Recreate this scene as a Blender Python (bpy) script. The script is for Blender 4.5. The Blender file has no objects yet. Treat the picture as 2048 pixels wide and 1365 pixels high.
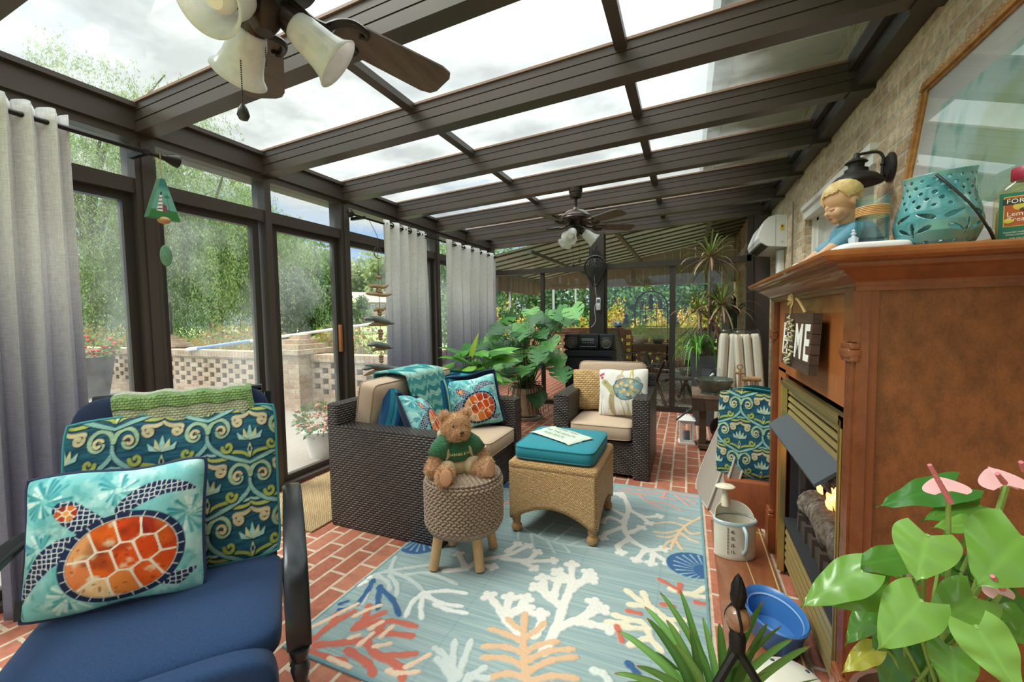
import bpy, bmesh, math, random
import numpy as np
from mathutils import Vector, Matrix, Euler
S = bpy.context.scene
PI = math.pi
R_ = math.radians
rnd = random.Random(7)

# ---------------------------------------------------------------- camera
# The room: X to the right (house wall), Y into the depth, Z up; the eye stands at (0, 0, 1.27).
EYE = 1.27
PPX, PPY = 1024.0, 682.5
_d1 = np.array((1375 - PPX, 630 - PPY)); _d2 = np.array((-957 - PPX, 666 - PPY))
FOC = math.sqrt(-float(_d1 @ _d2))
_y = np.array((_d1[0], _d1[1], FOC)); _y /= np.linalg.norm(_y)
_x = -np.array((_d2[0], _d2[1], FOC)); _x /= np.linalg.norm(_x)
_R = np.stack([_x, _y, np.cross(_x, _y)])
cd = bpy.data.cameras.new('camera'); cam = bpy.data.objects.new('camera', cd)
S.collection.objects.link(cam)
cd.sensor_width = 36.0; cd.lens = FOC * 36.0 / 2048.0; cd.clip_start = 0.02; cd.clip_end = 400
_m = Matrix.Identity(4)
for i in range(3):
    _m[i][0] = _R[i, 0]; _m[i][1] = -_R[i, 1]; _m[i][2] = -_R[i, 2]
_m[2][3] = EYE
cam.matrix_world = _m
S.camera = cam

# ---------------------------------------------------------------- sky, sun, exposure
S.view_settings.view_transform = 'Standard'; S.view_settings.look = 'None'
S.view_settings.gamma = 1.0; S.view_settings.use_curve_mapping = False
S.view_settings.exposure = 0.62
S.cycles.max_bounces = 9; S.cycles.diffuse_bounces = 4; S.cycles.glossy_bounces = 3
S.cycles.transmission_bounces = 6; S.cycles.transparent_max_bounces = 14
S.cycles.caustics_reflective = False; S.cycles.caustics_refractive = False
S.cycles.sample_clamp_indirect = 6.0
W = bpy.data.worlds.new('sky'); S.world = W; W.use_nodes = True
nt = W.node_tree; nt.nodes.clear()
def wn(t): return nt.nodes.new(t)
_tc = wn('ShaderNodeTexCoord'); _sep = wn('ShaderNodeSeparateXYZ'); nt.links.new(_tc.outputs['Generated'], _sep.inputs[0])
_mp = wn('ShaderNodeMapping'); _mp.inputs['Scale'].default_value = (1.0, 1.0, 3.2); nt.links.new(_tc.outputs['Generated'], _mp.inputs[0])
_n = wn('ShaderNodeTexNoise'); _n.inputs['Scale'].default_value = 3.1; _n.inputs['Detail'].default_value = 7; _n.inputs['Roughness'].default_value = 0.55
nt.links.new(_mp.outputs[0], _n.inputs['Vector'])
_up = wn('ShaderNodeMapRange'); _up.inputs['From Min'].default_value = 0.14; _up.inputs['From Max'].default_value = 0.42
_up.inputs['To Min'].default_value = -0.14; _up.inputs['To Max'].default_value = 0.46; nt.links.new(_sep.outputs['Z'], _up.inputs[0])
_ad = wn('ShaderNodeMath'); _ad.operation = 'ADD'; nt.links.new(_n.outputs['Fac'], _ad.inputs[0]); nt.links.new(_up.outputs[0], _ad.inputs[1])
_cl = wn('ShaderNodeValToRGB'); _cl.color_ramp.elements[0].position = 0.44; _cl.color_ramp.elements[1].position = 0.66
nt.links.new(_ad.outputs[0], _cl.inputs[0])
_blue = wn('ShaderNodeValToRGB')
_blue.color_ramp.elements[0].position = 0.0; _blue.color_ramp.elements[0].color = (0.62, 0.77, 0.95, 1)
_blue.color_ramp.elements[1].position = 0.4; _blue.color_ramp.elements[1].color = (0.16, 0.40, 0.86, 1)
nt.links.new(_sep.outputs['Z'], _blue.inputs[0])
_n2 = wn('ShaderNodeTexNoise'); _n2.inputs['Scale'].default_value = 2.3; _n2.inputs['Detail'].default_value = 5
nt.links.new(_mp.outputs[0], _n2.inputs['Vector'])
_cc = wn('ShaderNodeValToRGB')
_cc.color_ramp.elements[0].position = 0.35; _cc.color_ramp.elements[0].color = (0.86, 0.87, 0.88, 1)
_cc.color_ramp.elements[1].position = 0.65; _cc.color_ramp.elements[1].color = (1.0, 0.985, 0.95, 1)
nt.links.new(_n2.outputs['Fac'], _cc.inputs[0])
_mx = wn('ShaderNodeMix'); _mx.data_type = 'RGBA'
nt.links.new(_cl.outputs[0], _mx.inputs['Factor']); nt.links.new(_blue.outputs[0], _mx.inputs['A']); nt.links.new(_cc.outputs[0], _mx.inputs['B'])
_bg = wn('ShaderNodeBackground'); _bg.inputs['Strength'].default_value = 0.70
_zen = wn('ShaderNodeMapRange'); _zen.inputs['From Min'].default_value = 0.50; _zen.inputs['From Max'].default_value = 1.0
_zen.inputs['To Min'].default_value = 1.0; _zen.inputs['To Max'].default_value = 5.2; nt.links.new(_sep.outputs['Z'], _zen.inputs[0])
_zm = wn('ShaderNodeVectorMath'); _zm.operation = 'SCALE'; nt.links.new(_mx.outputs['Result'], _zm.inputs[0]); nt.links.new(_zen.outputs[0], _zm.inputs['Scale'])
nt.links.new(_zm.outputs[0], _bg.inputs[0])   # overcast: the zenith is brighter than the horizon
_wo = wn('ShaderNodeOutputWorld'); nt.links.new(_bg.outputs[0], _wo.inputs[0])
sd = bpy.data.lights.new('sun', 'SUN'); sd.energy = 3.0; sd.angle = R_(24); sd.color = (1.0, 0.95, 0.86)
sun = bpy.data.objects.new('sun', sd); S.collection.objects.link(sun)
sun.rotation_euler = (R_(38), 0, R_(-62))

# ---------------------------------------------------------------- points in the room
def ray(px, py): return _R @ np.array((px - PPX, py - PPY, FOC))
def onZ(px, py, z=0.0): r = ray(px, py); t = (z - EYE) / r[2]; return Vector((r[0] * t, r[1] * t, z))
def onX(px, py, x): r = ray(px, py); t = x / r[0]; return Vector((x, r[1] * t, EYE + r[2] * t))
def onY(px, py, y): r = ray(px, py); t = y / r[1]; return Vector((r[0] * t, y, EYE + r[2] * t))

# ---------------------------------------------------------------- objects
WORLD = set()
def thing(name, label, cat, loc=(0, 0, 0), rot=0, group=None, world=False):
    o = bpy.data.objects.new(name, None); S.collection.objects.link(o)
    o.empty_display_size = 0.1
    o.location = loc; o.rotation_euler = rot if isinstance(rot, (tuple, list, Euler)) else (0, 0, rot)
    tag(o, label, cat, group)
    if world: WORLD.add(o.name)
    return o
def tag(o, label, cat=None, group=None):
    o['label'] = label
    if cat: o['category'] = cat
    if group: o['group'] = group
    return o
def stru(o):
    o['kind'] = 'structure'; return o
def root(o):
    while o.parent: o = o.parent
    return o
def dup(r, loc=None, rot=None, label=None, parent=None):
    c = r.copy(); S.collection.objects.link(c); c.parent = parent
    if loc is not None: c.location = loc
    if rot is not None: c.rotation_euler = rot if isinstance(rot, (tuple, list)) else (0, 0, rot)
    if label: c['label'] = label
    for ch in [x for x in S.collection.objects if x.parent == r]: dup(ch, parent=c)
    return c

class MB:
    def __init__(s): s.v = []; s.f = []; s.c = []; s.m = None; s.col = (1, 1, 1)
    def vs(s, pts):
        k = len(s.v)
        if s.m is not None:
            m = s.m; pts = [tuple(m @ Vector(p)) for p in pts]
        s.v.extend([tuple(p) for p in pts]); s.c.extend([s.col] * len(pts)); return k
    def box(s, c, d, rot=None, taper=1.0):
        x, y, z = d[0] / 2, d[1] / 2, d[2] / 2
        P = [Vector((sx * x * (taper if sz < 0 else 1), sy * y * (taper if sz < 0 else 1), sz * z)) for sz in (-1, 1) for sx, sy in ((-1, -1), (1, -1), (1, 1), (-1, 1))]
        if rot is not None:
            e = (rot if isinstance(rot, Matrix) else Euler(rot).to_matrix()); P = [e @ p for p in P]
        c = Vector(c); k = s.vs([p + c for p in P])
        s.f += [tuple(k + i for i in q) for q in ((3, 2, 1, 0), (4, 5, 6, 7), (0, 1, 5, 4), (1, 2, 6, 5), (2, 3, 7, 6), (3, 0, 4, 7))]
        return s
    def b2(s, a, b): return s.box([(a[i] + b[i]) / 2 for i in range(3)], [abs(b[i] - a[i]) for i in range(3)])
    def bev(s, c, d, r=.01, seg=2, rot=None):
        bm = bmesh.new(); bmesh.ops.create_cube(bm, size=1)
        for v in bm.verts: v.co = Vector((v.co.x * d[0], v.co.y * d[1], v.co.z * d[2]))
        bmesh.ops.bevel(bm, geom=bm.edges[:], offset=min(r, min(d) * .49), segments=seg, affect='EDGES', profile=.5)
        e = (rot if isinstance(rot, Matrix) else Euler(rot).to_matrix()) if rot is not None else Matrix.Identity(3)
        bm.verts.index_update(); c = Vector(c); k = s.vs([e @ v.co + c for v in bm.verts])
        s.f += [tuple(k + v.index for v in f.verts) for f in bm.faces]; bm.free(); return s
    def tube(s, pts, r=.01, n=8, closed=False, caps=True):
        P = [Vector(p) for p in pts]; N = len(P); rr = r if isinstance(r, (list, tuple)) else [r] * N
        up = None; k0 = len(s.v)
        for i in range(N):
            a = P[i - 1] if (i > 0 or closed) else P[i]; b = P[(i + 1) % N] if (i < N - 1 or closed) else P[i]
            t = (b - a); t = t.normalized() if t.length > 1e-9 else Vector((0, 0, 1))
            if up is None: up = Vector((0, 0, 1)) if abs(t.z) < .9 else Vector((1, 0, 0))
            x = up.cross(t); x = x.normalized() if x.length > 1e-6 else Vector((1, 0, 0)).cross(t).normalized()
            y = t.cross(x).normalized(); up = y
            s.vs([P[i] + (x * math.cos(2 * PI * j / n) + y * math.sin(2 * PI * j / n)) * rr[i] for j in range(n)])
        for i in range(N if closed else N - 1):
            a = k0 + i * n; b = k0 + ((i + 1) % N) * n
            for j in range(n): s.f.append((a + j, a + (j + 1) % n, b + (j + 1) % n, b + j))
        if caps and not closed:
            s.f.append(tuple(k0 + j for j in reversed(range(n)))); s.f.append(tuple(k0 + (N - 1) * n + j for j in range(n)))
        return s
    def cyl(s, a, b, r0, r1=None, n=16): return s.tube([a, b], [r0, r0 if r1 is None else r1], n)
    def lathe(s, prof, n=24, c=(0, 0, 0), sx=1.0, sy=1.0, fn=None, cap=True):
        k = len(s.v); c = Vector(c)
        for (r, z) in prof:
            pts = []
            for j in range(n):
                a = 2 * PI * j / n; q = fn(a, z) if fn else 1.0
                pts.append(c + Vector((r * q * math.cos(a) * sx, r * q * math.sin(a) * sy, z)))
            s.vs(pts)
        for i in range(len(prof) - 1):
            for j in range(n): s.f.append((k + i * n + j, k + i * n + (j + 1) % n, k + (i + 1) * n + (j + 1) % n, k + (i + 1) * n + j))
        if cap and prof[0][0] > 1e-5: s.f.append(tuple(k + j for j in reversed(range(n))))
        if cap and prof[-1][0] > 1e-5: s.f.append(tuple(k + (len(prof) - 1) * n + j for j in range(n)))
        return s
    def ell(s, c, r, n=16, rot=None, m=None):
        m = m or n // 2 + 1; e = Euler(rot).to_matrix() if rot is not None else Matrix.Identity(3); c = Vector(c); k = len(s.v)
        for i in range(m + 1):
            th = PI * i / m
            s.vs([c + e @ Vector((r[0] * math.sin(th) * math.cos(2 * PI * j / n), r[1] * math.sin(th) * math.sin(2 * PI * j / n), -r[2] * math.cos(th))) for j in range(n)])
        for i in range(m):
            for j in range(n): s.f.append((k + i * n + j, k + i * n + (j + 1) % n, k + (i + 1) * n + (j + 1) % n, k + (i + 1) * n + j))
        return s
    def puff(s, c, d, e=.3, ez=None, n=40, m=16, rot=None, bulge=0.0):
        ez = ez or e; E = Euler(rot).to_matrix() if rot is not None else Matrix.Identity(3); c = Vector(c); k = len(s.v)
        p = lambda t, q: math.copysign(abs(t) ** q, t)
        for i in range(m + 1):
            th = -PI / 2 + PI * i / m
            pts = []
            for j in range(n):
                a = 2 * PI * (j + .5) / n
                x = p(math.cos(th), ez) * p(math.cos(a), e); y = p(math.cos(th), ez) * p(math.sin(a), e); z = p(math.sin(th), ez)
                z *= 1 + bulge * (1 - x * x) * (1 - y * y)
                pts.append(c + E @ Vector((x * d[0] / 2, y * d[1] / 2, z * d[2] / 2)))
            s.vs(pts)
        for i in range(m):
            for j in range(n): s.f.append((k + i * n + j, k + i * n + (j + 1) % n, k + (i + 1) * n + (j + 1) % n, k + (i + 1) * n + j))
        return s
    def prism(s, poly, a, b, plane='xy', caps=True):
        def q(x, y, h): return (x, y, h) if plane == 'xy' else ((x, h, y) if plane == 'xz' else (h, x, y))
        n = len(poly); k = s.vs([q(x, y, a) for x, y in poly] + [q(x, y, b) for x, y in poly])
        if caps: s.f.append(tuple(k + i for i in reversed(range(n)))); s.f.append(tuple(k + n + i for i in range(n)))
        for i in range(n): s.f.append((k + i, k + (i + 1) % n, k + n + (i + 1) % n, k + n + i))
        return s
    def grid(s, fn, nu, nv, cu=False, cv=False):
        k = len(s.v); mu = nu if cu else nu + 1; mv = nv if cv else nv + 1
        s.vs([fn(i / nu, j / nv) for i in range(mu) for j in range(mv)])
        for i in range(nu):
            for j in range(nv):
                a, b = i, (i + 1) % mu; c, d = j, (j + 1) % mv
                s.f.append((k + a * mv + c, k + b * mv + c, k + b * mv + d, k + a * mv + d))
        return s
    def build(s, name, mat, parent=None, smooth=True, angle=.7, solid=0.0):
        return mesh_obj(name, s.v, s.f, mat, parent, smooth, angle, s.c if any(c != (1, 1, 1) for c in s.c) else None, solid)

def mesh_obj(name, verts, faces, mat, parent=None, smooth=True, angle=.7, cols=None, solid=0.0):
    v = np.asarray(verts, dtype=np.float64).reshape(-1, 3)
    if parent is not None:
        rt = root(parent)
        if rt.name in WORLD:
            mi = np.array((Matrix.LocRotScale(rt.location, rt.rotation_euler, None)).inverted())
            v = v @ mi[:3, :3].T + mi[:3, 3]
    me = bpy.data.meshes.new(name)
    if isinstance(faces, np.ndarray):
        nf, k = faces.shape
        me.vertices.add(len(v)); me.vertices.foreach_set('co', v.astype(np.float32).ravel())
        me.loops.add(nf * k); me.loops.foreach_set('vertex_index', faces.astype(np.int32).ravel())
        me.polygons.add(nf); me.polygons.foreach_set('loop_start', np.arange(0, nf * k, k, dtype=np.int32))
        me.update(calc_edges=True); me.validate()
    else:
        me.from_pydata(v.tolist(), [], faces); me.update()
    np_ = len(me.polygons)
    if np_ and len(me.loops) < 2000000:
        li = np.empty(len(me.loops), dtype=np.int32); me.loops.foreach_get('vertex_index', li)
        nr = np.empty(np_ * 3, dtype=np.float32); me.polygons.foreach_get('normal', nr); nr = np.abs(nr.reshape(-1, 3))
        tot = np.empty(np_, dtype=np.int32); me.polygons.foreach_get('loop_total', tot)
        ax = np.repeat(np.argmax(nr + np.array((0, 1e-4, 2e-4)), axis=1), tot); co = v[li]
        uv = np.where((ax == 0)[:, None], co[:, [1, 2]], np.where((ax == 1)[:, None], co[:, [0, 2]], co[:, [0, 1]]))
        L = me.uv_layers.new(name='UVMap'); L.data.foreach_set('uv', uv.astype(np.float32).ravel())
    if cols is not None:
        a = me.color_attributes.new('Col', 'FLOAT_COLOR', 'POINT')
        c = np.asarray(cols, dtype=np.float32)
        if c.shape[1] == 3: c = np.concatenate([c, np.ones((len(c), 1), np.float32)], 1)
        a.data.foreach_set('color', c.ravel())
    if smooth:
        me.polygons.foreach_set('use_smooth', np.ones(np_, dtype=bool))
        if angle: me.set_sharp_from_angle(angle=angle)
    if mat is not None: me.materials.append(mat)
    o = bpy.data.objects.new(name, me); S.collection.objects.link(o); o.parent = parent
    if solid:
        md = o.modifiers.new('solid', 'SOLIDIFY'); md.thickness = solid; md.offset = 0
    return o
def fix_normals(o):
    bm = bmesh.new(); bm.from_mesh(o.data); bmesh.ops.recalc_face_normals(bm, faces=bm.faces[:]); bm.to_mesh(o.data); bm.free(); return o
def text(body, size, mat, parent, m, name='lettering', depth=.0006, align='CENTER', bold=0.0):
    c = bpy.data.curves.new(name, 'FONT'); c.body = body; c.size = size; c.extrude = depth; c.align_x = align; c.align_y = 'CENTER'; c.offset = bold; c.resolution_u = 2
    t = bpy.data.objects.new(name, c); S.collection.objects.link(t)
    me = bpy.data.meshes.new_from_object(t); bpy.data.objects.remove(t)
    me.materials.clear(); me.materials.append(mat)
    o = bpy.data.objects.new(name, me); S.collection.objects.link(o); o.parent = parent
    me.transform(m); return o

# ---------------------------------------------------------------- materials
def hx(s):
    c = [int(s[i:i + 2], 16) / 255 for i in (0, 2, 4)]
    return tuple(x / 12.92 if x <= .04045 else ((x + .055) / 1.055) ** 2.4 for x in c)
class NT:
    def __init__(s, name):
        s.m = bpy.data.materials.new(name); s.m.use_nodes = True; s.t = s.m.node_tree; s.t.nodes.clear()
        s.out = s.n('ShaderNodeOutputMaterial')
    def n(s, t, **kw):
        o = s.t.nodes.new(t)
        for k, v in kw.items(): setattr(o, k, v)
        return o
    def l(s, a, b): s.t.links.new(a, b)
    def uv(s, scale=(1, 1, 1), rot=0, src='UV'):
        tc = s.n('ShaderNodeTexCoord'); mp = s.n('ShaderNodeMapping'); mp.inputs['Scale'].default_value = scale
        mp.inputs['Rotation'].default_value = rot if isinstance(rot, tuple) else (0, 0, rot); s.l(tc.outputs[src], mp.inputs[0]); return mp.outputs[0]
    def noise(s, vec, scale, detail=4, rough=.55):
        o = s.n('ShaderNodeTexNoise'); o.inputs['Scale'].default_value = scale; o.inputs['Detail'].default_value = detail
        o.inputs['Roughness'].default_value = rough
        if vec is not None: s.l(vec, o.inputs['Vector'])
        return o.outputs['Fac']
    def ramp(s, fac, stops):
        r = s.n('ShaderNodeValToRGB'); e = r.color_ramp.elements
        while len(e) < len(stops): e.new(.5)
        for x, (p, c) in zip(e, stops): x.position = p; x.color = (*c, 1) if len(c) == 3 else c
        s.l(fac, r.inputs[0]); return r.outputs[0]
    def mix(s, fac, a, b, mode='MIX'):
        x = s.n('ShaderNodeMix', data_type='RGBA', blend_type=mode)
        for v, i in ((fac, 'Factor'), (a, 'A'), (b, 'B')):
            if hasattr(v, 'links') or hasattr(v, 'is_linked'): s.l(v, x.inputs[i])
            else: x.inputs[i].default_value = v if i == 'Factor' else ((*v, 1) if len(v) == 3 else v)
        return x.outputs['Result']
    def math(s, op, a, b=None):
        x = s.n('ShaderNodeMath', operation=op)
        for v, i in ((a, 0), (b, 1)):
            if v is None: continue
            if hasattr(v, 'is_linked'): s.l(v, x.inputs[i])
            else: x.inputs[i].default_value = v
        return x.outputs[0]
    def bump(s, h, strength=.3, dist=.01):
        b = s.n('ShaderNodeBump'); b.inputs['Strength'].default_value = strength; b.inputs['Distance'].default_value = dist
        s.l(h, b.inputs['Height']); return b.outputs[0]
    def bsdf(s, col, rough=.6, metal=0., normal=None, spec=.5, sheen=0., coat=0.):
        b = s.n('ShaderNodeBsdfPrincipled')
        if hasattr(col, 'is_linked'): s.l(col, b.inputs['Base Color'])
        else: b.inputs['Base Color'].default_value = (*col, 1)
        if hasattr(rough, 'is_linked'): s.l(rough, b.inputs['Roughness'])
        else: b.inputs['Roughness'].default_value = rough
        b.inputs['Metallic'].default_value = metal; b.inputs['Specular IOR Level'].default_value = spec
        b.inputs['Coat Weight'].default_value = coat; b.inputs['Sheen Weight'].default_value = sheen
        if normal is not None: s.l(normal, b.inputs['Normal'])
        return b.outputs[0]
    def done(s, sh): s.l(sh, s.out.inputs['Surface']); return s.m
MC = {}
def plain(col, rough=.6, metal=0., var=.12, nscale=8., bump=0., bscale=200., spec=.5, name=None, coat=0., bdist=.002, sheen=0.):
    key = ('p', col, rough, metal, var, nscale, bump, bscale, spec, coat)
    if key in MC: return MC[key]
    t = NT(name or 'paint'); c = hx(col); v = t.uv(src='Object')
    nz = t.noise(v, nscale)
    cc = t.mix(nz, tuple(x * (1 - var) for x in c), tuple(min(1, x * (1 + var)) for x in c))
    nrm = t.bump(t.noise(v, bscale, 3), bump, bdist) if bump else None
    MC[key] = t.done(t.bsdf(cc, rough, metal, nrm, spec, sheen, coat)); return MC[key]
def wood(c1, c2, rough=.45, scale=(1, 1, 1), ring=14., name='wood', coat=0., spec=.5, src='Object'):
    key = ('w', c1, c2, rough, scale, ring, src)
    if key in MC: return MC[key]
    t = NT(name); v = t.uv(scale, src=src); n1 = t.noise(v, ring, 6, .65); n2 = t.noise(v, ring * 7, 4, .6)
    f = t.math('ADD', t.math('MULTIPLY', n1, .7), t.math('MULTIPLY', n2, .3))
    cc = t.ramp(f, [(.36, hx(c1)), (.64, hx(c2))])
    MC[key] = t.done(t.bsdf(cc, rough, 0, t.bump(n2, .08, .002), spec, 0, coat)); return MC[key]
def vcol(rough=.8, bump=.25, bscale=500., name='printed_cloth', spec=.2, weave=True, sheen=0.):
    key = ('v', rough, bump, bscale, spec, sheen)
    if key in MC: return MC[key]
    t = NT(name); a = t.n('ShaderNodeVertexColor'); a.layer_name = 'Col'; v = t.uv(src='Object')
    nz = t.noise(v, bscale, 2); c = t.mix(t.math('MULTIPLY', nz, .35), a.outputs[0], (0, 0, 0), 'MIX')
    c = t.mix(t.math('MULTIPLY', t.noise(v, bscale * .5, 2), .18), a.outputs[0], (.02, .02, .02))
    MC[key] = t.done(t.bsdf(c, rough, 0, t.bump(nz, bump, .002) if bump else None, spec, sheen)); return MC[key]
def fabric(col, col2=None, scale=700., rough=.9, bump=.3, name='cloth', sheen=.1, var=.5):
    key = ('f', col, col2, scale, rough)
    if key in MC: return MC[key]
    t = NT(name); v = t.uv(); a = t.uv((1, .12, 1)); b = t.uv((.12, 1, 1))
    n1 = t.noise(a, scale, 2); n2 = t.noise(b, scale, 2); f = t.math('MULTIPLY', t.math('ADD', n1, n2), .5)
    c2 = hx(col2) if col2 else tuple(x * .6 for x in hx(col))
    cc = t.ramp(f, [(.5 - var * .3, c2), (.5 + var * .3, hx(col))])
    MC[key] = t.done(t.bsdf(cc, rough, 0, t.bump(f, bump, .0015), .2, sheen)); return MC[key]
def strands(t, v, w, h, amt=.5):
    """height of a woven surface: rounded strand ends, every other row shifted; returns height and a per-row phase"""
    sx = t.n('ShaderNodeSeparateXYZ'); t.l(v, sx.inputs[0]); r = t.math('DIVIDE', sx.outputs['Y'], h); row = t.math('FLOOR', r); odd = t.math('MULTIPLY', t.math('MODULO', t.math('ABSOLUTE', row), 2.0), .5)
    uu = t.math('ADD', t.math('DIVIDE', sx.outputs['X'], w), odd); fu = t.math('MULTIPLY', t.math('SUBTRACT', t.math('FRACT', uu), .5), 2.0); fv = t.math('MULTIPLY', t.math('SUBTRACT', t.math('FRACT', r), .5), 2.0)
    a = t.math('SUBTRACT', 1.0, t.math('POWER', t.math('ABSOLUTE', fu), 2.6)); b = t.math('SUBTRACT', 1.0, t.math('POWER', t.math('ABSOLUTE', fv), 2.6)); return t.math('MULTIPLY', a, b), t.math('ADD', t.math('FLOOR', uu), t.math('MULTIPLY', row, 7.3))
def wicker(c1, c2, w=.012, h=.006, rough=.45, mortar='000000', bump=.9, name='wicker', bdist=.003):
    key = ('k', c1, c2, w, h)
    if key in MC: return MC[key]
    t = NT(name); v = t.uv(); hh, ph = strands(t, v, w, h); wn_ = t.n('ShaderNodeTexWhiteNoise'); wn_.noise_dimensions = '1D'; t.l(ph, wn_.inputs['W'])
    n = t.noise(v, 160, 3); c = t.mix(wn_.outputs['Value'], hx(c2), hx(c1)); c = t.mix(t.ramp(hh, [(.04, (1,) * 3), (.22, (0,) * 3)]), c, hx(mortar))
    MC[key] = t.done(t.bsdf(t.mix(t.math('MULTIPLY', n, .3), c, hx(c2)), rough, 0, t.bump(t.math('ADD', hh, t.math('MULTIPLY', n, .08)), bump, bdist), .5)); return MC[key]
def bricks(c1, c2, mortar, w=.2, h=.073, ms=.008, rot=0., name='brick', rough=.85, spots=None, off=.5, bump=.6, var=.5):
    t = NT(name); v = t.uv(rot=rot); b = t.n('ShaderNodeTexBrick'); t.l(v, b.inputs['Vector']); b.offset = off
    b.inputs['Color1'].default_value = (*hx(c1), 1); b.inputs['Color2'].default_value = (*hx(c2), 1); b.inputs['Mortar'].default_value = (*hx(mortar), 1)
    b.inputs['Scale'].default_value = 1; b.inputs['Brick Width'].default_value = w; b.inputs['Row Height'].default_value = h
    b.inputs['Mortar Size'].default_value = ms; b.inputs['Mortar Smooth'].default_value = .25
    n1 = t.noise(t.uv((1, 1, 1)), 22, 6, .7); n2 = t.noise(v, 150, 4, .7); n3 = t.noise(v, 2.2, 3)
    cc = t.mix(1.0, b.outputs['Color'], t.ramp(n1, [(.3, (1 - var,) * 3), (.7, (1.0 + var * .35,) * 3)]), 'MULTIPLY')
    cc = t.mix(1.0, cc, t.ramp(n3, [(.3, (.82,) * 3), (.7, (1.08,) * 3)]), 'MULTIPLY')
    if spots:
        cc = t.mix(t.ramp(n2, [(.60, (0, 0, 0)), (.68, (.8, .8, .8))]), cc, hx(spots))
    hgt = t.math('ADD', t.math('SUBTRACT', 1.0, b.outputs['Fac']), t.math('MULTIPLY', n2, .35))
    return t.done(t.bsdf(cc, rough, 0, t.bump(hgt, bump, .006), .3))
def leafmat(name='leaf', trans=.35, rough=.45, spec=.4):
    key = ('lf', trans, rough)
    if key in MC: return MC[key]
    t = NT(name); a = t.n('ShaderNodeVertexColor'); a.layer_name = 'Col'
    d = t.bsdf(a.outputs[0], rough, 0, None, spec); tr = t.n('ShaderNodeBsdfTranslucent'); t.l(t.mix(.3, a.outputs[0], (.5, .6, .1)), tr.inputs[0])
    mx = t.n('ShaderNodeMixShader'); mx.inputs[0].default_value = trans; t.l(d, mx.inputs[1]); t.l(tr.outputs[0], mx.inputs[2])
    MC[key] = t.done(mx.outputs[0]); return MC[key]
def glass(tint=(.95, .98, .97), refl=.75, name='glass', dirt=0.0, base=.04):
    key = ('g', tint, refl, dirt)
    if key in MC: return MC[key]
    t = NT(name); lw = t.n('ShaderNodeLayerWeight'); lw.inputs['Blend'].default_value = .5
    f = t.math('ADD', t.math('MULTIPLY', t.math('POWER', lw.outputs['Facing'], 4.0), refl), base)
    tr = t.n('ShaderNodeBsdfTransparent'); tr.inputs[0].default_value = (*tint, 1)
    gl = t.n('ShaderNodeBsdfGlossy'); gl.inputs['Roughness'].default_value = 0.0
    mx = t.n('ShaderNodeMixShader'); t.l(f, mx.inputs[0]); t.l(tr.outputs[0], mx.inputs[1]); t.l(gl.outputs[0], mx.inputs[2]); o = mx.outputs[0]
    if dirt:
        df = t.n('ShaderNodeBsdfTranslucent'); df.inputs[0].default_value = (.8, .84, .84, 1); m2 = t.n('ShaderNodeMixShader')
        t.l(t.ramp(t.noise(t.uv((1, 1, 1), src='Object'), 1.7, 5, .6), [(.4, (0, 0, 0)), (.75, (dirt,) * 3)]), m2.inputs[0]); t.l(o, m2.inputs[1]); t.l(df.outputs[0], m2.inputs[2]); o = m2.outputs[0]
    MC[key] = t.done(o); return MC[key]

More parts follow.
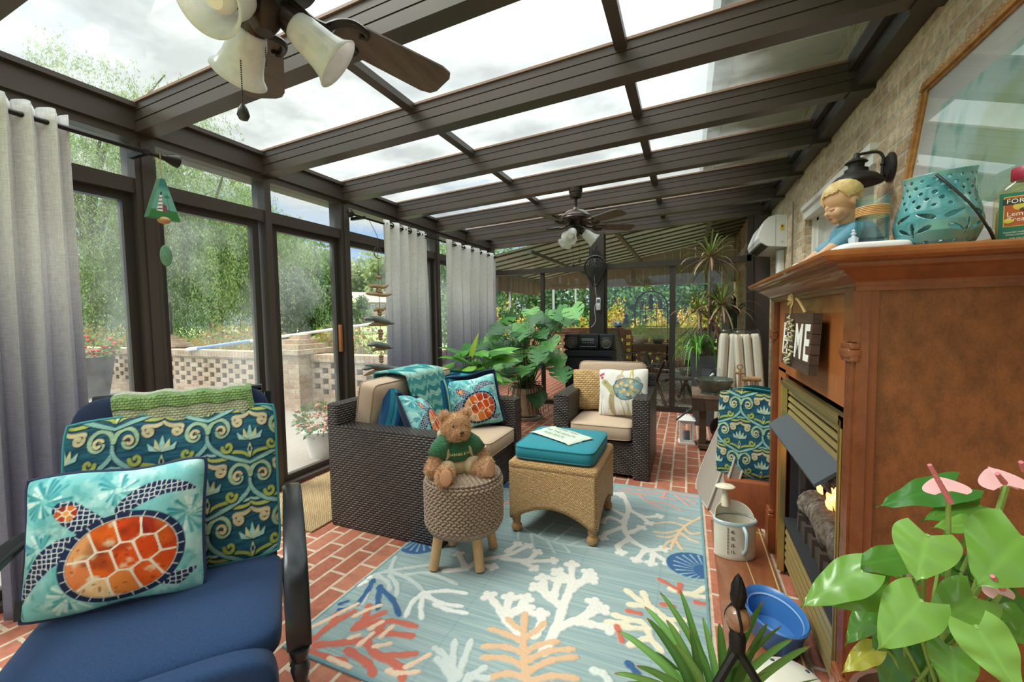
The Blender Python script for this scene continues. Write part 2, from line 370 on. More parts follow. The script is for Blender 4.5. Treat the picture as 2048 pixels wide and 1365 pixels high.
# ---------------------------------------------------------------- painting printed patterns on a fine sheet
class Paint:
    def __init__(s, w, h, d, base):
        s.nx = int(round(w / d)) + 1; s.ny = int(round(h / d)) + 1; s.w = w; s.h = h; s.d = w / (s.nx - 1)
        s.x = np.linspace(0, w, s.nx); s.y = np.linspace(0, h, s.ny)
        s.X, s.Y = np.meshgrid(s.x, s.y, indexing='ij'); s.c = np.empty((s.nx, s.ny, 3)); s.c[:] = hx(base) if isinstance(base, str) else base
        s.hgt = np.zeros((s.nx, s.ny))
    def _bb(s, x0, x1, y0, y1):
        return (slice(max(0, int(np.searchsorted(s.x, x0)) - 1), int(np.searchsorted(s.x, x1)) + 1), slice(max(0, int(np.searchsorted(s.y, y0)) - 1), int(np.searchsorted(s.y, y1)) + 1))
    def put(s, sl, mask, col, h=None):
        c = np.array(hx(col) if isinstance(col, str) else col); mask = np.clip(mask, 0, 1)
        s.c[sl] = s.c[sl] * (1 - mask[..., None]) + c * mask[..., None]
        if h is not None: s.hgt[sl] = s.hgt[sl] * (1 - mask) + h * mask
    def stroke(s, pts, w, col, a=1.0, h=None):
        n = len(pts); ww = w if isinstance(w, (list, tuple, np.ndarray)) else [w] * n
        for i in range(n - 1):
            (x0, y0), (x1, y1) = pts[i], pts[i + 1]; r0, r1 = ww[i] / 2, ww[i + 1] / 2; r = max(r0, r1) + 2 * s.d
            sl = s._bb(min(x0, x1) - r, max(x0, x1) + r, min(y0, y1) - r, max(y0, y1) + r)
            X, Y = s.X[sl], s.Y[sl]
            if X.size == 0: continue
            dx, dy = x1 - x0, y1 - y0; L = dx * dx + dy * dy + 1e-12
            t = np.clip(((X - x0) * dx + (Y - y0) * dy) / L, 0, 1)
            dd = np.hypot(X - x0 - t * dx, Y - y0 - t * dy)
            s.put(sl, a * ((r0 + (r1 - r0) * t - dd) / s.d + .5), col, h)
    def ell(s, cx, cy, rx, ry, col, ang=0., a=1.0, h=None, ring=None):
        r = max(rx, ry) + 2 * s.d; sl = s._bb(cx - r, cx + r, cy - r, cy + r); X, Y = s.X[sl] - cx, s.Y[sl] - cy
        if X.size == 0: return
        u = X * math.cos(ang) + Y * math.sin(ang); v = -X * math.sin(ang) + Y * math.cos(ang)
        q = np.hypot(u / rx, v / ry); m = (1 - q) * min(rx, ry) / s.d + .5
        if ring: m = np.minimum(m, (q - (1 - ring)) * min(rx, ry) / s.d + .5)
        s.put(sl, a * np.clip(m, 0, 1), col, h)
    def poly(s, pts, col, a=1.0, h=None):
        xs = [p[0] for p in pts]; ys = [p[1] for p in pts]; sl = s._bb(min(xs), max(xs), min(ys), max(ys)); X, Y = s.X[sl], s.Y[sl]
        ins = np.zeros(X.shape, bool); n = len(pts)
        for i in range(n):
            (x0, y0), (x1, y1) = pts[i], pts[(i + 1) % n]
            if y0 == y1: continue
            ins ^= ((y0 > Y) != (y1 > Y)) & (X < (x1 - x0) * (Y - y0) / (y1 - y0) + x0)
        s.put(sl, ins * a, col, h)
    def noise(s, scale, seed=0, octv=3):
        g = np.random.RandomState(seed); out = np.zeros((s.nx, s.ny)); amp = 1.; tot = 0
        sx, sy = (scale, scale) if not isinstance(scale, tuple) else scale
        for k in range(octv):
            a, b = max(2, int(s.w / sx) + 2), max(2, int(s.h / sy) + 2); G = g.rand(a + 1, b + 1)
            fx = s.X / s.w * (a - 1); fy = s.Y / s.h * (b - 1); ix = fx.astype(int); iy = fy.astype(int); tx = fx - ix; ty = fy - iy
            tx = tx * tx * (3 - 2 * tx); ty = ty * ty * (3 - 2 * ty)
            out += amp * ((G[ix, iy] * (1 - tx) + G[ix + 1, iy] * tx) * (1 - ty) + (G[ix, iy + 1] * (1 - tx) + G[ix + 1, iy + 1] * tx) * ty); tot += amp; amp *= .5; sx /= 2; sy /= 2
        return out / tot
    def sheet(s, name, fn, mat, parent, smooth=True):
        P = fn(s.X / s.w, s.Y / s.h, s.hgt); v = np.stack(P, -1).reshape(-1, 3)
        i = np.arange(s.nx - 1)[:, None] * s.ny + np.arange(s.ny - 1)[None]; f = np.stack([i, i + s.ny, i + s.ny + 1, i + 1], -1).reshape(-1, 4)
        return mesh_obj(name, v, f, mat, parent, smooth, 0, s.c.reshape(-1, 3))
def spiral(cx, cy, r0, turns, a0, sgn=1, n=26, r1=0.0):
    return [(cx + (r0 + (r1 - r0) * (i / n)) * math.cos(a0 + sgn * 2 * PI * turns * i / n), cy + (r0 + (r1 - r0) * (i / n)) * math.sin(a0 + sgn * 2 * PI * turns * i / n)) for i in range(n + 1)]
def bez(p0, p1, p2, p3, n=14):
    o = []
    for i in range(n + 1):
        t = i / n; u = 1 - t
        o.append(tuple(u ** 3 * a + 3 * u * u * t * b + 3 * u * t * t * c + t ** 3 * d for a, b, c, d in zip(p0, p1, p2, p3)))
    return o
def smooth_path(pts, n=6):
    P = [Vector(p) if len(p) == 3 else Vector((*p, 0)) for p in pts]; o = []
    for i in range(len(P) - 1):
        a, b, c, d = P[max(i - 1, 0)], P[i], P[i + 1], P[min(i + 2, len(P) - 1)]
        for k in range(n):
            t = k / n; o.append(.5 * ((2 * b) + (c - a) * t + (2 * a - 5 * b + 4 * c - d) * t * t + (3 * b - a - 3 * c + d) * t ** 3))
    return o + [P[-1]]

# ================================================================ the room
XL, XR, YB = -2.80, 0.90, 5.81
RY = [1.40 + .735 * k for k in range(-3, 7)]           # rafters; the last one stands over the back wall
bronze = plain('4b423c', .38, .25, .10, 3, .05, 400, name='bronze_aluminium')
bronze2 = plain('3a332f', .42, .2, .10, 3, .05, 400, name='bronze_dark')
gasket = plain('8a6f5c', .5, 0, .1, name='gasket_tan')
floor_m = bricks('bd7a60', 'aa634c', 'd2bca4', .203, .104, .0095, PI / 2, 'brick_paver', .62, '6b3a30', var=.32)
brick_m = bricks('e8d2b2', 'c0a486', 'd6c9b2', .205, .071, .009, 0, 'wall_brick', .9, '5b4a3e', var=.45)
pane_m = glass((.95, .98, .97), .35, 'clear_pane', .0)
roof_m = glass((.93, .97, .965), .55, 'roof_pane', .16)
side_m = glass((.95, .98, .965), .30, 'door_pane', .13)
white_m = plain('e4e2dd', .45, 0, .04, name='white_paint')

def zr(x): return 2.305 + .040 * (x - XL)              # underside of the rafters, rising to the house
stru(tag(MB().b2((XL - .15, -1.5, -.12), (XR + .02, YB + .06, 0)).build('floor', floor_m, None, False), 'red brick paver floor of the sunroom'))
# right wall of the house, with the doorway in it
w = MB()
w.b2((XR, -1.5, 0), (XR + .22, 2.80, 3.05)); w.b2((XR, 4.22, 0), (XR + .22, 10.2, 3.05)); w.b2((XR, 2.80, 2.14), (XR + .22, 4.22, 3.05))
stru(tag(w.build('wall_right', brick_m, None, False), 'tan mottled brick house wall on the right'))
d = stru(thing('door_1', 'white panelled house door in the brick wall', 'door', (XR + .08, 3.51, 0), world=True))
m = MB(); m.b2((XR + .07, 2.80, 0), (XR + .13, 2.91, 2.13)); m.b2((XR + .07, 4.11, 0), (XR + .13, 4.22, 2.13)); m.b2((XR + .07, 2.80, 2.02), (XR + .13, 4.22, 2.13))
m.b2((XR + .045, 2.80, 2.10), (XR + .09, 4.22, 2.14)); m.b2((XR + .05, 4.16, 0), (XR + .09, 4.22, 2.12)); m.b2((XR + .05, 2.80, 0), (XR + .09, 2.86, 2.12))
m.b2((XR - .012, 2.79, 2.045), (XR + .09, 4.215, 2.14)); m.b2((XR - .03, 2.78, 2.115), (XR + .09, 4.218, 2.15)); m.build('door_casing', white_m, d, False)
m = MB(); m.b2((XR + .11, 2.91, 0), (XR + .16, 4.11, 2.02))
for a, b in ((2.98, 3.45), (3.57, 4.04)):
    for z0, z1 in ((.2, .85), (1.0, 1.9)): m.b2((XR + .10, a, z0), (XR + .112, b, z1))
m.build('door_leaf', plain('d9d8d5', .4, 0, .04), d, False)
m = MB()
for a, b in ((3.02, 3.41), (3.61, 4.00)): m.b2((XR + .094, a, 1.06), (XR + .101, b, 1.84))
m.build('door_glass', plain('8d9a9a', .1, 0, .3, 9), d, False)

# left wall: posts, rails, eave beam
m = MB()
m.b2((XL - .16, -1.5, 2.27), (XL + .01, YB + .07, 2.315)); m.b2((XL - .14, -1.5, 2.315), (XL + .03, YB + .07, 2.43)); m.b2((XL - .10, -1.5, 2.43), (XL + .06, YB + .07, 2.455))
m.b2((XL - .10, -1.5, 1.985), (XL, YB, 2.065)); m.b2((XL - .12, -1.5, 0), (XL + .02, YB, .035))
for i, y in enumerate(RY):
    wd = .05 if i % 2 == 1 or i < 2 else .024
    m.b2((XL - .12, y - wd, 0), (XL + .012, y + wd, 2.30))
    if wd > .03: m.b2((XL + .012, y - .022, .02), (XL + .022, y + .022, 2.27))
m.b2((XL - .1, -.9, .44), (XL + .0, .66, .49))
stru(tag(m.build('wall_left', bronze, None, False), 'dark bronze aluminium framing of the glazed left wall'))
nd = 1
for i in range(len(RY) - 1):
    a, b = RY[i] + .05, RY[i + 1] - .05
    nd += 1
    m = MB(); f = .045; x0, x1 = XL - .085, XL - .035
    m.b2((x0, a, .035), (x1, a + f, 1.985)); m.b2((x0, b - f, .035), (x1, b, 1.985)); m.b2((x0, a + f, .035), (x1, b - f, .035 + f)); m.b2((x0, a + f, 1.985 - f), (x1, b - f, 1.985))
    o = stru(tag(m.build('door_%d' % nd, bronze2, None, False), 'sliding glass door leaf in the left wall'))
    stru(MB().b2((XL - .062, a + f, .08), (XL - .057, b - f, 1.94)).build('door_glass', side_m, o, False))
    if i == 4:
        h = plain('a5683c', .5, 0, .2, 30)
        MB().bev((XL - .022, b - .02, 1.11), (.028, .03, .24), .006).build('door_handle', h, o)['label'] = 'reddish wooden pull handle'
    o = stru(tag(MB().b2((XL - .062, RY[i] + .024, 2.065), (XL - .057, RY[i + 1] - .024, 2.27)).build('window_%d' % (i + 1), side_m, None, False), 'transom pane above the sliding doors'))

# roof: rafters, cross bars, panes, ledger on the house wall
PX = [XL + .02, -1.50, -.30, .80]
ang = math.atan(.040)
for i, y in enumerate(RY):
    m = MB(); L = (XR - .08) - XL
    for z0, z1, wd in ((0, .055, .088), (.055, .062, .078), (.062, .108, .088), (.108, .114, .078), (.114, .152, .088)):
        k = m.vs([(XL, y + s_ * wd / 2, zr(XL) + z) for z in (z0, z1) for s_ in (-1, 1)] + [(XR - .08, y + s_ * wd / 2, zr(XR - .08) + z) for z in (z0, z1) for s_ in (-1, 1)])
        m.f += [tuple(k + q for q in f) for f in ((0, 1, 5, 4), (2, 6, 7, 3), (0, 4, 6, 2), (1, 3, 7, 5), (0, 2, 3, 1), (4, 5, 7, 6))]
    o = stru(tag(m.build('ceiling_beam', bronze, None, False), 'dark bronze rafter of the glass roof'))
    m = MB(); k = m.vs([(XL + .02, y + s_ * .052, zr(XL) + z) for z in (.152, .164) for s_ in (-1, 1)] + [(XR - .08, y + s_ * .052, zr(XR) + z) for z in (.152, .164) for s_ in (-1, 1)])
    m.f += [tuple(k + q for q in f) for f in ((0, 1, 5, 4), (2, 6, 7, 3), (0, 4, 6, 2), (1, 3, 7, 5), (0, 2, 3, 1), (4, 5, 7, 6))]
    m.build('glazing_strip', gasket, o, False)
    if i < len(RY) - 1:
        y1 = RY[i + 1]
        for j in range(3):
            k = MB(); x0, x1 = PX[j], PX[j + 1]
            q = k.vs([(x, yy, zr(x) + z) for z in (.166, .172) for x, yy in ((x0, y + .0), (x1, y + .0), (x1, y1 - .0), (x0, y1 - .0))])
            k.f += [tuple(q + t for t in f) for f in ((3, 2, 1, 0), (4, 5, 6, 7), (0, 1, 5, 4), (1, 2, 6, 5), (2, 3, 7, 6), (3, 0, 4, 7))]
            stru(tag(k.build('ceiling_pane', roof_m, None, False), 'pane of the glass roof'))
            if j: stru(tag(MB().b2((x0 - .028, y + .044, zr(x0) + .128), (x0 + .028, y1 - .044, zr(x0) + .166)).build('ceiling_cross_bar', bronze, None, False), 'short cross bar between two roof rafters'))
m = MB(); m.b2((XR - .085, -1.5, 2.46), (XR - .005, YB + .06, 2.55)); m.b2((XR - .12, -1.5, 2.55), (XR - .005, YB + .06, 2.635))
for y in RY: m.b2((XR - .11, y - .055, 2.44), (XR - .002, y + .055, 2.50))
stru(tag(m.build('trim_1', bronze2, None, False), 'dark bronze ledger along the brick wall'))

# back wall: posts, header, panes
m = MB()
m.b2((XL - .12, YB - .05, 1.905), (XR - .2, YB + .05, 1.975)); m.b2((XL - .12, YB - .05, 0), (XR - .18, YB + .05, .06))
m.b2((-1.25, YB - .08, 0), (-1.05, YB + .08, 2.40)); m.b2((XL - .12, YB - .06, 0), (XL + .06, YB + .06, 2.32))
m.b2((-1.975, YB - .03, .05), (-1.925, YB + .03, 1.91)); m.b2((-.215, YB - .035, .05), (-.145, YB + .035, 1.91)); m.b2((.655, YB - .05, 0), (.725, YB + .05, 1.975))
m.b2((.66, YB - .03, 1.97), (.72, YB + .03, 2.45)); m.b2((-1.05, YB - .02, .05), (-1.02, YB + .02, 1.91))
stru(tag(m.build('wall_back', bronze2, None, False), 'dark bronze framing of the glazed back wall'))
stru(tag(MB().b2((.725, YB - .04, 0), (XR, YB + .06, 2.46)).build('trim_2', plain('423833', .55, 0, .15), None, False), 'dark brown filler panel between back glazing and brick wall'))
for j, (x0, x1, z0, z1) in enumerate(((XL + .06, -1.975, .06, 1.905), (-1.925, -1.25, .06, 1.905), (-1.02, -.215, .06, 1.905), (-.145, .655, .06, 1.905), (XL + .06, -1.25, 1.975, 2.33), (-1.05, .66, 1.975, 2.42))):
    stru(tag(MB().b2((x0, YB - .003, z0), (x1, YB + .003, z1)).build('window_%d' % (20 + j), pane_m, None, False), 'glass pane of the back wall'))

# house above the roof: soffit, gutter
m = MB(); m.b2((.27, -2.5, 3.0), (XR + .02, 10.2, 3.03))
for k in range(48): m.b2((.27, -2.5 + k * .26, 2.985), (XR, -2.5 + k * .26 + .2, 3.0))
stru(tag(m.build('trim_3', plain('e6e3d8', .6, 0, .05), None, False), 'pale soffit boards under the house eave'))
m = MB(); m.prism([(.13, 3.13), (.16, 3.01), (.27, 2.98), (.29, 3.0), (.29, 3.14)], -2.5, 10.2, 'xz')
stru(tag(m.build('trim_4', plain('b9bdc2', .4, 0, .05), None, False), 'pale metal gutter along the house eave'))
m = MB(); m.prism([(.13, 3.14), (1.4, 3.9), (1.4, 3.8), (.3, 3.1)], -2.5, 10.2, 'xz')
stru(tag(m.build('trim_5', plain('6a6460', .9, 0, .2), None, False), 'grey shingle roof edge of the house'))

# ================================================================ outdoors
def leaf_mesh(name, pos, size, cols, parent, seed=1, asp=.5, nrm=None, droop=None, mat=None, tilt=1.0):
    g = np.random.RandomState(seed); n = len(pos); pos = np.asarray(pos)
    a = g.randn(n, 3); a /= np.linalg.norm(a, axis=1)[:, None] + 1e-9
    if droop is not None: a = a * (1 - droop[1]) + np.array(droop[0]) * droop[1]; a /= np.linalg.norm(a, axis=1)[:, None]
    b = g.randn(n, 3); b -= (b * a).sum(1)[:, None] * a; b /= np.linalg.norm(b, axis=1)[:, None] + 1e-9
    s = (np.asarray(size) if np.ndim(size) else np.full(n, size)) * g.uniform(.7, 1.25, n)
    l = a * s[:, None]; w_ = b * s[:, None] * asp * .5
    V = np.stack([pos, pos + l * .45 + w_, pos + l, pos + l * .45 - w_], 1).reshape(-1, 3)
    F = np.arange(4 * n).reshape(-1, 4)
    C = np.asarray(cols); ci = g.randint(0, len(C), n); c = C[ci] * g.uniform(.75, 1.2, n)[:, None]
    return mesh_obj(name, V, F, mat or leafmat(), parent, False, 0, np.repeat(c, 4, 0))
def crown_pts(c, r, n, clumps, seed, cr=.35, flat=1.0):
    g = np.random.RandomState(seed); c = np.array(c); r = np.array(r)
    d = g.randn(clumps, 3); d /= np.linalg.norm(d, axis=1)[:, None]; cc = d * (g.uniform(.35, .95, clumps) ** .6)[:, None]
    k = g.randint(0, clumps, n); e = g.randn(n, 3); e /= np.linalg.norm(e, axis=1)[:, None]
    return c + (cc[k] + e * (cr * g.uniform(.5, 1.0, n))[:, None]) * r
GREENS = [hx(x) for x in ('4f7a3c', '5f8a45', '3d6331', '70974e', '2f5029')]
DARKG = [hx(x) for x in ('2f5a3a', '3d6b42', '274a30', '4d7a4a')]
PALEG = [hx(x) for x in ('8fa86e', 'a4b884', '7c985f', 'b3c393', '6d8a55')]
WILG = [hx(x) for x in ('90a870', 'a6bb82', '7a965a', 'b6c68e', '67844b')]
YELG = [hx(x) for x in ('c9b83c', 'd9a23a', 'a9b43e', 'e0c552', '8fae42', 'd9883f')]
ORG = [hx(x) for x in ('8f9440', 'b57a3e', '7f9440', 'ad6a3c', '6a8a3a', 'a88a46')]
bark = plain('6f6355', .9, 0, .3, 12, .5, 30, name='bark', bdist=.02)
lawn = plain('8fa85f', .95, 0, .25, 1.2, name='lawn')
stru(tag(MB().b2((-140, -60, -.14), (80, 180, -.125)).build('ground', lawn, None, False), 'lawn around the house'))
t = NT('aggregate'); v = t.uv(); n1 = t.noise(v, 160, 4, .7); n2 = t.noise(v, 1.1, 4)
cc = t.mix(1., t.ramp(n1, [(.35, hx('7c746b')), (.6, hx('9c958c'))]), t.ramp(n2, [(.3, (.85,) * 3), (.7, (1.05,) * 3)]), 'MULTIPLY')
agg = t.done(t.bsdf(cc, .85, 0, t.bump(n1, .3, .004), .3))
m = MB(); m.b2((-20, -6, -.12), (XL - .15, 1.0, -.04)); m.b2((-4.1, 1.0, -.12), (XL - .15, 10, -.04)); m.b2((-20, 2.72, -.12), (-4.1, 10, -.04))
stru(tag(m.build('terrace', agg, None, False), 'pale aggregate concrete pool deck'))
t = NT('pool_water'); v = t.uv(src='Object'); b = t.bump(t.noise(v, 4, 3), .25, .05)
water = t.done(t.bsdf(t.ramp(t.noise(v, 3, 3), [(.4, hx('3f8fb0')), (.62, hx('63b2cc'))]), .08, 0, b, .6))
stru(tag(MB().b2((-20, 1.0, -.13), (-4.1, 2.72, -.10)).build('water', water, None, False), 'blue pool water beyond the curtain'))
m = MB()
for a, b_ in (((-4.35, 1.0), (-4.1, 2.95)), ((-20, 2.72), (-4.1, 2.95))): m.b2((a[0], a[1], -.05), (b_[0], b_[1], -.01))
stru(tag(m.build('kerb', plain('d9d2c6', .8, 0, .08), None, False), 'pale coping around the pool'))
o = thing('pool_rail', 'white tubular handrail at the pool edge behind the curtain', 'handrail', (-5.2, 1.55, -.03), world=True)
railm = plain('e8eaec', .2, .6, .02)
for dx in (0, .55):
    MB().tube(smooth_path([(-5.2 - dx, 1.85, -.08), (-5.2 - dx, 1.7, .5), (-5.2 - dx, 1.5, .62), (-5.2 - dx, 1.3, .5), (-5.2 - dx, 1.2, -.04)], 6), .024, 8).build('rail', railm, o)

# lattice brick walls
ebr = bricks('cdb7a0', 'b59579', 'b9ab99', .205, .071, .008, 0, 'garden_brick', .9, '8a6c58', var=.35)
def lattice(m, p0, p1, z0, top, base=3, holes=6, th=.2):
    p0, p1 = Vector(p0), Vector(p1); L = (p1 - p0).length; d = (p1 - p0).normalized(); ang = math.atan2(d.y, d.x); h = .0785
    def blk(s, l, z, hh):
        c = p0 + d * (s + l / 2); m.box((c.x, c.y, z + hh / 2), (l, th, hh), (0, 0, ang))
    blk(0, L, z0, h * base)
    for r in range(holes):
        s = -(.16 if r % 2 else 0.); z = z0 + h * (base + r)
        while s < L:
            a, b = max(s, 0), min(s + .21, L)
            if b - a > .02: blk(a, b - a, z, h - .004)
            s += .32
    blk(0, L, z0 + h * (base + holes), top - .1 - (z0 + h * (base + holes))); 
    n = int(L / .075)
    for i in range(n):
        c = p0 + d * ((i + .5) * L / n); m.box((c.x, c.y, top - .05), (L / n - .006, th + .05, .1), (0, 0, ang))
m = MB(); lattice(m, (-16, 4.56, 0), (-5.72, 4.60, 0), -.05, .79); lattice(m, (-5.12, 4.60, 0), (-3.4, 4.62, 0), -.05, .77)
stru(tag(m.build('garden_wall', ebr, None, False), 'pierced brick garden wall beyond the pool deck'))
m = MB(); lattice(m, (-3.4, 4.62, 0), (-3.9, 9.7, 0), -.05, .80); lattice(m, (-3.9, 9.75, 0), (.9, 9.75, 0), -.03, 1.0, 3, 8)
stru(tag(m.build('patio_wall', bricks('c79f83', 'a97a60', 'c0ad9a', .205, .071, .008, 0, 'patio_brick', .9, '7a5646', var=.3), None, False), 'pierced brick wall around the covered patio'))
def pillar(x, y, z1, lab):
    m = MB(); m.b2((x - .3, y - .3, -.05), (x + .3, y + .3, z1 - .25))
    for k in range(4): s_ = .34 - .08 * k; m.b2((x - s_, y - s_, z1 - .25 + k * .07), (x + s_, y + s_, z1 - .18 + k * .07))
    tag(m.build('brick_pillar', ebr, None, False), lab, 'pillar')
pillar(-5.42, 4.58, 1.03, 'stepped brick pillar in the garden wall beside the white pole')
pillar(-9.15, 4.7, 1.06, 'stepped brick pillar in the garden wall carrying a lantern')
o = thing('pillar_lantern', 'dark lantern standing on the far brick garden pillar', 'lantern', (-9.15, 4.7, 1.06))
blk = plain('2e2c2a', .5, .4, .1)
m = MB(); m.b2((-.11, -.11, 0), (.11, .11, .05)); m.cyl((0, 0, .58), (0, 0, .75), .2, .03, 4)
for sx in (-1, 1):
    for sy in (-1, 1): m.b2((sx * .1 - .012, sy * .1 - .012, .05), (sx * .1 + .012, sy * .1 + .012, .6))
m.build('frame', blk, o, False); MB().b2((-.09, -.09, .05), (.09, .09, .58)).build('glass', glass((.8, .85, .85), .4, 'lantern_glass'), o, False)
a_, b_ = onY(380, 701, 4.45) + Vector((0, 0, .015)), onY(690, 656, 4.9)
o = thing('pool_pole', 'long white and blue telescopic pool pole lying on the garden wall', 'pole', a_, world=True)
q = a_.lerp(b_, .42)
MB().cyl(a_, q, .028, None, 10).build('lower_tube', plain('6f8fc2', .4, 0, .05), o)['label'] = 'blue lower tube'
MB().cyl(q, b_ + (b_ - a_) * .3, .022, None, 10).build('upper_tube', plain('e9ebee', .35, .2, .03), o)['label'] = 'white upper tube'
MB().cyl(a_ - (b_ - a_) * .02, a_ + (b_ - a_) * .06, .033, None, 10).build('grip', plain('eceff2', .5, 0, .03), o)

# planters out on the deck
def pot_plant(name, label, cat, loc, r, h, potmat, leaf, flo, hh, seed, square=False, n=500, group=None):
    o = thing(name, label, cat, loc, group=group)
    m = MB()
    if square: m.box((0, 0, h / 2), (r * 2, r * 2, h), None, .72)
    else: m.lathe([(r * .7, 0), (r * .8, h * .3), (r, h * .92), (r * 1.1, h * .93), (r * 1.1, h), (r * .95, h), (r * .93, h * .9), (0, h * .9)], 20)
    m.build('pot', potmat, o)
    g = np.random.RandomState(seed); e = g.randn(n, 3); e /= np.linalg.norm(e, axis=1)[:, None]; p = e * (g.uniform(.3, 1, n) ** .5)[:, None] * np.array((r * 1.5, r * 1.5, hh)) + np.array((0, 0, h + hh * .6))
    p[:, 2] = np.maximum(p[:, 2], h * .9)
    leaf_mesh('foliage', p, r * .28, leaf, o, seed, .55)
    if flo:
        k = p[:n // 9] * np.array((1.05, 1.05, 1)) + np.array((0, 0, r * .15)); m = MB()
        for q in k: m.ell(q, (r * .11, r * .11, r * .09), 6)
        m.build('blossoms', plain(flo, .6), o)
    return o
pot_plant('flower_planter', 'tall grey planter of red flowers against the garden wall', 'planter', onZ(268, 790, -.04) + Vector((-.55, -.42, 0)), .3, .72, plain('5d6066', .6), GREENS, 'd0363a', .22, 3, True)
pot_plant('flower_pot', 'white flower pot of pink blooms on the deck beside the loveseat', 'planter', (-3.26, 2.95, -.04), .16, .26, plain('dcdcd8', .5), GREENS, 'd98a7c', .15, 4)

# shrubs behind the wall (each its own)
def shrub(loc, r, h, cols, seed, label, group, n=900, ls=.09, name='shrub'):
    o = thing(name, label, 'shrub', loc, group=group); g = np.random.RandomState(seed); P = []
    stems = int(16 * r / .6); m = MB()
    for k in range(stems):
        a = g.uniform(0, 2 * PI); rr = r * math.sqrt(g.uniform(0, 1)); tip = Vector((rr * math.cos(a), rr * math.sin(a), h * g.uniform(.6, 1.05) * (1 - .25 * rr / r))); bs = Vector((tip.x * .3, tip.y * .3, 0))
        m.cyl(bs, tip, .012, .004, 4)
        nn = n // stems; tt = g.uniform(.15, 1.0, nn); sp = .13 * (1.15 - tt)[:, None] + .02
        P.append(np.array(bs) + (np.array(tip - bs)) * tt[:, None] + g.randn(nn, 3) * sp * np.array((1, 1, .8)))
    leaf_mesh('foliage', np.concatenate(P), ls, cols, o, seed, .6, droop=((0, 0, 1), .4)); m.build('stems', bark, o)
    return o
for i, (px, r, h) in enumerate(((30, .9, 1.15), (190, 1., 1.2), (262, .5, 1.0), (345, .7, .95), (400, .8, 1.0), (455, .8, 1.1), (500, .8, 1.0), (548, .7, 1.05), (585, .6, 1.1), (655, .7, 1.2), (735, .7, 1.3))):
    p = onZ(px, 790, -.1); k = (5.05 + r) / p.y
    shrub((p.x * k, 5.05 + r, -.1), r, h + .32, ORG, 20 + i, 'green shrub with orange young tips behind the pierced garden wall', 'shrubs behind the garden wall', 2400, .075)
# trees
def trunk(m, p0, p1, r0, r1, seed, br=5, rad=1.5):
    g = random.Random(seed); p0, p1 = Vector(p0), Vector(p1); N = 7; P = [p0.lerp(p1, i / (N - 1)) + Vector((g.uniform(-.1, .1), g.uniform(-.1, .1), 0)) * (i > 0) for i in range(N)]
    m.tube(P, [r0 + (r1 - r0) * i / (N - 1) for i in range(N)], 8)
    for k in range(br):
        t_ = g.uniform(.35, .95); q = p0.lerp(p1, t_); a = g.uniform(0, 2 * PI); e = q + Vector((math.cos(a) * rad, math.sin(a) * rad, rad * g.uniform(.3, .9)))
        m.tube([q, q.lerp(e, .5) + Vector((0, 0, rad * .15)), e], [r1 * 1.3, r1 * .9, r1 * .3], 6)
def tree(name, label, loc, r, h, cols, seed, n=9000, ls=.3, clumps=60, th=.35, group=None, tr=.3):
    o = thing(name, label, 'tree', loc, group=group)
    leaf_mesh('crown', crown_pts((0, 0, th * h + (h * (1 - th)) / 2), (r, r, h * (1 - th) / 2 * 1.05), n, clumps, seed, .32), ls, cols, o, seed, .6)
    m = MB(); trunk(m, (0, 0, 0), (0, 0, h * .8), .05 * h * .6, .03, seed, 6, r * .5); m.build('trunk', bark, o)
    return o
def willow(loc, r, h, ns, seed, label, per=64):
    o = thing('willow_tree', label, 'tree', loc); g = np.random.RandomState(seed)
    a = g.uniform(0, 2 * PI, ns); rr = r * np.sqrt(g.uniform(.05, 1, ns)); top = h * (1 - .42 * (rr / r) ** 2.2) * g.uniform(.55, 1.02, ns); ln = np.minimum(top - .5, g.uniform(.28, .60, ns) * h)
    cl = g.randint(0, 70, ns); ca = g.uniform(0, 2 * PI, 70); cr_ = r * np.sqrt(g.uniform(.1, 1, 70)); ch = h * (1 - .42 * (cr_ / r) ** 2.2) * g.uniform(.55, 1.0, 70)
    bx = cr_[cl] * np.cos(ca[cl]) + g.randn(ns) * r * .10; by = cr_[cl] * np.sin(ca[cl]) + g.randn(ns) * r * .10; top = ch[cl] + g.randn(ns) * .25; ln = np.minimum(top - .25, g.uniform(.2, .75, ns) * h)
    t_ = g.uniform(0, 1, (ns, per)); x = bx[:, None] * (1 + .13 * np.sin(t_ * 2.2)) + .06 * g.randn(ns, per); y = by[:, None] * (1 + .13 * np.sin(t_ * 2.2)) + .06 * g.randn(ns, per); z = top[:, None] + .18 * np.sin(t_ * PI) - ln[:, None] * t_ ** 1.35
    P = np.stack([x, y, z], -1).reshape(-1, 3)
    leaf_mesh('crown', P, .15, WILG, o, seed, .26, droop=((0, 0, -1), .55))
    m = MB(); g2 = random.Random(seed); m.tube([(0, 0, 0), (.15, .1, h * .2), (-.1, 0, h * .38)], [.42, .34, .26], 10)
    for k in range(11):
        aa = k * 2 * PI / 11 + g2.uniform(-.3, .3); R2 = r * g2.uniform(.4, .8); H2 = h * g2.uniform(.55, .92); z0 = h * g2.uniform(.15, .38)
        m.tube(smooth_path([(0, 0, z0), (R2 * .35 * math.cos(aa), R2 * .35 * math.sin(aa), z0 + (H2 - z0) * .55), (R2 * .75 * math.cos(aa + .15), R2 * .75 * math.sin(aa + .15), H2 * .9), (R2 * math.cos(aa + .2), R2 * math.sin(aa + .2), H2)], 4), [.16 - .14 * i / 12 for i in range(13)], 6)
    m.build('trunk', bark, o); return o
def far(px, y, z=-.1): q = onY(px, 640, y); return (q.x, y, z)
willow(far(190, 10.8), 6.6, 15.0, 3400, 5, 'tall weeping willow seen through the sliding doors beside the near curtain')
willow(far(425, 14.5), 4.5, 10.2, 2600, 6, 'weeping willow seen through the door panes right of the near post')
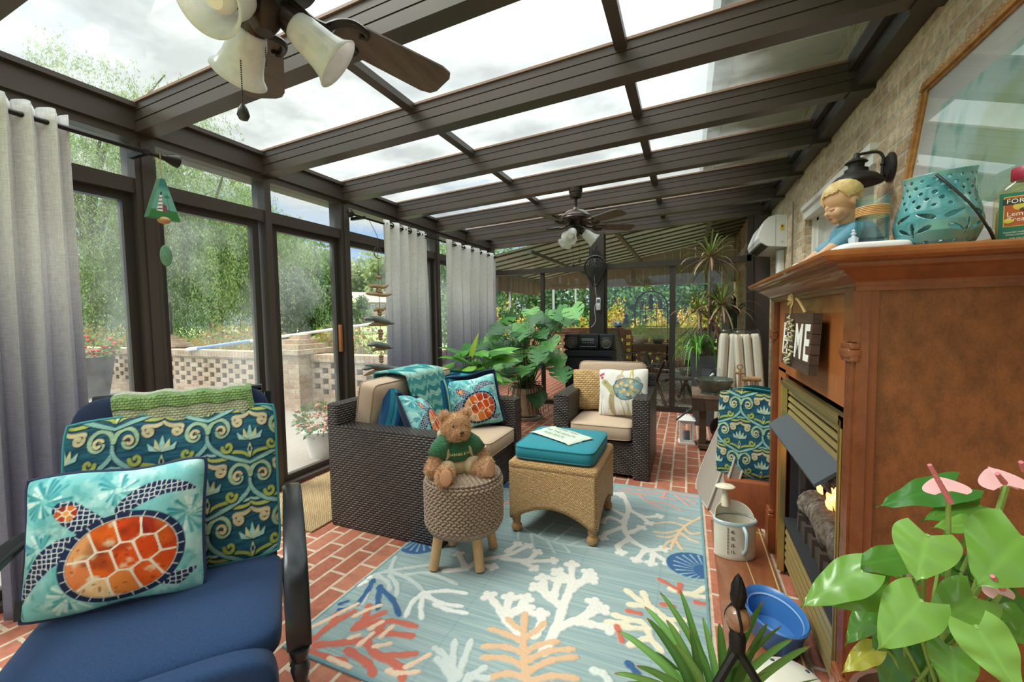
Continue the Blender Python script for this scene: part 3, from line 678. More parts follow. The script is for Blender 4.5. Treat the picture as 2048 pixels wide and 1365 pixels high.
tree('dark_cedar', 'dark green cedar behind the pale pole on the garden wall', far(608, 18.), 1.8, 4.3, DARKG, 11, 9000, .28, 50, .02)
tree('broad_tree', 'bright green leafy tree topping the willow at the sky gap', far(572, 30), 5.0, 10.0, GREENS, 12, 13000, .5, 70, .12)
tree('broad_tree', 'mid green leafy tree just left of the middle door post', far(636, 36), 3.4, 9.2, GREENS, 13, 10000, .5, 60, .08)
tree('round_tree', 'round pale grey-green tree beside the middle door post', far(662, 23), 1.3, 3.7, [hx(x) for x in ('8fa08c', '758a72', 'a3b09a', '64785f')], 14, 8000, .24, 40, .12)
tree('garden_tree', 'small round lawn tree in front of the brick house', far(718, 31), 1.2, 3.4, [hx(x) for x in ('6f8a60', '5a754e', '86a077')], 15, 5000, .25, 30, .2)
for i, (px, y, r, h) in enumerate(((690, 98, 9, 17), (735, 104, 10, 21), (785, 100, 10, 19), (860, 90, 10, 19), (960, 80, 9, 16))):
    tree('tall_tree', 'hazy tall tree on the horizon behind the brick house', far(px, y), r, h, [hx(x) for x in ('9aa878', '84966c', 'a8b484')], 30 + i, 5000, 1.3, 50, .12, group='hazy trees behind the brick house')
for i, (x, y, r, h) in enumerate(((-8.3, 14.4, 1.6, 4.2), (-6.3, 14.6, 2.2, 4.2), (-3.6, 15.2, 2.2, 4.4), (-1.0, 15.0, 2.1, 4.1), (1.6, 15.4, 2.3, 4.5), (4.0, 15.0, 2.2, 4.2))):
    tree('hedge_tree', 'leafy evergreen in the screen of trees behind the patio', (x, y, -.1), r, h, [hx(x) for x in ('6d9a66', '578450', '7fae76', '456d42')], 50 + i, 13000, .16, 80, .04, group='evergreen screen behind the patio')
for i, (x, y, r, h) in enumerate(((-4.9, 10.9, .75, 1.75), (-3.9, 10.8, .7, 1.35), (-1.95, 11.3, .5, 1.75), (-1.25, 11.2, .7, 1.25), (-.35, 11.2, .75, 1.6), (.35, 11.3, .7, 1.5), (-2.7, 11.3, .6, 1.1))):
    shrub((x, y, -.05), r, h + .35, YELG, 70 + i, 'golden yellow shrub with orange tips behind the patio wall', 'golden shrubs behind the patio wall', 1500, .085, 'golden_shrub')
# the brick house across the lawn
hb = bricks('b98a78', 'a5725f', 'c9b5a5', .4, .14, .02, 0, 'house_brick', .9)
hp = Vector(far(716, 66))
o = thing('brick_house', 'two-storey brick house with pale gable across the lawn', 'house', hp, R_(60))
m = MB(); m.b2((0, 0, 0), (9.5, 7, 5.0)); m.build('front_wall', hb, o, False)
m = MB(); m.prism([(-.02, 5.0), (7.0, 5.0), (3.5, 7.1)], -.1, .1, 'yz') if False else m.prism([(0, 0), (7, 0), (7, 5), (3.5, 7.0), (0, 5)], -.12, 0, 'yz'); m.build('gable_wall', plain('cbb9a2', .8, 0, .05), o, False)
m = MB(); k = m.vs([(-.4, -.5, 4.9), (10, -.5, 4.9), (10, 3.5, 7.15), (-.4, 3.5, 7.15), (10, 7.5, 4.9), (-.4, 7.5, 4.9)]); m.f += [(k, k + 1, k + 2, k + 3), (k + 3, k + 2, k + 4, k + 5)]; m.build('roof', plain('9a9490', .8, 0, .08), o, False, solid=.15)
for zz in (.9, 3.2):
    for xx in (1.2, 3.1, 5.2, 7.4):
        f = MB().b2((xx - .75, -.06, zz), (xx + .75, -.0, zz + 1.35)).build('window', plain('e4e0da', .6), o, False)
        MB().b2((xx - .38, -.09, zz + .1), (xx + .38, -.06, zz + 1.25)).build('pane', plain('6e7884', .2), f, False)
        q = MB(); q.b2((xx - .74, -.08, zz), (xx - .45, -.06, zz + 1.35)); q.b2((xx + .45, -.08, zz), (xx + .74, -.06, zz + 1.35)); q.build('shutters', plain('4d4f55', .7), f, False)
stru(tag(MB().b2((-80, 40, -.12), (6, 43.5, -.10)).build('road', plain('c9c2ba', .9), None, False), 'pale lane across the lawn'))

# covered patio behind the back wall
AZ = lambda x: 2.16 + .165 * (x + 3.3)
stru(tag(MB().b2((-3.95, YB + .06, -.12), (XR, 9.8, -.01)).build('patio_floor', bricks('a8604a', '97513f', 'bda18c', .203, .104, .0095, PI / 2, 'patio_paver', .75, None, var=.3), None, False), 'red brick floor of the covered patio'))
m = MB()
for k in range(19):
    y = 5.95 + k * .2
    q = m.vs([(x, yy, AZ(x) + z) for x in (-3.3, XR) for yy, z in ((y, 0), (y + .15, 0), (y + .16, 0), (y + .18, 0), (y + .2, 0))])
    for j in range(4): m.f.append((q + j, q + j + 1, q + 5 + j + 1, q + 5 + j))
aw = NT('awning_sheet'); v = aw.uv(src='Object'); c_ = aw.ramp(aw.noise(v, 2.2, 3), [(.35, hx('b5b1a0')), (.65, hx('a8aa98'))]); d_ = aw.bsdf(c_, .6); tr = aw.n('ShaderNodeBsdfTranslucent'); aw.l(c_, tr.inputs[0]); mx = aw.n('ShaderNodeMixShader'); mx.inputs[0].default_value = .42; aw.l(d_, mx.inputs[1]); aw.l(tr.outputs[0], mx.inputs[2]); awn = aw.done(mx.outputs[0])
o = thing('patio_awning', 'ribbed metal awning with scalloped valance over the patio behind the glass', 'awning', (-1.2, 7.8, 0), world=True)
m.build('ribbed_roof', awn, o, False, solid=.01)
for k in range(11):
    y = 5.90 + k * .36; m = MB(); q = m.vs([(x, yy, AZ(x) + z) for x in (-3.3, XR) for yy, z in ((y + .150, -.028), (y + .185, -.028), (y + .185, -.006), (y + .150, -.006))]); m.f += [tuple(q + i for i in f) for f in ((0, 1, 5, 4), (1, 2, 6, 5), (2, 3, 7, 6), (3, 0, 4, 7), (0, 3, 2, 1), (4, 5, 6, 7))]; m.build('rib', plain('5c6459', .6, .1, .1), o, False)
m = MB(); gal = plain('8b948f', .5, .2, .06)
for x in (-3.25, -2.2, -.95, .3): 
    q = AZ(x) - .058; m.b2((x - .03, 5.95, q - .05), (x + .03, 9.6, q + .0))
m.build('purlins', gal, o, False)
m = MB()
for k in range(24):
    y = 5.95 + k * .152; m.b2((-3.32, y, 1.78), (-3.30 + (.01 if k % 2 else 0), y + .148, AZ(-3.3)))
m.build('side_valance', plain('b0a696', .7, 0, .1), o, False)
m = MB()
for k in range(28):
    x = -3.3 + k * .15; m.b2((x, 9.6, 1.92), (x + .145, 9.62 + (.01 if k % 2 else 0), AZ(x)))
m.b2((-3.3, 9.56, 1.92), (XR, 9.63, 1.98)); m.b2((-3.3, 9.57, 2.28), (XR, 9.62, 2.33))
for x in (-1.2, -.4, .35): m.b2((x, 9.57, 1.92), (x + .05, 9.62, 2.3))
m.build('end_valance', plain('b5aa9a', .7, 0, .1), o, False)
for px in (1022, 1108, 1152):
    p = onX(px, 640, -3.27); MB().b2((-3.3, p.y - .025, -.02), (-3.25, p.y + .025, 2.15)).build('post', plain('b9bfbd', .5, .2, .05), o, False)

# ================================================================ cushions and printed cloth
print_m = vcol(.85, .25, 600)
def pillow_T(u, v, t, p=2.4, q=.55):
    a = np.abs(2 * u - 1); b = np.abs(2 * v - 1)
    return t / 2 * (np.maximum(1 - a ** p, 0) * np.maximum(1 - b ** p, 0)) ** q
def pillow(name, label, loc, rot, w, h, t, paint=None, mat=None, back=None, pipe=None, group=None, cat='cushion', pinch=.05, bend=0., tag_col=None, src=None):
    o = thing(name, label, cat, loc, rot, group)
    def fn(sgn):
        def g(u, v, hgt=0):
            a_, b_ = 2 * u - 1, 2 * v - 1; x = a_ / 2 * w * (1 - pinch * (1 - b_ ** 2)) * (1 - .028 * np.abs(b_) ** 9); z = b_ / 2 * h * (1 - pinch * (1 - a_ ** 2)) * (1 - .03 * np.abs(a_) ** 9) + h / 2 + .004 * np.sin(a_ * 5 + w * 40) * b_
            T = pillow_T(u, v, t); y = -sgn * (T + .02 * T / t * np.sin(a_ * 9 + 2 * b_) * np.sin(b_ * 7 + w * 9) * np.maximum(np.abs(a_), np.abs(b_)) ** 2) + bend * a_ ** 2 + .007 * np.sin(a_ * 3.1 + 1) * b_
            return x, y, z
        return g
    if src is not None:
        c = src.copy(); S.collection.objects.link(c); c.parent = o
    elif paint is not None: paint.sheet('front_cover', fn(1), print_m, o)
    else:
        n = 30; U, V = np.meshgrid(np.linspace(0, 1, n + 1), np.linspace(0, 1, n + 1), indexing='ij'); x, y, z = fn(1)(U, V)
        i = np.arange(n)[:, None] * (n + 1) + np.arange(n)[None]; mesh_obj('front_cover', np.stack([x, y, z], -1).reshape(-1, 3), np.stack([i, i + n + 1, i + n + 2, i + 1], -1).reshape(-1, 4), mat, o, True, 0)
    n = 20; U, V = np.meshgrid(np.linspace(0, 1, n + 1), np.linspace(0, 1, n + 1), indexing='ij'); x, y, z = fn(-1)(U, V)
    i = np.arange(n)[:, None] * (n + 1) + np.arange(n)[None]; mesh_obj('back_cover', np.stack([x, y, z], -1).reshape(-1, 3), np.stack([i, i + 1, i + n + 2, i + n + 1], -1).reshape(-1, 4), back or mat, o, True, 0)
    if pipe:
        e = [(k / 16, 0) for k in range(16)] + [(1, k / 16) for k in range(16)] + [(1 - k / 16, 1) for k in range(16)] + [(0, 1 - k / 16) for k in range(16)]
        P = [tuple(float(q) for q in fn(1)(np.float64(u), np.float64(v))) for u, v in e]
        MB().tube(P, .006, 6, True).build('piping', pipe, o)
    return o
# --- sea turtle print
def turtle_print(w, h, d=.0022):
    P = Paint(w, h, d, '7fc4c4'); n = P.noise(.05, 3); P.c = P.c * (1 - .0) ; a = P.noise(.02, 5)
    P.put((slice(None), slice(None)), np.clip((n - .45) * 4, 0, 1) * .8, 'bfe4de'); P.put((slice(None), slice(None)), np.clip((a - .56) * 6, 0, 1) * .55, '3f9fa3')
    g = random.Random(4)
    for cx, cy in ((.13, .83), (.52, .86), (.3, .16), (.93, .6), (.12, .5)):
        for k in range(26):
            a = 2 * PI * k / 26 + g.uniform(-.05, .05); r0 = .03; r1 = g.uniform(.08, .15)
            P.stroke([((cx + r0 * math.cos(a)) * w, (cy + r0 * math.sin(a)) * h), ((cx + r1 * math.cos(a + .25)) * w, (cy + r1 * math.sin(a + .25)) * h)], [.006, .011], g.choice(('4aa3a8', '9fd8d4', '2f8f98', 'd5efe8')), .45)
        for rr in (.055, .028): P.ell(cx * w, cy * h, rr * w, rr * w, '59b0b2', 0, .4, ring=.25)
    nv = '1d2b4d'; wh = 'dfe8ea'; A = (slice(None), slice(None)); gr_ = np.random.RandomState(6)
    def cells(mask, seeds, wd, col, metric=(1, 1)):
        d1 = np.full(P.X.shape, 9.); d2 = d1.copy(); idx = np.zeros(P.X.shape, int)
        for k, (sx, sy) in enumerate(seeds):
            dd = np.hypot((P.X - sx) * metric[0], (P.Y - sy) * metric[1]); new = dd < d1; d2 = np.where(new, d1, np.minimum(d2, dd)); idx = np.where(new, k, idx); d1 = np.where(new, dd, d1)
        return idx, np.clip((wd - (d2 - d1)) / P.d + .5, 0, 1) * mask
    fm = np.zeros(P.X.shape)
    def flip(pts, ws):
        c0 = P.c.copy(); P.c[:] = 0; P.stroke([(x * w, y * h) for x, y in pts], [q * w for q in ws], (1., 1., 1.)); m_ = P.c[..., 0].copy(); P.c[:] = c0; np.maximum(fm, m_, out=fm)
    flip(bez((.33, .50), (.2, .52), (.08, .38), (.02, .14), 12), [.13, .14, .14, .14, .135, .13, .12, .11, .095, .08, .06, .035, .01])
    flip(bez((.56, .72), (.66, .84), (.78, .86), (.95, .78), 10), [.08, .10, .115, .12, .12, .115, .10, .09, .075, .06, .02])
    flip([(.78, .16), (.86, .14), (.95, .17)], [.09, .10, .03]); flip([(.27, .75), (.34, .68), (.46, .58)], [.12, .15, .15]); flip([(.24, .76), (.29, .72)], [.11, .15])
    P.put(A, fm, nv)
    sd_ = [(x * .031 * w + gr_.uniform(-.006, .006) * w, y * .031 * w + gr_.uniform(-.006, .006) * w) for x in range(33) for y in range(int(h / w * 33) + 1)]
    sd_ = [q for q in sd_ if fm[min(P.nx - 1, max(0, int(q[0] / P.d))), min(P.ny - 1, max(0, int(q[1] / P.d)))] > .05]
    _, e_ = cells(fm, sd_, .0021, wh); P.put(A, e_ * .9, wh)
    cx, cy, rx, ry, an = .575 * w, .37 * h, .345 * w, .325 * h, .28
    P.ell(cx, cy, rx, ry, nv, an); sx, sy = rx * .87, ry * .87
    u = ((P.X - cx) * math.cos(an) + (P.Y - cy) * math.sin(an)) / sx; v = (-(P.X - cx) * math.sin(an) + (P.Y - cy) * math.cos(an)) / sy
    m = np.clip((1 - np.hypot(u, v)) * 40, 0, 1); n1 = P.noise(.09, 11); n2 = P.noise(.035, 12); n3 = P.noise(.012, 14)
    def pt(a_, b_): return (cx + a_ * sx * math.cos(an) - b_ * sy * math.sin(an), cy + a_ * sx * math.sin(an) + b_ * sy * math.cos(an))
    seeds = [pt(*q) for q in ((-.78, .02), (-.36, .0), (.08, .0), (.50, .02), (.86, .0), (-.62, .62), (-.16, .66), (.30, .66), (.70, .56), (-.62, -.60), (-.16, -.66), (.30, -.66), (.70, -.54))]
    idx, e_ = cells(m, seeds, .0052, wh)
    base = np.array([hx(c) for c in ('ea8a50', 'ea6a22', 'e45818', 'dc4c14', 'c84418', 'eca86a', 'ea6a20', 'dc4c14', 'a8321a', 'f0c690', 'ec8a40', 'e45818', 'd44c16')])[idx]
    P.c = P.c * (1 - m[..., None]) + base * m[..., None]
    P.put(A, m * np.clip((n1 - .5) * 5, 0, 1) * .7, 'ee7a2c'); P.put(A, m * np.clip((n2 - .58) * 7 + np.clip(-u - .2, 0, 1) * 1.2 * (n1 - .25) * 3, 0, 1) * .85, 'f3ddb2'); P.put(A, m * np.clip((.42 - n1) * 7 + (u - .5) * .6, 0, 1) * .6, '6a1a18'); P.put(A, m * np.clip((n3 - .66) * 6, 0, 1) * .6, '5a1a16')
    P.put(A, e_, 'f6ead6')
    for k in range(26):
        a = 2 * PI * k / 26; P.stroke([pt(math.cos(a), math.sin(a)), pt(1.12 * math.cos(a), 1.12 * math.sin(a))], .0022, wh)
    P.ell(cx, cy, rx * .885, ry * .885, 'efe0c8', an, .9, ring=.018)
    hm_ = np.clip((1 - np.hypot((P.X - .262 * w) / (.062 * w), (P.Y - .735 * h) / (.055 * h))) * 20, 0, 1); i2, e2 = cells(hm_, [((.262 + .042 * math.cos(k * 1.05)) * w, (.735 + .036 * math.sin(k * 1.05)) * h) for k in range(6)] + [(.262 * w, .735 * h)], .003, wh)
    P.c = P.c * (1 - hm_[..., None]) + np.array([hx(c) for c in ('a8341c', 'd9742c', '8f2c1a', 'c85a24', 'b03a1c', 'd9843c', 'e8a25a')])[i2] * hm_[..., None]; P.put(A, e2, 'f0dcc0')
    return P
# --- scroll damask
def damask_print(w, h, d=.0026, tw=.245, th=.33):
    P = Paint(w, h, d, '20566a'); n = P.noise((.06, .006), 3, 3); A = (slice(None), slice(None)); P.put(A, np.clip((n - .5) * 5, 0, 1) * .6, '153a50'); P.put(A, np.clip((.45 - n) * 5, 0, 1) * .5, '2c7684')
    def st(q, ww, c):
        ww = ww if isinstance(ww, list) else [ww] * len(q)
        P.stroke([(x + .002, y - .002) for x, y in q], [v + .005 for v in ww], '10293c', .8); P.stroke(q, ww, c)
    def bulb(n_, a, b): return [a + (b - a) * math.sin(PI * (.15 + .85 * k / n_)) for k in range(n_ + 1)]
    for j in range(-2, int(2 * h / th) + 3):
        for i in range(-1, int(w / tw) + 2):
            ox, oy = i * tw + (tw / 2 if j % 2 else 0), j * th * .5
            q = lambda pts, s: [(ox + s * x * tw, oy + y * th) for x, y in pts]
            for s in (-1, 1):
                st(q(bez((0, -.04), (.30, .05), (.56, .14), (.50, .34), 16), s), bulb(16, .006, .013), '8fc0b4')
                st(q(spiral(.355, .335, .145, 1.2, 0, 1, 26, .02), s), [.013 - .006 * k / 26 for k in range(27)], 'a3c2a0')
                st(q(spiral(.345, .33, .055, .8, .5, 1, 14, .02), s), .008, 'd9c79a')
                st(q(bez((.02, .03), (.10, .12), (.30, .06), (.33, .14), 12), s), bulb(12, .005, .011), 'a9b65a'); st(q(spiral(.265, .15, .065, 1.0, 0, -1, 18, .014), s), [.011 - .004 * k / 18 for k in range(19)], 'a9b65a')
                st(q(bez((.0, .50), (.12, .40), (.24, .52), (.20, .40), 10), s), bulb(10, .004, .015), 'cfc29a'); st(q(spiral(.145, .405, .055, 1., 0, -1, 16, .01), s), .010, 'cfc29a')
                st(q(bez((.0, .56), (.10, .48), (.26, .58), (.40, .50), 10), s), bulb(10, .003, .011), 'b5bd62'); st(q(bez((.0, .60), (.08, .56), (.16, .62), (.24, .58), 8), s), bulb(8, .003, .009), '9fcabf')
            for k in (-2, -1, 0, 1, 2): st(q([(.0, .20), (k * .055, .27 - .02 * abs(k)), (k * .075, .35 - .035 * abs(k))], 1), [.004, .014, .003], 'a6d2ca' if k % 2 == 0 else 'cfd3a4')
            st(q([(0, .02), (0, .10), (0, .16)], 1), [.004, .014, .003], 'c8d6a0'); P.ell(ox, oy + .10 * th, .004, .010, '0f3346')
    P.c *= (.62 + .45 * P.noise((.04, .008), 8, 3))[..., None]
    return P
def stripe_print(w, h, d=.003, horiz=False):
    P = Paint(w, h, d, '1f6f80'); g = random.Random(9); A = P.Y if horiz else P.X; x = 0.
    while x < (h if horiz else w):
        b = g.choice((.006, .010, .018, .03, .022)); c = g.choice(('1c4d78', '2b8f98', '1a6a78', '3fa7a8', 'b9c46a', '164262', '2b8f98', 'd9d9a0')) if b < .012 else g.choice(('1c4d78', '2b8f98', '1a6a78', '2a7f90', '153f63'))
        P.put((slice(None), slice(None)), ((A >= x) & (A < x + b)).astype(float), c); x += b
    return P
navy_c = fabric('243f63', '182c4b', 900, name='navy_cloth', bump=.25); navy_b = fabric('24304c', '1a2238', 800, name='dark_navy_cloth')
teal_b = fabric('2f8a92', '226f78', 700, name='teal_cloth'); tan_c = fabric('c9b29a', 'b39b83', 1100, name='tan_cloth', bump=.12, var=.4); piping_t = plain('2d7f88', .8, 0, .05); piping_n = plain('1f2d4e', .8, 0, .05)

# ================================================================ the navy recliner
LB = (-1.514, .772, 0); LA = .899
rec = thing('recliner', 'navy cushioned patio recliner with black metal arms beside the near curtain', 'chair', LB, LA)
blackmetal = plain('26282b', .28, .6, .15, 20, name='black_metal')
m = MB(); m.puff((0, -.20, .41), (.60, .48, .11), .22, .5, 56, 20, bulge=.15)
m.build('seat_cushion', navy_c, rec, True, 0)
m = MB(); m.puff((0, -.455, .24), (.58, .10, .40), .3, .35, 48, 20)
for z in (.355, .325): m.tube([(-.285, -.505, z), (.285, -.505, z)], .012, 8)
m.build('leg_rest', navy_c, rec)
m = MB(); m.puff((0, .13, .735), (.56, .10, .60), .16, .3, 56, 20, rot=(R_(-21), 0, 0)); m.build('back_cushion', navy_b, rec, True, 0)
m = MB(); m.tube([(-.25, .285, 1.005), (.25, .285, 1.005)], .014, 8)
for s in (-1, 1): m.tube([(s * .27, .05, .40), (s * .27, .28, .985)], .013, 8)
m.build('back_frame', blackmetal, rec)
for s in (-1, 1):
    m = MB(); P = smooth_path([(s * .335, .22, .595), (s * .34, .05, .655), (s * .34, -.2, .655), (s * .34, -.40, .60), (s * .34, -.47, .50), (s * .34, -.48, .42)], 5)
    k0 = len(m.v); n = len(P)
    def fn(u, v):
        i = min(int(u * (n - 1) + .5), n - 1); t_ = (P[min(i + 1, n - 1)] - P[max(i - 1, 0)]).normalized(); nn = Vector((1, 0, 0)).cross(t_).normalized(); a = 2 * PI * v
        return P[i] + Vector((1, 0, 0)) * (.030 * math.copysign(abs(math.cos(a)) ** .6, math.cos(a))) + nn * (.011 * math.copysign(abs(math.sin(a)) ** .6, math.sin(a)))
    m.grid(fn, n - 1, 16, False, True); m.build('armrest', blackmetal, rec)
    m = MB(); m.lathe([(.026, .42), (.022, .40), (.016, .385), (.024, .365), (.019, .34), (.015, .33), (.021, .31)], 14, (s * .34, -.48, 0)); m.bev((s * .34, -.485, .16), (.042, .035, .32), .008)
    m.build('front_leg', blackmetal, rec)
    m = MB(); m.tube([(s * .335, .22, .595), (s * .32, .22, .35), (s * .33, .34, .01)], .016, 8); m.tube([(s * .33, -.47, .37), (s * .30, .1, .36)], .014, 8); m.build('rear_leg', blackmetal, rec)
LM = Matrix.Translation(LB) @ Matrix.Rotation(LA, 4, 'Z')
def on_rec(x, y, z): return LM @ Vector((x, y, z))
damask = damask_print(.57, .52)
pillow('scroll_cushion', 'large teal scroll-patterned cushion leaning in the navy recliner', on_rec(.012, -.015, .462), (R_(-17), 0, LA), .57, .52, .11, damask, None, teal_b, piping_t, pinch=.012)
TP = turtle_print(.41, .385)
tp = pillow('turtle_cushion', 'aqua cushion with an orange sea turtle standing on the navy recliner seat', on_rec(-.108, -.12, .468), (R_(-13), R_(1), LA - .05), .41, .385, .18, TP, None, navy_b, piping_n)
tsrc = [c for c in tp.children if c.name.startswith('front_cover')][0]
MB().box((-.20, -.01, .045), (.012, .003, .05)).build('care_tag', plain('26262a', .8), tp)
# crocheted throw over the recliner back
def yarn(c1, c2, sc=90, name='knit'):
    key = ('y', c1, c2, sc)
    if key in MC: return MC[key]
    t = NT(name); v = t.uv(); h1, ph = strands(t, v, 1.5 / sc, 1. / sc); n = t.noise(v, sc * 6, 3)
    c = t.mix(t.ramp(h1, [(.0, (.55,) * 3), (.3, (0,) * 3)]), t.mix(t.math('MULTIPLY', n, .5), hx(c1), hx(c2)), hx(c2))
    MC[key] = t.done(t.bsdf(c, .95, 0, t.bump(t.math('ADD', h1, t.math('MULTIPLY', n, .4)), 1., .006), .1, .3)); return MC[key]
o = thing('crochet_throw', 'pale green crocheted throw with green stripe over the recliner back', 'blanket', on_rec(.02, .25, 1.0), LA)
def drape(u, v, x0=-.185, x1=.205):
    x = x0 + (x1 - x0) * u; s = v * .42 - .24
    if s < -.035: y, z = -.100 + (-.035 - s) * -.385, -.005 + (s + .035) * .92
    elif s < .035: y, z = -.100 + (s + .035) * 1.9, .012 + .012 * math.cos(s / .035 * 1.5)
    else: y, z = .032, -.0 - (s - .035)
    return (x + .012 * math.sin(v * 7), y + .004 * math.sin(u * 40), z + .004 * math.sin(u * 23))
def part_drape(name, u0, u1, v0, v1, mat, off=0.): MB().grid(lambda u, v: (Vector(drape(u0 + (u1 - u0) * u, v0 + (v1 - v0) * v)) + Vector((0, -off, off))), 30, 24).build(name, mat, o, True, 0, solid=.014)
part_drape('cream_field', .0, 1., .0, .45, yarn('b9bd9a', '858b68', 120)); part_drape('green_stripe', .0, 1., .45, .525, yarn('86a860', '5c8240', 120), .002); part_drape('pale_border', .0, 1., .525, 1., yarn('cfd0b8', '9aa080', 120))
MB().grid(lambda u, v: Vector(drape(.955 + .05 * u, v)) + Vector((0, -.004, .003)), 4, 30).build('green_edge', yarn('86a860', '5c8240', 120), o, True, 0, solid=.016)

# ================================================================ the coral rug
RX0, RX1, RY0, RY1 = -1.443, .095, 1.075, 3.14
P = Paint(RX1 - RX0, RY1 - RY0, .0042, '93a5a4')
n = P.noise((.30, .005), 2, 2); P.put((slice(None), slice(None)), np.clip((n - .5) * 6, 0, 1) * .45, '7a969a'); P.put((slice(None), slice(None)), np.clip((.46 - n) * 6, 0, 1) * .45, 'a9bab6')
P.put((slice(None), slice(None)), (np.minimum(np.abs((P.Y + .11) % .25 - .125), np.abs((P.X) % .38 - .19)) < .004) * .22, '5f8790')
def rp(pts): 
    o_ = []
    for cx, cy in pts:
        q = onZ(560 + cx / 2.226, 900 + cy / 2.226, .008); o_.append((q.x - RX0, q.y - RY0))
    return o_
def coral(col, w, *ls, h=.004, taper=.8):
    for l in ls:
        q = [tuple(v[:2]) for v in smooth_path(rp(l), 4)]; k = len(q); P.stroke(q, [w * (1 - (1 - taper) * i / k) * (1 + .18 * math.sin(i * 2.1)) for i in range(k)], col, 1., h)
def knobs(col, w, *ls, h=.004):
    w = w * 1.22
    coral(col, w, *ls, h=h, taper=.75)
    for l in ls:
        a, b = rp(l[-2:]); d = Vector((b[0] - a[0], b[1] - a[1])).normalized(); p = Vector((-d.y, d.x))
        for s in (-.9, 0, .9): q = Vector(b) + d * (w * (.75 if s == 0 else .3)) + p * s * w * .62; P.ell(q.x, q.y, w * .42, w * .42, col, 0, 1, h)
W_ = 'd9d5cc'; PC = 'd2ad8a'; RD = 'c46c5a'; GR = 'b9c0bc'; NV = '3c5f88'
coral('a9b7b5', .018, [(1060, 335), (1180, 400), (1290, 425), (1410, 440)], [(1120, 375), (1130, 440)], [(1190, 400), (1225, 460)], [(1220, 410), (1300, 345)], [(1150, 385), (1215, 325)], [(1290, 425), (1360, 400)], [(1060, 335), (1062, 400)], [(1260, 420), (1290, 455)])
coral(GR, .024, [(420, 560), (480, 545), (545, 562), (610, 600), (650, 645)], [(545, 562), (660, 550), (790, 600)], [(470, 545), (590, 525), (700, 510)], [(490, 540), (515, 480)], [(490, 560), (520, 600), (522, 650)], [(440, 565), (480, 590), (490, 625)], [(440, 560), (410, 600), (368, 690)])
coral('dcdcd6', .026, [(640, 640), (590, 680), (560, 745)], [(640, 645), (628, 700), (632, 755)], [(645, 640), (740, 630), (832, 642)], [(650, 650), (720, 685), (812, 700)], [(690, 690), (750, 715), (832, 730)])
coral(NV, .028, [(415, 585), (390, 630), (345, 692)], [(440, 618), (500, 670), (530, 740)], [(445, 610), (438, 660), (435, 712)]); coral(NV, .02, [(265, 690), (300, 678)], [(262, 715), (290, 712)])
for (cx, cy) in ((375, 590), (352, 602), (395, 570)): q = rp([(cx, cy)])[0]; P.ell(q[0], q[1], .02, .016, 'e9e5de', .5, 1, .004)
coral(RD, .034, [(78, 895), (150, 845), (230, 780), (330, 722)], [(235, 780), (250, 735)], [(160, 872), (280, 862), (380, 848), (440, 800), (490, 765), (605, 790)], [(450, 815), (585, 832)], [(380, 850), (430, 915), (520, 918), (600, 912)], [(440, 920), (530, 970), (545, 1030)], [(300, 895), (390, 955), (415, 1005)], [(345, 780), (460, 728)], [(375, 768), (395, 698)], [(330, 800), (440, 765)], [(120, 900), (210, 930), (290, 945)], [(85, 850), (110, 848)])
coral('e3c3a8', .022, [(100, 812), (210, 760), (300, 712), (345, 690)], [(310, 842), (350, 828)], [(310, 972), (220, 932)], [(560, 972), (665, 915)], [(350, 875), (412, 822)], [(400, 800), (455, 770)], [(480, 985), (520, 1000), (620, 990)], [(330, 745), (380, 720), (450, 695)], [(500, 790), (450, 835)], [(420, 880), (490, 865)])
knobs(W_, .036, [(1175, 905), (1228, 800), (1262, 700), (1295, 610), (1300, 520)], [(1262, 700), (1190, 650), (1172, 580)], [(1200, 655), (1150, 618)], [(1215, 665), (1240, 590)], [(1290, 630), (1345, 590), (1372, 555)], [(1330, 595), (1378, 582)], [(1298, 580), (1245, 550)], [(1235, 795), (1310, 765), (1372, 735), (1395, 690)], [(1310, 765), (1390, 780), (1455, 792)], [(1370, 735), (1425, 715)], [(1080, 835), (1010, 760), (975, 705), (938, 660)], [(1000, 740), (1022, 668)], [(1010, 745), (1060, 715), (1090, 672)], [(1040, 725), (1090, 712)], [(1130, 830), (1165, 780), (1162, 742)])
knobs('d5d1c8', .03, [(1522, 195), (1552, 262), (1530, 335), (1560, 400), (1645, 450), (1720, 498)], [(1552, 268), (1620, 300), (1680, 297)], [(1600, 292), (1640, 325)], [(1535, 330), (1470, 302), (1435, 318)], [(1545, 300), (1462, 258)], [(1532, 345), (1455, 372), (1440, 390)], [(1556, 398), (1505, 430), (1518, 455)], [(1630, 445), (1592, 488)], [(1665, 465), (1655, 502)], [(1560, 370), (1605, 350)], [(1530, 215), (1500, 200)], [(1640, 452), (1700, 445)])
knobs('d5d1c8', .028, [(735, 540), (830, 530), (890, 495), (1010, 472), (1100, 432)], [(1010, 455), (1055, 425)], [(990, 485), (1095, 495), (1142, 460)], [(1090, 500), (1210, 495)], [(1080, 498), (1125, 525)], [(830, 530), (800, 470)], [(890, 515), (940, 522)])
coral(PC, .030, [(1090, 735), (1085, 900), (1105, 1050)], [(1085, 808), (1050, 790), (1012, 755)], [(1085, 858), (1000, 820), (935, 800)], [(1085, 905), (1000, 880), (905, 878)], [(1088, 965), (1000, 930), (902, 928)], [(1092, 1015), (1010, 1000), (930, 1020)], [(1088, 840), (1140, 810), (1180, 772)], [(1090, 905), (1160, 870), (1240, 857)], [(1092, 945), (1200, 900), (1308, 890)], [(1095, 995), (1210, 940), (1320, 925)], [(1105, 1040), (1210, 1010), (1325, 1022)])
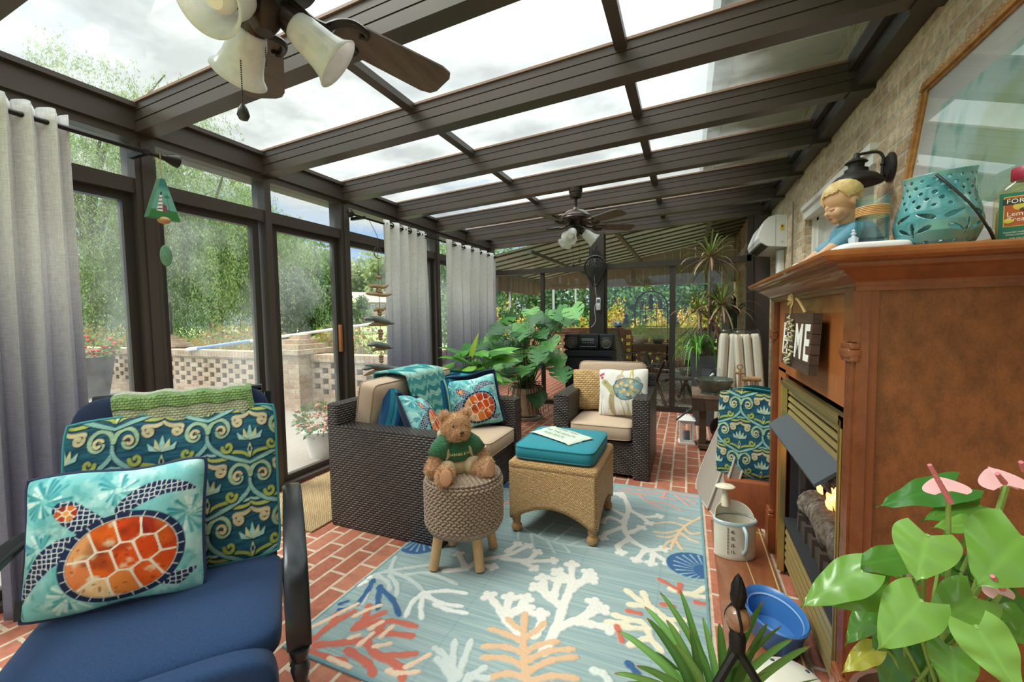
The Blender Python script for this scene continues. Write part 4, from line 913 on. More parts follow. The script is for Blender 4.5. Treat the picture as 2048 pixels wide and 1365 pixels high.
coral('c2c9c4', .030, [(770, 1050), (755, 990), (735, 920), (690, 885)], [(770, 1000), (770, 930), (780, 852)], [(790, 1020), (820, 940), (852, 850)], [(755, 1000), (700, 935)], [(830, 1035), (870, 1000), (915, 970)], [(840, 1010), (920, 1020)])
coral('ddd3b8', .032, [(1545, 628), (1600, 672), (1640, 692), (1705, 740)], [(1618, 638), (1640, 692)], [(1558, 692), (1640, 700)], [(1490, 738), (1560, 760), (1620, 775), (1650, 840)], [(1528, 792), (1640, 800)], [(1560, 872), (1640, 845), (1700, 900)], [(1740, 622), (1830, 645), (1900, 612)], [(1840, 650), (1905, 662)], [(1700, 745), (1760, 800), (1760, 870)], [(1720, 760), (1800, 760)], [(1460, 770), (1540, 775)])
coral(RD, .026, [(1690, 580), (1765, 622)], [(1500, 790), (1522, 855)], [(1548, 720), (1602, 732)], [(1850, 682), (1905, 692)], [(1780, 600), (1780, 640)], [(1700, 690), (1750, 700)]); coral('cfd4cc', .03, [(1395, 985), (1440, 1000), (1470, 1040)]); coral(NV, .03, [(1550, 955), (1590, 1000)])
coral('d9b793', .018, [(1885, 298), (1800, 345), (1760, 400), (1740, 445)], [(1800, 340), (1735, 325), (1660, 332)], [(1788, 358), (1720, 372), (1665, 366)], [(1775, 380), (1725, 392), (1680, 386)], [(1768, 398), (1725, 415), (1708, 442)], [(1800, 350), (1830, 375), (1872, 372)], [(1785, 372), (1825, 400), (1862, 412)], [(1840, 320), (1780, 305)], [(1765, 410), (1790, 445)])
coral('cf8f86', .018, [(1512, 182), (1600, 200), (1720, 190), (1870, 212)], [(1600, 200), (1640, 232), (1720, 242), (1790, 272)], [(1720, 190), (1702, 218)], [(1640, 232), (1702, 262)], [(1760, 202), (1822, 252)], [(1540, 175), (1620, 180), (1690, 175)], [(1800, 215), (1850, 240)], [(1690, 210), (1760, 225)])
for cx, cy, r, a0 in ((1835, 515, .125, 2.6), (625, 418, .12, -1.2)):
    q = rp([(cx, cy)])[0]; P.ell(q[0], q[1], r, r * .9, NV, .4, 1, .003)
    for k in range(13):
        a = a0 + (k - 6) * .27; b_ = (q[0] - .55 * r * math.cos(a0), q[1] - .55 * r * math.sin(a0)); c0 = .45 * r; c1 = r * (1.25 - .05 * abs(k - 6))
        P.stroke([(b_[0] + c0 * math.cos(a), b_[1] + c0 * math.sin(a)), (b_[0] + c1 * math.cos(a), b_[1] + c1 * math.sin(a))], [.003, .010], '93adb9', 1, .002)
q = rp([(1015, 160)])[0]; P.ell(q[0], q[1], .05, .05, NV, 0, 1, .003)
coral('d9a088', .02, [(990, 250), (1010, 235), (1030, 240)])
edge = np.minimum(np.minimum(P.X, P.w - P.X), np.minimum(P.Y, P.h - P.Y)); P.put((slice(None), slice(None)), (edge < .012).astype(float), '6f979e')
rug = thing('coral_rug', 'pale blue woven rug with coral and shell motifs on the brick floor', 'rug', ((RX0 + RX1) / 2, (RY0 + RY1) / 2, 0), world=True)
jit = np.random.RandomState(3).uniform(-.0007, .0007, P.X.shape)
P.sheet('woven_face', lambda u, v, h: (RX0 + u * (RX1 - RX0), RY0 + v * (RY1 - RY0), .008 + h + jit * (h > .001) * 2), vcol(.95, .4, 700, 'woven_rug'), rug, True)
MB().b2((RX0, RY0, .001), (RX1, RY1, .0075)).build('rug_backing', plain('7b9aa0', .95), rug, False)
t = NT('jute_mat'); v = t.uv(); wv = t.n('ShaderNodeTexBrick'); t.l(t.uv(rot=.78), wv.inputs['Vector']); wv.inputs['Scale'].default_value = 1; wv.inputs['Brick Width'].default_value = .06; wv.inputs['Row Height'].default_value = .012
for k, c in (('Color1', 'b9a07c'), ('Color2', 'a68c68'), ('Mortar', '8a7354')): wv.inputs[k].default_value = (*hx(c), 1)
wv.inputs['Mortar Size'].default_value = .002; n = t.noise(v, 300, 3)
jm = t.done(t.bsdf(t.mix(t.math('MULTIPLY', n, .4), wv.outputs['Color'], hx('8f7652')), .95, 0, t.bump(t.math('ADD', n, wv.outputs['Fac']), .6, .004), .1))
tag(MB().bev((-2.40, 2.22, .006), (.68, .92, .012), .004).build('doormat', jm), 'tan woven jute doormat at the sliding door behind the loveseat', 'doormat')

# ================================================================ loveseat and armchair
rattan = wicker('40332c', '2d2420', .034, .0140, .33, '120d0b', 1., 'dark_rattan', .008)
tan_p = plain('b39a80', .8, 0, .05)
def boxcush(parent, name, c, d, mat=tan_c, e=.16, ez=.3, rot=None, pipe=True, bulge=.1):
    m = MB(); m.puff(c, d, e, ez, 56, 14, rot, bulge); o = m.build(name, mat, parent, True, 0)
    if pipe:
        E = Euler(rot).to_matrix() if rot else Matrix.Identity(3); p = lambda t, q: math.copysign(abs(t) ** q, t)
        f = math.cos(math.asin(.62)) ** .0; m = MB()
        ax = min(range(3), key=lambda i: d[i])
        for s in (-1, 1):
            pts = []
            for k in range(56):
                a = 2 * PI * k / 56; x, y = p(math.cos(a), e) * d[0] / 2 * .985, p(math.sin(a), e) * d[1] / 2 * .985
                pts.append(Vector(c) + E @ Vector((x, y, s * d[2] * .36)))
            m.tube(pts, .0045, 5, True)
        m.build('piping', tan_p if mat is tan_c else mat, o)
    return o
sofa = thing('loveseat', 'dark brown rattan loveseat with tan cushions beside the sliding doors', 'sofa', (-1.63, 2.49, 0), world=True)
X0, X1, Y0, Y1 = -2.03, -1.24, 1.88, 3.10
MB().bev((X0 + .40, Y0 + .07, .315), (.80, .135, .63), .014).build('arm', rattan, sofa)
MB().bev((X0 + .40, Y1 - .07, .315), (.80, .135, .63), .014).build('arm', rattan, sofa)
MB().bev((X0 + .03, (Y0 + Y1) / 2, .38), (.085, Y1 - Y0 - .02, .76), .014).build('backrest', rattan, sofa)
MB().b2((X0 + .07, Y0 + .14, .03), (X1 - .02, Y1 - .14, .30)).build('seat_base', rattan, sofa)
for i in (0, 1):
    y = 2.02 + .235 + i * .472
    boxcush(sofa, 'seat_cushion', (-1.535, y, .365), (.62, .465, .125))
    boxcush(sofa, 'back_cushion', (-1.885, y, .645), (.46, .46, .15), rot=(0, R_(-80), 0), ez=.35)
arm = thing('armchair', 'dark brown rattan armchair with tan cushions behind the wicker ottoman', 'chair', (-.635, 3.63, 0), world=True)
AX0, AX1, AY0, AY1 = -1.015, -.256, 3.256, 4.02
for x in (AX0 + .065, AX1 - .065): MB().bev((x, (AY0 + AY1) / 2, .315), (.13, AY1 - AY0, .63), .014).build('arm', rattan, arm)
MB().bev(((AX0 + AX1) / 2, AY1 - .03, .37), (.75, .08, .74), .014).build('backrest', rattan, arm)
MB().b2((AX0 + .13, AY0 + .015, .03), (AX1 - .13, AY1 - .05, .285)).build('seat_base', rattan, arm)
boxcush(arm, 'seat_cushion', (-.635, 3.55, .355), (.495, .60, .135))
boxcush(arm, 'back_cushion', (-.635, 3.86, .63), (.60, .44, .15), rot=(R_(79), 0, 0), ez=.35)
# cushions on them
SL = .435
strp = stripe_print(.44, .42)
p = onZ(835, 862, SL)
pillow('striped_cushion', 'teal striped cushion at the near end of the loveseat', (-1.66, 2.10, SL), (R_(-26), R_(32), R_(72)), .42, .40, .15, strp, None, teal_b, None)
ts = [c for c in bpy.data.objects if c.name.startswith('front_cover')][-1]
pillow('turtle_cushion', 'aqua sea turtle cushion slumped beside the bear on the loveseat', (-1.47, 2.20, SL), (R_(-30), R_(14), R_(104)), .44, .40, .15, None, None, navy_b, piping_n, src=tsrc)
pillow('striped_cushion', 'teal striped cushion upright at the middle of the loveseat back', (-1.70, 2.66, SL), (R_(-12), 0, R_(60)), .42, .41, .13, None, None, teal_b, None, src=ts)
pillow('striped_cushion', 'teal striped cushion tucked behind the turtle cushion at the far arm', (-1.62, 2.92, SL), (R_(-10), 0, R_(20)), .44, .42, .11, None, None, teal_b, None, src=ts)
pillow('turtle_cushion', 'aqua sea turtle cushion leaning at the far arm of the loveseat', (-1.47, 2.80, SL), (R_(-16), R_(-8), R_(38)), .44, .42, .13, None, None, navy_b, piping_n, src=tsrc)
# teal ripple throw over the loveseat back
P = Paint(.62, .95, .006, '5fa8a4')
rip = (P.Y + .014 * np.sin(P.X * 62)) % .16
for k, c in enumerate(('4f9c9b', '86c0b4', '3c8a8c', 'a5cfc0')): P.put((slice(None), slice(None)), ((rip > k * .04) & (rip <= k * .04 + .04)).astype(float), c)
P.put((slice(None), slice(None)), (((P.Y + .014 * np.sin(P.X * 62)) % .02) < .006) * .5, '2f7478')
o = thing('ripple_throw', 'teal ripple-knit throw draped over the loveseat back cushions', 'blanket', (-1.95, 2.45, .86), world=True)
def thr(u, v, h):
    s = v * .95 - .40; y = 2.28 + u * .46 + np.where(s < 0, -.10 * s * 0, .14 * s)
    x = np.where(s < -.06, -2.03, np.where(s < .06, -2.03 + (s + .06) / .12 * .275, -1.755 + (s - .06) * .16)); z = np.where(s < -.06, .875 + (s + .06), np.where(s < .06, .885 + .018 * np.cos(s / .06 * 1.5), .875 - (s - .06) * .93))
    z = np.maximum(z, .452); x = x + .012 * np.sin(u * 17 + v * 4) + .012
    return x, y + .01 * np.sin(v * 9), z + .006 * np.sin(u * 23)
t = vcol(.95, .5, 160, 'ripple_knit', .1)
oo = P.sheet('knit_face', thr, t, o); md = oo.modifiers.new('solid', 'SOLIDIFY'); md.thickness = .012
# armchair cushions
weave = wicker('c9a673', 'b08a55', .032, .018, .8, '8a6a3f', .8, 'tan_basket_weave', .006)
pillow('woven_cushion', 'tan basket-weave cushion in the left corner of the armchair', (-.755, 3.66, .435), (R_(-15), 0, R_(8)), .40, .37, .12, None, weave, weave, None)
P = Paint(.42, .40, .0022, 'e6e1d8'); w, h = .42, .40; g = random.Random(3)
for x0, x1, c in ((.06, .10, 'a9b27a'), (.14, .08, 'cfd8d6'), (.55, .50, 'c3b45c'), (.62, .68, 'c9b95e'), (.72, .74, 'd0b53c'), (.78, .76, '9aa24f'), (.88, .86, 'b7b25a'), (.93, .97, 'c7c08a'), (.66, .60, 'b9b06a')): P.stroke([(x * w, y * h) for x, y in bez((x0, 0), (x0 + .03, .15), (x1 - .05, .3), (x1, .42), 10)], [.010 - .0006 * k for k in range(11)], c)
for x0, x1, c in ((.45, .5, 'b5b05a'), (.66, .68, 'd0c060'), (.74, .70, 'b9a84a')): P.stroke([(x0 * w, .72 * h), (x1 * w, 1. * h)], [.006, .014], c)
for (x, y) in ((.05, .86), (.08, .80), (.1, .88)): P.ell(x * w, y * h, .014, .012, 'b8506a'); P.stroke([(x * w, y * h), (x * w + .02, y * h + .015)], .003, 'b8506a')
P.stroke([(x * w, y * h) for x, y in bez((.13, .70), (.2, .66), (.26, .55), (.36, .5), 10)], [.05, .052, .05, .046, .044, .045, .05, .055, .06, .065, .07], 'b9b27c')
P.stroke([(x * w, y * h) for x, y in bez((.32, .46), (.28, .3), (.30, .14), (.36, .02), 10)], [.04, .048, .05, .052, .052, .05, .048, .044, .04, .034, .02], 'b5a57c')
P.stroke([(x * w, y * h) for x, y in bez((.85, .45), (.95, .42), (.97, .36), (.94, .30), 8)], [.05, .05, .045, .04, .035, .03, .025, .02, .01], '6f767c')
P.stroke([(x * w, y * h) for x, y in bez((.40, .75), (.46, .9), (.5, .88), (.56, .8), 8)], [.02, .03, .035, .035, .03, .028, .02, .015, .01], 'c9b7a0')
sh = [(.33, .62), (.42, .74), (.56, .80), (.72, .78), (.84, .70), (.92, .66), (.88, .52), (.78, .40), (.62, .32), (.48, .34), (.38, .46)]; q = [tuple(v_[:2]) for v_ in smooth_path([(x * w, y * h) for x, y in sh + sh[:1]], 5)]
P.poly(q, '7f9fa0'); n = P.noise(.03, 5)
for k in range(34): x, y = g.uniform(.4, .86), g.uniform(.38, .76); P.ell(x * w, y * h, g.uniform(.018, .034), g.uniform(.016, .028), g.choice(('6a98a4', '8f9a8a', 'b9a878', '566a78', '8cb0b4')), g.uniform(0, 3), .8)
for x, y in ((.42, .62), (.5, .68), (.6, .64), (.56, .54), (.68, .72), (.72, .6), (.48, .5), (.64, .44)): P.ell(x * w, y * h, .016, .015, 'dcc48e')
P.stroke(q, .005, '4a433a')
for k in range(14): a = g.uniform(0, 6.28); x, y = .62 + .25 * math.cos(a), .57 + .19 * math.sin(a); P.stroke([(x * w, y * h), (.62 * w + (x - .62) * w * .55, .57 * h + (y - .57) * h * .55)], .0022, '5b5348')
for k in range(70): t_ = g.random(); x = .32 - .05 * math.sin(t_ * 3) + g.uniform(-.05, .05); P.ell(x * w, (.44 - .4 * t_) * h, .002, .002, '7a6a48')
P.ell(.155 * w, .69 * h, .008, .007, '3a3128'); P.ell(.155 * w, .69 * h, .003, .003, 'd9d0b0')
pillow('turtle_cushion', 'white cushion with a drawn blue-green turtle on the armchair', (-.49, 3.50, .435), (R_(-16), R_(-3), R_(-6)), .42, .40, .13, P, None, fabric('e2ddd2', None, 800), None)

# ================================================================ wicker ottoman with cushion and tea towel
ot = thing('wicker_ottoman', 'honey wicker ottoman with arched apron on the coral rug', 'ottoman', (-.70, 2.46, .012), world=True)
hw = wicker('d6b07e', 'bd9259', .010, .0070, .5, '8a6438', 1., 'honey_wicker', .004)
OX0, OX1, OY0, OY1 = -.95, -.45, 2.20, 2.72
def apron(z0, fn):
    m = MB(); n = 40
    for (a, b_) in (((OX0, OY0), (OX1, OY0)), ((OX1, OY0), (OX1, OY1)), ((OX1, OY1), (OX0, OY1)), ((OX0, OY1), (OX0, OY0))):
        m.grid(lambda u, v: (a[0] + (b_[0] - a[0]) * u, a[1] + (b_[1] - a[1]) * u, (lambda lo: lo + (.405 - lo) * v)(.095 + .085 * math.sin(PI * min(1, max(0, (u - .06) / .88))) ** .8)), n, 10)
    return m
apron(0, 0).build('apron', hw, ot, True, .5, solid=.018)
MB().bev((-.70, 2.46, .415), (.525, .545, .05), .022, 4).build('top_frame', hw, ot)
for x in (OX0 + .025, OX1 - .025):
    for y in (OY0 + .025, OY1 - .025):
        MB().lathe([(.027, .115), (.025, .07), (.020, .062), (.031, .045), (.033, .032), (.026, .016), (.014, .012)][::-1], 14, (x, y, 0)).build('leg', wicker('c49a66', 'a87e4c', .02, .006, .5, '7a5730'), ot)
teal_c = fabric('2f8793', '23707c', 900, name='teal_canvas', bump=.15, var=.35)
oc = thing('ottoman_cushion', 'teal box cushion on top of the wicker ottoman', 'cushion', (-.70, 2.45, .442))
m = MB(); m.puff((0, 0, .045), (.475, .49, .09), .2, .35, 60, 14, bulge=.12); o = m.build('cover', teal_c, oc, True, 0)
m = MB(); pp = lambda t, q: math.copysign(abs(t) ** q, t)
for z in (.014, .076): m.tube([(pp(math.cos(2 * PI * k / 60), .2) * .2375 * .985, pp(math.sin(2 * PI * k / 60), .2) * .245 * .985, z) for k in range(60)], .0045, 5, True)
m.build('piping', plain('23707c', .8, 0, .03), oc)
tw = thing('tea_towel', 'pale sage tea towel with dark lettering on the teal ottoman cushion', 'towel', (-.72, 2.45, .541), R_(-31))
m = MB(); m.grid(lambda u, v: ((u - .5) * .36, (v - .5) * .20, .004 + .003 * math.sin(u * 9) * math.sin(v * 5) + .004 * (2 * u - 1) ** 2 * (1 if v > .5 else 0) - (.10 * max(0, abs(u - .5) - .42))), 30, 16); m.build('cloth', fabric('c9d3c2', 'b4c0ae', 900, bump=.1, var=.3), tw, True, 0, solid=.002)
dk = plain('3a4a44', .9, 0, 0)
for i, s in enumerate(('I LOVE YOU', 'TO THE BEACH', 'AND BACK')):
    text(s, .036, dk, tw, Matrix.Translation((0, .058 - i * .055, .0135)), 'lettering', .0004, bold=-.0008)
# ================================================================ knitted pouf stool and the bear
st = thing('knitted_stool', 'round brown knitted stool with pale wooden legs on the rug', 'stool', (-1.07, 1.86, .012))
kn = yarn('9a8672', '4f4034', 52, 'chunky_knit')
MB().lathe([(0, .172), (.15, .172), (.19, .185), (.196, .21), (.196, .43), (.185, .447), (0, .455)], 60).build('pouf_core', kn, st, True, 0)
t = NT('chunky_wool'); v = t.uv(src='Object'); n = t.noise(v, 210, 3, .7); n2 = t.noise(v, 16, 3)
wool = t.done(t.bsdf(t.mix(n2, t.ramp(n, [(.3, hx('5c4c40')), (.52, hx('a08a74')), (.72, hx('c8b49c'))]), hx('8f7a66')), .95, 0, t.bump(n, .8, .004), .1, .3)); m = MB()
for row in range(17):
    z = .197 + row * .0150; R0 = .199 - (.014 if row == 0 else .004 if row == 1 else .006 if row == 16 else 0); cnt = 46
    for k in range(cnt):
        a = 2 * PI * (k + (row % 2) * .5) / cnt; m.ell((R0 * math.cos(a), R0 * math.sin(a), z), (.0085, .0165, .0072), 7, (R_(22 if row % 2 else -22), 0, a), 5)
for ring in range(11):
    R0 = .187 - ring * .0165; cnt = max(6, int(2 * PI * R0 / .025))
    for k in range(cnt):
        a = 2 * PI * (k + (ring % 2) * .5) / cnt; m.ell((R0 * math.cos(a), R0 * math.sin(a), .453 + .0006 * ring), (.0082, .0155, .0075), 7, (0, 0, a + R_(20)), 5)
m.build('knitted_cover', wool, st, True, 0)
lw = wood('c9a878', 'b08c5c', .6, (6, 6, 1), 20, 'pale_wood')
for ax, ay in ((-.088, -.145), (.12, -.077), (.089, .132), (-.12, .077)):
    MB().tube([(ax * .85, ay * .85, .19), (ax * 1.08, ay * 1.08, 0.004)], [.026, .024], 12).build('leg', lw, st)
bear = thing('teddy_bear', 'tan teddy bear in green sweater and khaki shorts sitting on the stool', 'toy', (-1.115, 1.86, .462), R_(50)); bear.scale = (1.05,) * 3
BL = []
def blob(c, r, rot=None): BL.append((c, r, rot))
blob((0, .02, .10), (.082, .072, .095)); blob((0, -.01, .235), (.072, .066, .064)); blob((0, -.062, .218), (.040, .034, .031)); blob((0, -.03, .205), (.058, .05, .042))
for s in (-1, 1):
    blob((s * .055, .0, .292), (.026, .015, .026))
    for k in range(6): t_ = k / 5; blob((s * (.065 + .065 * t_), -.01 - .035 * t_, .15 - .095 * t_ ** 1.1), (.034, .034, .034) if k < 5 else (.036, .036, .034))
    for k in range(6): t_ = k / 5; blob((s * (.045 + .055 * t_), -.01 - .115 * t_, .036 - .002 * t_), (.040, .040, .036))
    blob((s * .106, -.150, .052), (.037, .028, .048), (R_(-12), 0, s * R_(18)))
m = MB()
for c, r, rot in BL: m.ell(c, r, 16, rot)
fur = [hx(x) for x in ('d8b08c', 'c89a74', 'e4c29e', 'ba8c66')]
furm = plain('c89e7a', .95, 0, .2, 60, .8, 260, name='bear_plush', bdist=.004, sheen=.4)
body = m.build('body', furm, bear, True, 0)
md = body.modifiers.new('skin', 'REMESH'); md.mode = 'VOXEL'; md.voxel_size = .0065; md.use_smooth_shade = True
md = body.modifiers.new('soft', 'SMOOTH'); md.iterations = 4; md.factor = .5
dg = bpy.context.evaluated_depsgraph_get(); me = bpy.data.meshes.new_from_object(body.evaluated_get(dg)); body.modifiers.clear(); body.data = me
me.materials.clear(); me.materials.append(furm)
vv = np.empty(len(me.vertices) * 3); me.vertices.foreach_get('co', vv); vv = vv.reshape(-1, 3); nn = np.empty(len(me.vertices) * 3); me.vertices.foreach_get('normal', nn); nn = nn.reshape(-1, 3)
gr = np.random.RandomState(2); idx = gr.randint(0, len(vv), 34000); pz = vv[idx] + gr.randn(len(idx), 3) * .002; nz = nn[idx]
keep = ~((pz[:, 2] < .178) & (pz[:, 2] > .045) & (np.abs(pz[:, 0]) < .085) & (pz[:, 1] > -.07)) & ~((pz[:, 1] < -.166) & (pz[:, 2] < .11))
pz, nz = pz[keep], nz[keep]; k = len(pz); tdir = nz + gr.randn(k, 3) * .55 + np.array((0, 0, -.35)); tdir /= np.linalg.norm(tdir, axis=1)[:, None]; sd_ = np.cross(tdir, gr.randn(k, 3)); sd_ /= np.linalg.norm(sd_, axis=1)[:, None]
L = gr.uniform(.008, .0165, k)[:, None]; V = np.stack([pz - sd_ * .0011, pz + sd_ * .0011, pz + tdir * L + nz * .001], 1).reshape(-1, 3)
c = np.array(fur)[gr.randint(0, 4, k)] * gr.uniform(.85, 1.15, k)[:, None]
fo = mesh_obj('fur', V, np.arange(3 * k).reshape(-1, 3), leafmat('plush_pile', .25, .8, .1), bear, False, 0, np.repeat(c, 3, 0)); fo['kind'] = 'stuff'
green = yarn('1f7a3f', '0f4a26', 150, 'green_knit')
m = MB(); m.lathe([(.078, .068), (.094, .075), (.096, .10), (.088, .14), (.070, .172), (.056, .186), (.050, .180)], 36, (0, .02, 0), 1, .93)
for s in (-1, 1): m.tube([(s * .045, 0, .168), (s * .085, -.018, .135), (s * .108, -.03, .100)], [.046, .049, .047], 16)
m.build('sweater', green, bear, True, 0)
for k in (0, 1, 3, 4):
    a = R_(-90 + (k - 2) * 30); MB().tube([(.092 * math.cos(a), .02 + .086 * math.sin(a), .085), (.094 * math.cos(a), .02 + .088 * math.sin(a), .11), (.083 * math.cos(a), .02 + .077 * math.sin(a), .15)], .006, 6).build('cable_rib', green, bear)
khaki = fabric('c2b08c', 'a8956f', 900, name='khaki')
m = MB()
m.lathe([(.075, .005), (.092, .02), (.09, .06), (.084, .078)], 28, (0, .02, 0), 1, .95)
for s in (-1, 1): m.tube([(s * .040, .0, .04), (s * .062, -.045, .042), (s * .078, -.078, .042)], [.046, .048, .05], 16)
m.build('shorts', khaki, bear, True, 0)
m = MB()
for s in (-1, 1): m.tube(smooth_path([(s * .050, .08, .12), (s * .055, .06, .18), (s * .055, .02, .194), (s * .055, -.024, .180), (s * .056, -.051, .14), (s * .062, -.060, .10), (s * .088, -.03, .085)], 4), .0075, 6)
m.bev((0, .115, .13), (.11, .06, .12), .02, 3); m.build('backpack', fabric('b8a888', '9a8a6a', 800), bear)
bk = plain('1c1512', .2, 0, 0)
m = MB(); m.ell((-.030, -.066, .250), (.0065, .005, .0065), 10); m.ell((.030, -.066, .250), (.0065, .005, .0065), 10); m.build('eyes', bk, bear)
m = MB(); m.ell((0, -.098, .224), (.011, .007, .008), 12); m.tube([(0, -.099, .218), (0, -.096, .206)], .0016, 5); m.tube([(-.014, -.09, .203), (0, -.096, .206), (.014, -.09, .203)], .0014, 5); m.build('nose', plain('3a241a', .5, 0, 0), bear)
for s in (-1, 1): MB().ell((s * .109, -.176, .052), (.028, .006, .038), 16, (R_(-12), 0, s * R_(18))).build('foot_pad', plain('b98a68', .8, 0, .1, 30), bear)
me_t = text('BARNES & NO', .0185, plain('d9c98a', .7, 0, 0), bear, Matrix.Identity(4), 'lettering', .0008)
for v_ in me_t.data.vertices:
    a = (v_.co.x + .004) / .094; v_.co = Vector((.098 * math.sin(a), .02 - .0925 * math.cos(a) - v_.co.z, .112 + v_.co.y))

# ================================================================ fireplace
cherry = wood('8a4a22', '6d3516', .38, (1, 1, .35), 9, 'cherry_wood', .25)
cherry2 = wood('b06a38', '94552b', .4, (1, 1, .3), 7, 'warm_cherry_panel', .2)
cherry3 = wood('8a4c28', '6a361b', .35, (1, .3, 1), 10, 'cherry_moulding', .3)
brass = plain('c2ae74', .28, .85, .1, 5, .03, 300, name='brushed_brass'); brass2 = plain('bda86e', .38, .6, .06, name='brass_louvre')
FX, FY0, FY1 = .415, 1.39, 2.57
fp = thing('fireplace', 'cherry wood gas fireplace with brass surround against the brick wall', 'fireplace', (.65, 1.98, 0), world=True)
m = MB(); m.b2((FX + .02, FY0 + .012, 0), (.875, FY0 + .03, 1.335)); m.build('side_panel', wood('93562a', '663814', .42, (1, 1, .6), 24, 'stained_side_panel', .2), fp, False)
for a_, b_ in (((FX + .01, FY0, 0), (FX + .05, FY0 + .03, 1.335)), ((.85, FY0, 0), (.885, FY0 + .03, 1.335))): MB().b2(a_, b_).build('side_stile', cherry, fp, False)
MB().b2((FX + .02, FY1 - .02, 0), (.885, FY1, 1.335)).build('far_side', cherry, fp, False)
m = MB(); m.b2((FX + .018, FY0 + .09, .985), (FX + .03, FY1 - .09, 1.335)); m.b2((FX + .018, FY0 + .09, 0), (FX + .03, FY0 + .105, 1.0)); m.b2((FX + .018, FY1 - .25, 0), (FX + .03, FY1 - .09, 1.0)); m.build('front_panel', cherry2, fp, False)
for y0, y1 in ((FY0 - .004, FY0 + .066), (FY1 - .07, FY1)):
    m = MB(); m.b2((FX + .004, y0, 0), (FX + .03, y1, 1.335)); m.b2((FX - .006, y0 - .002, 1.19), (FX + .01, y1 + .002, 1.335))
    n = 6
    for k in range(n): y = y0 + .010 + k * (y1 - y0 - .02) / n; m.b2((FX - .004, y, .24), (FX + .006, y + .0058, 1.135))
    for z, r in ((1.178, .009), (1.158, .013), (1.143, .008), (.225, .010), (.20, .012)): m.bev((FX + .0, (y0 + y1) / 2, z), (2 * r + .006, y1 - y0 + .006, 2 * r), r * .5, 3)
    m.b2((FX - .014, y0 - .006, 0), (FX + .02, y1 + .006, .19)); m.build('pilaster', cherry3, fp, True, .5)
def loft(m, levels):
    ks = []
    for off, z in levels: ks.append(m.vs([(FX + .01 - off, FY0 - off, z), (.89, FY0 - off, z), (.89, FY1 + off, z), (FX + .01 - off, FY1 + off, z)]))
    for a, b in zip(ks, ks[1:]):
        for j in range(4): m.f.append((a + j, a + (j + 1) % 4, b + (j + 1) % 4, b + j))
    m.f.append((ks[0] + 3, ks[0] + 2, ks[0] + 1, ks[0])); m.f.append((ks[-1], ks[-1] + 1, ks[-1] + 2, ks[-1] + 3))
m = MB(); loft(m, [(.014, 1.326), (.014, 1.336), (.017, 1.341), (.017, 1.347), (.020, 1.351), (.030, 1.358), (.040, 1.366), (.058, 1.380), (.068, 1.385), (.072, 1.390), (.072, 1.396), (.086, 1.400), (.09, 1.404)]); m.build('crown_moulding', cherry3, fp, False)
m = MB(); loft(m, [(.098, 1.402), (.108, 1.406), (.113, 1.413), (.112, 1.421), (.104, 1.427)]); m.build('mantel_shelf', wood('a0602c', '84471e', .3, (1, .35, 1), 9, 'cherry_shelf', .4), fp, False)
# brass surround, louvres, hood, firebox
by0, by1, bx = 1.475, 2.335, FX + .014
m = MB()
for a, b in (((by0, .02), (by0 + .035, .965)), ((by1 - .03, .02), (by1, .965)), ((by0, .93), (by1, .965))): m.b2((bx - .012, a[0], a[1]), (bx + .01, b[0], b[1])); m.b2((bx - .017, a[0] + .008, a[1] + (.008 if a[1] > .5 else 0)), (bx - .01, b[0] - .018, b[1] - .012))
m.build('brass_frame', brass, fp, False)
for z0, n, dz in ((.795, 4, .032), (.065, 5, .037)):
    for k in range(n): MB().box((bx + .018, (by0 + by1) / 2, z0 + k * dz + .012), (.010, by1 - by0 - .07, .019), (0, R_(10), 0)).build('louvre', brass2, fp, False)
blackm = plain('2b2c2e', .6, .1, .1, 9, .15, 500, name='black_firebox'); hoodm = plain('50565c', .5, .2, .08, 12, .15, 600, name='grey_hood')
m = MB(); m.prism([(bx + .02, .805), (bx - .062, .735), (bx - .059, .725), (bx + .025, .795)], by0 + .06, by1 - .01, 'xz'); m.b2((bx + .02, by0 + .04, .74), (bx + .04, by1 - .03, .80)); m.build('hood', hoodm, fp, False)
m = MB()
m.b2((.84, by0, 0), (.85, by1, .93)); m.b2((bx + .03, by0 + .005, 0), (.85, by0 + .02, .93)); m.b2((bx + .03, by1 - .03, 0), (.85, by1 - .015, .93)); m.b2((bx + .03, by0, .77), (.85, by1, .79)); m.b2((bx + .035, by0 + .01, .255), (.85, by1 - .02, .285)); m.b2((bx + .005, by0 + .03, .265), (bx + .06, by1 - .03, .292))
m.b2((bx + .05, by1 - .12, .29), (bx + .07, by1 - .085, .76)); m.build('firebox', blackm, fp, False)
t = NT('charred_log'); v = t.uv(src='Object'); n = t.noise(v, 34, 6, .7); w_ = t.noise(v, 9, 3)
lg = t.done(t.bsdf(t.mix(w_, t.ramp(n, [(.38, hx('2a2320')), (.55, hx('8f857a')), (.7, hx('c9bfb2'))]), hx('6a5a4c')), .95, 0, t.bump(n, 1., .02), .1))
for a, b, r in (((.53, 2.20, .42), (.54, 1.60, .42), .062), ((.63, 2.18, .45), (.64, 1.6, .46), .055), ((.56, 2.20, .545), (.66, 1.75, .53), .042), ((.72, 2.12, .44), (.72, 1.6, .44), .06)):
    P_ = [Vector(a).lerp(Vector(b), i / 10) + Vector((rnd.uniform(-.008, .008), 0, rnd.uniform(-.008, .008))) for i in range(11)]
    MB().tube(P_, [r * rnd.uniform(.85, 1.1) for _ in P_], 14).build('log', lg, fp)
m = MB(); m.b2((.475, 1.6, .29), (.49, 2.2, .34))
for k in range(6): m.b2((.465, 1.62 + k * .11, .29), (.50, 1.645 + k * .11, .365))
m.build('grate', plain('4a4038', .7, .3), fp, False)
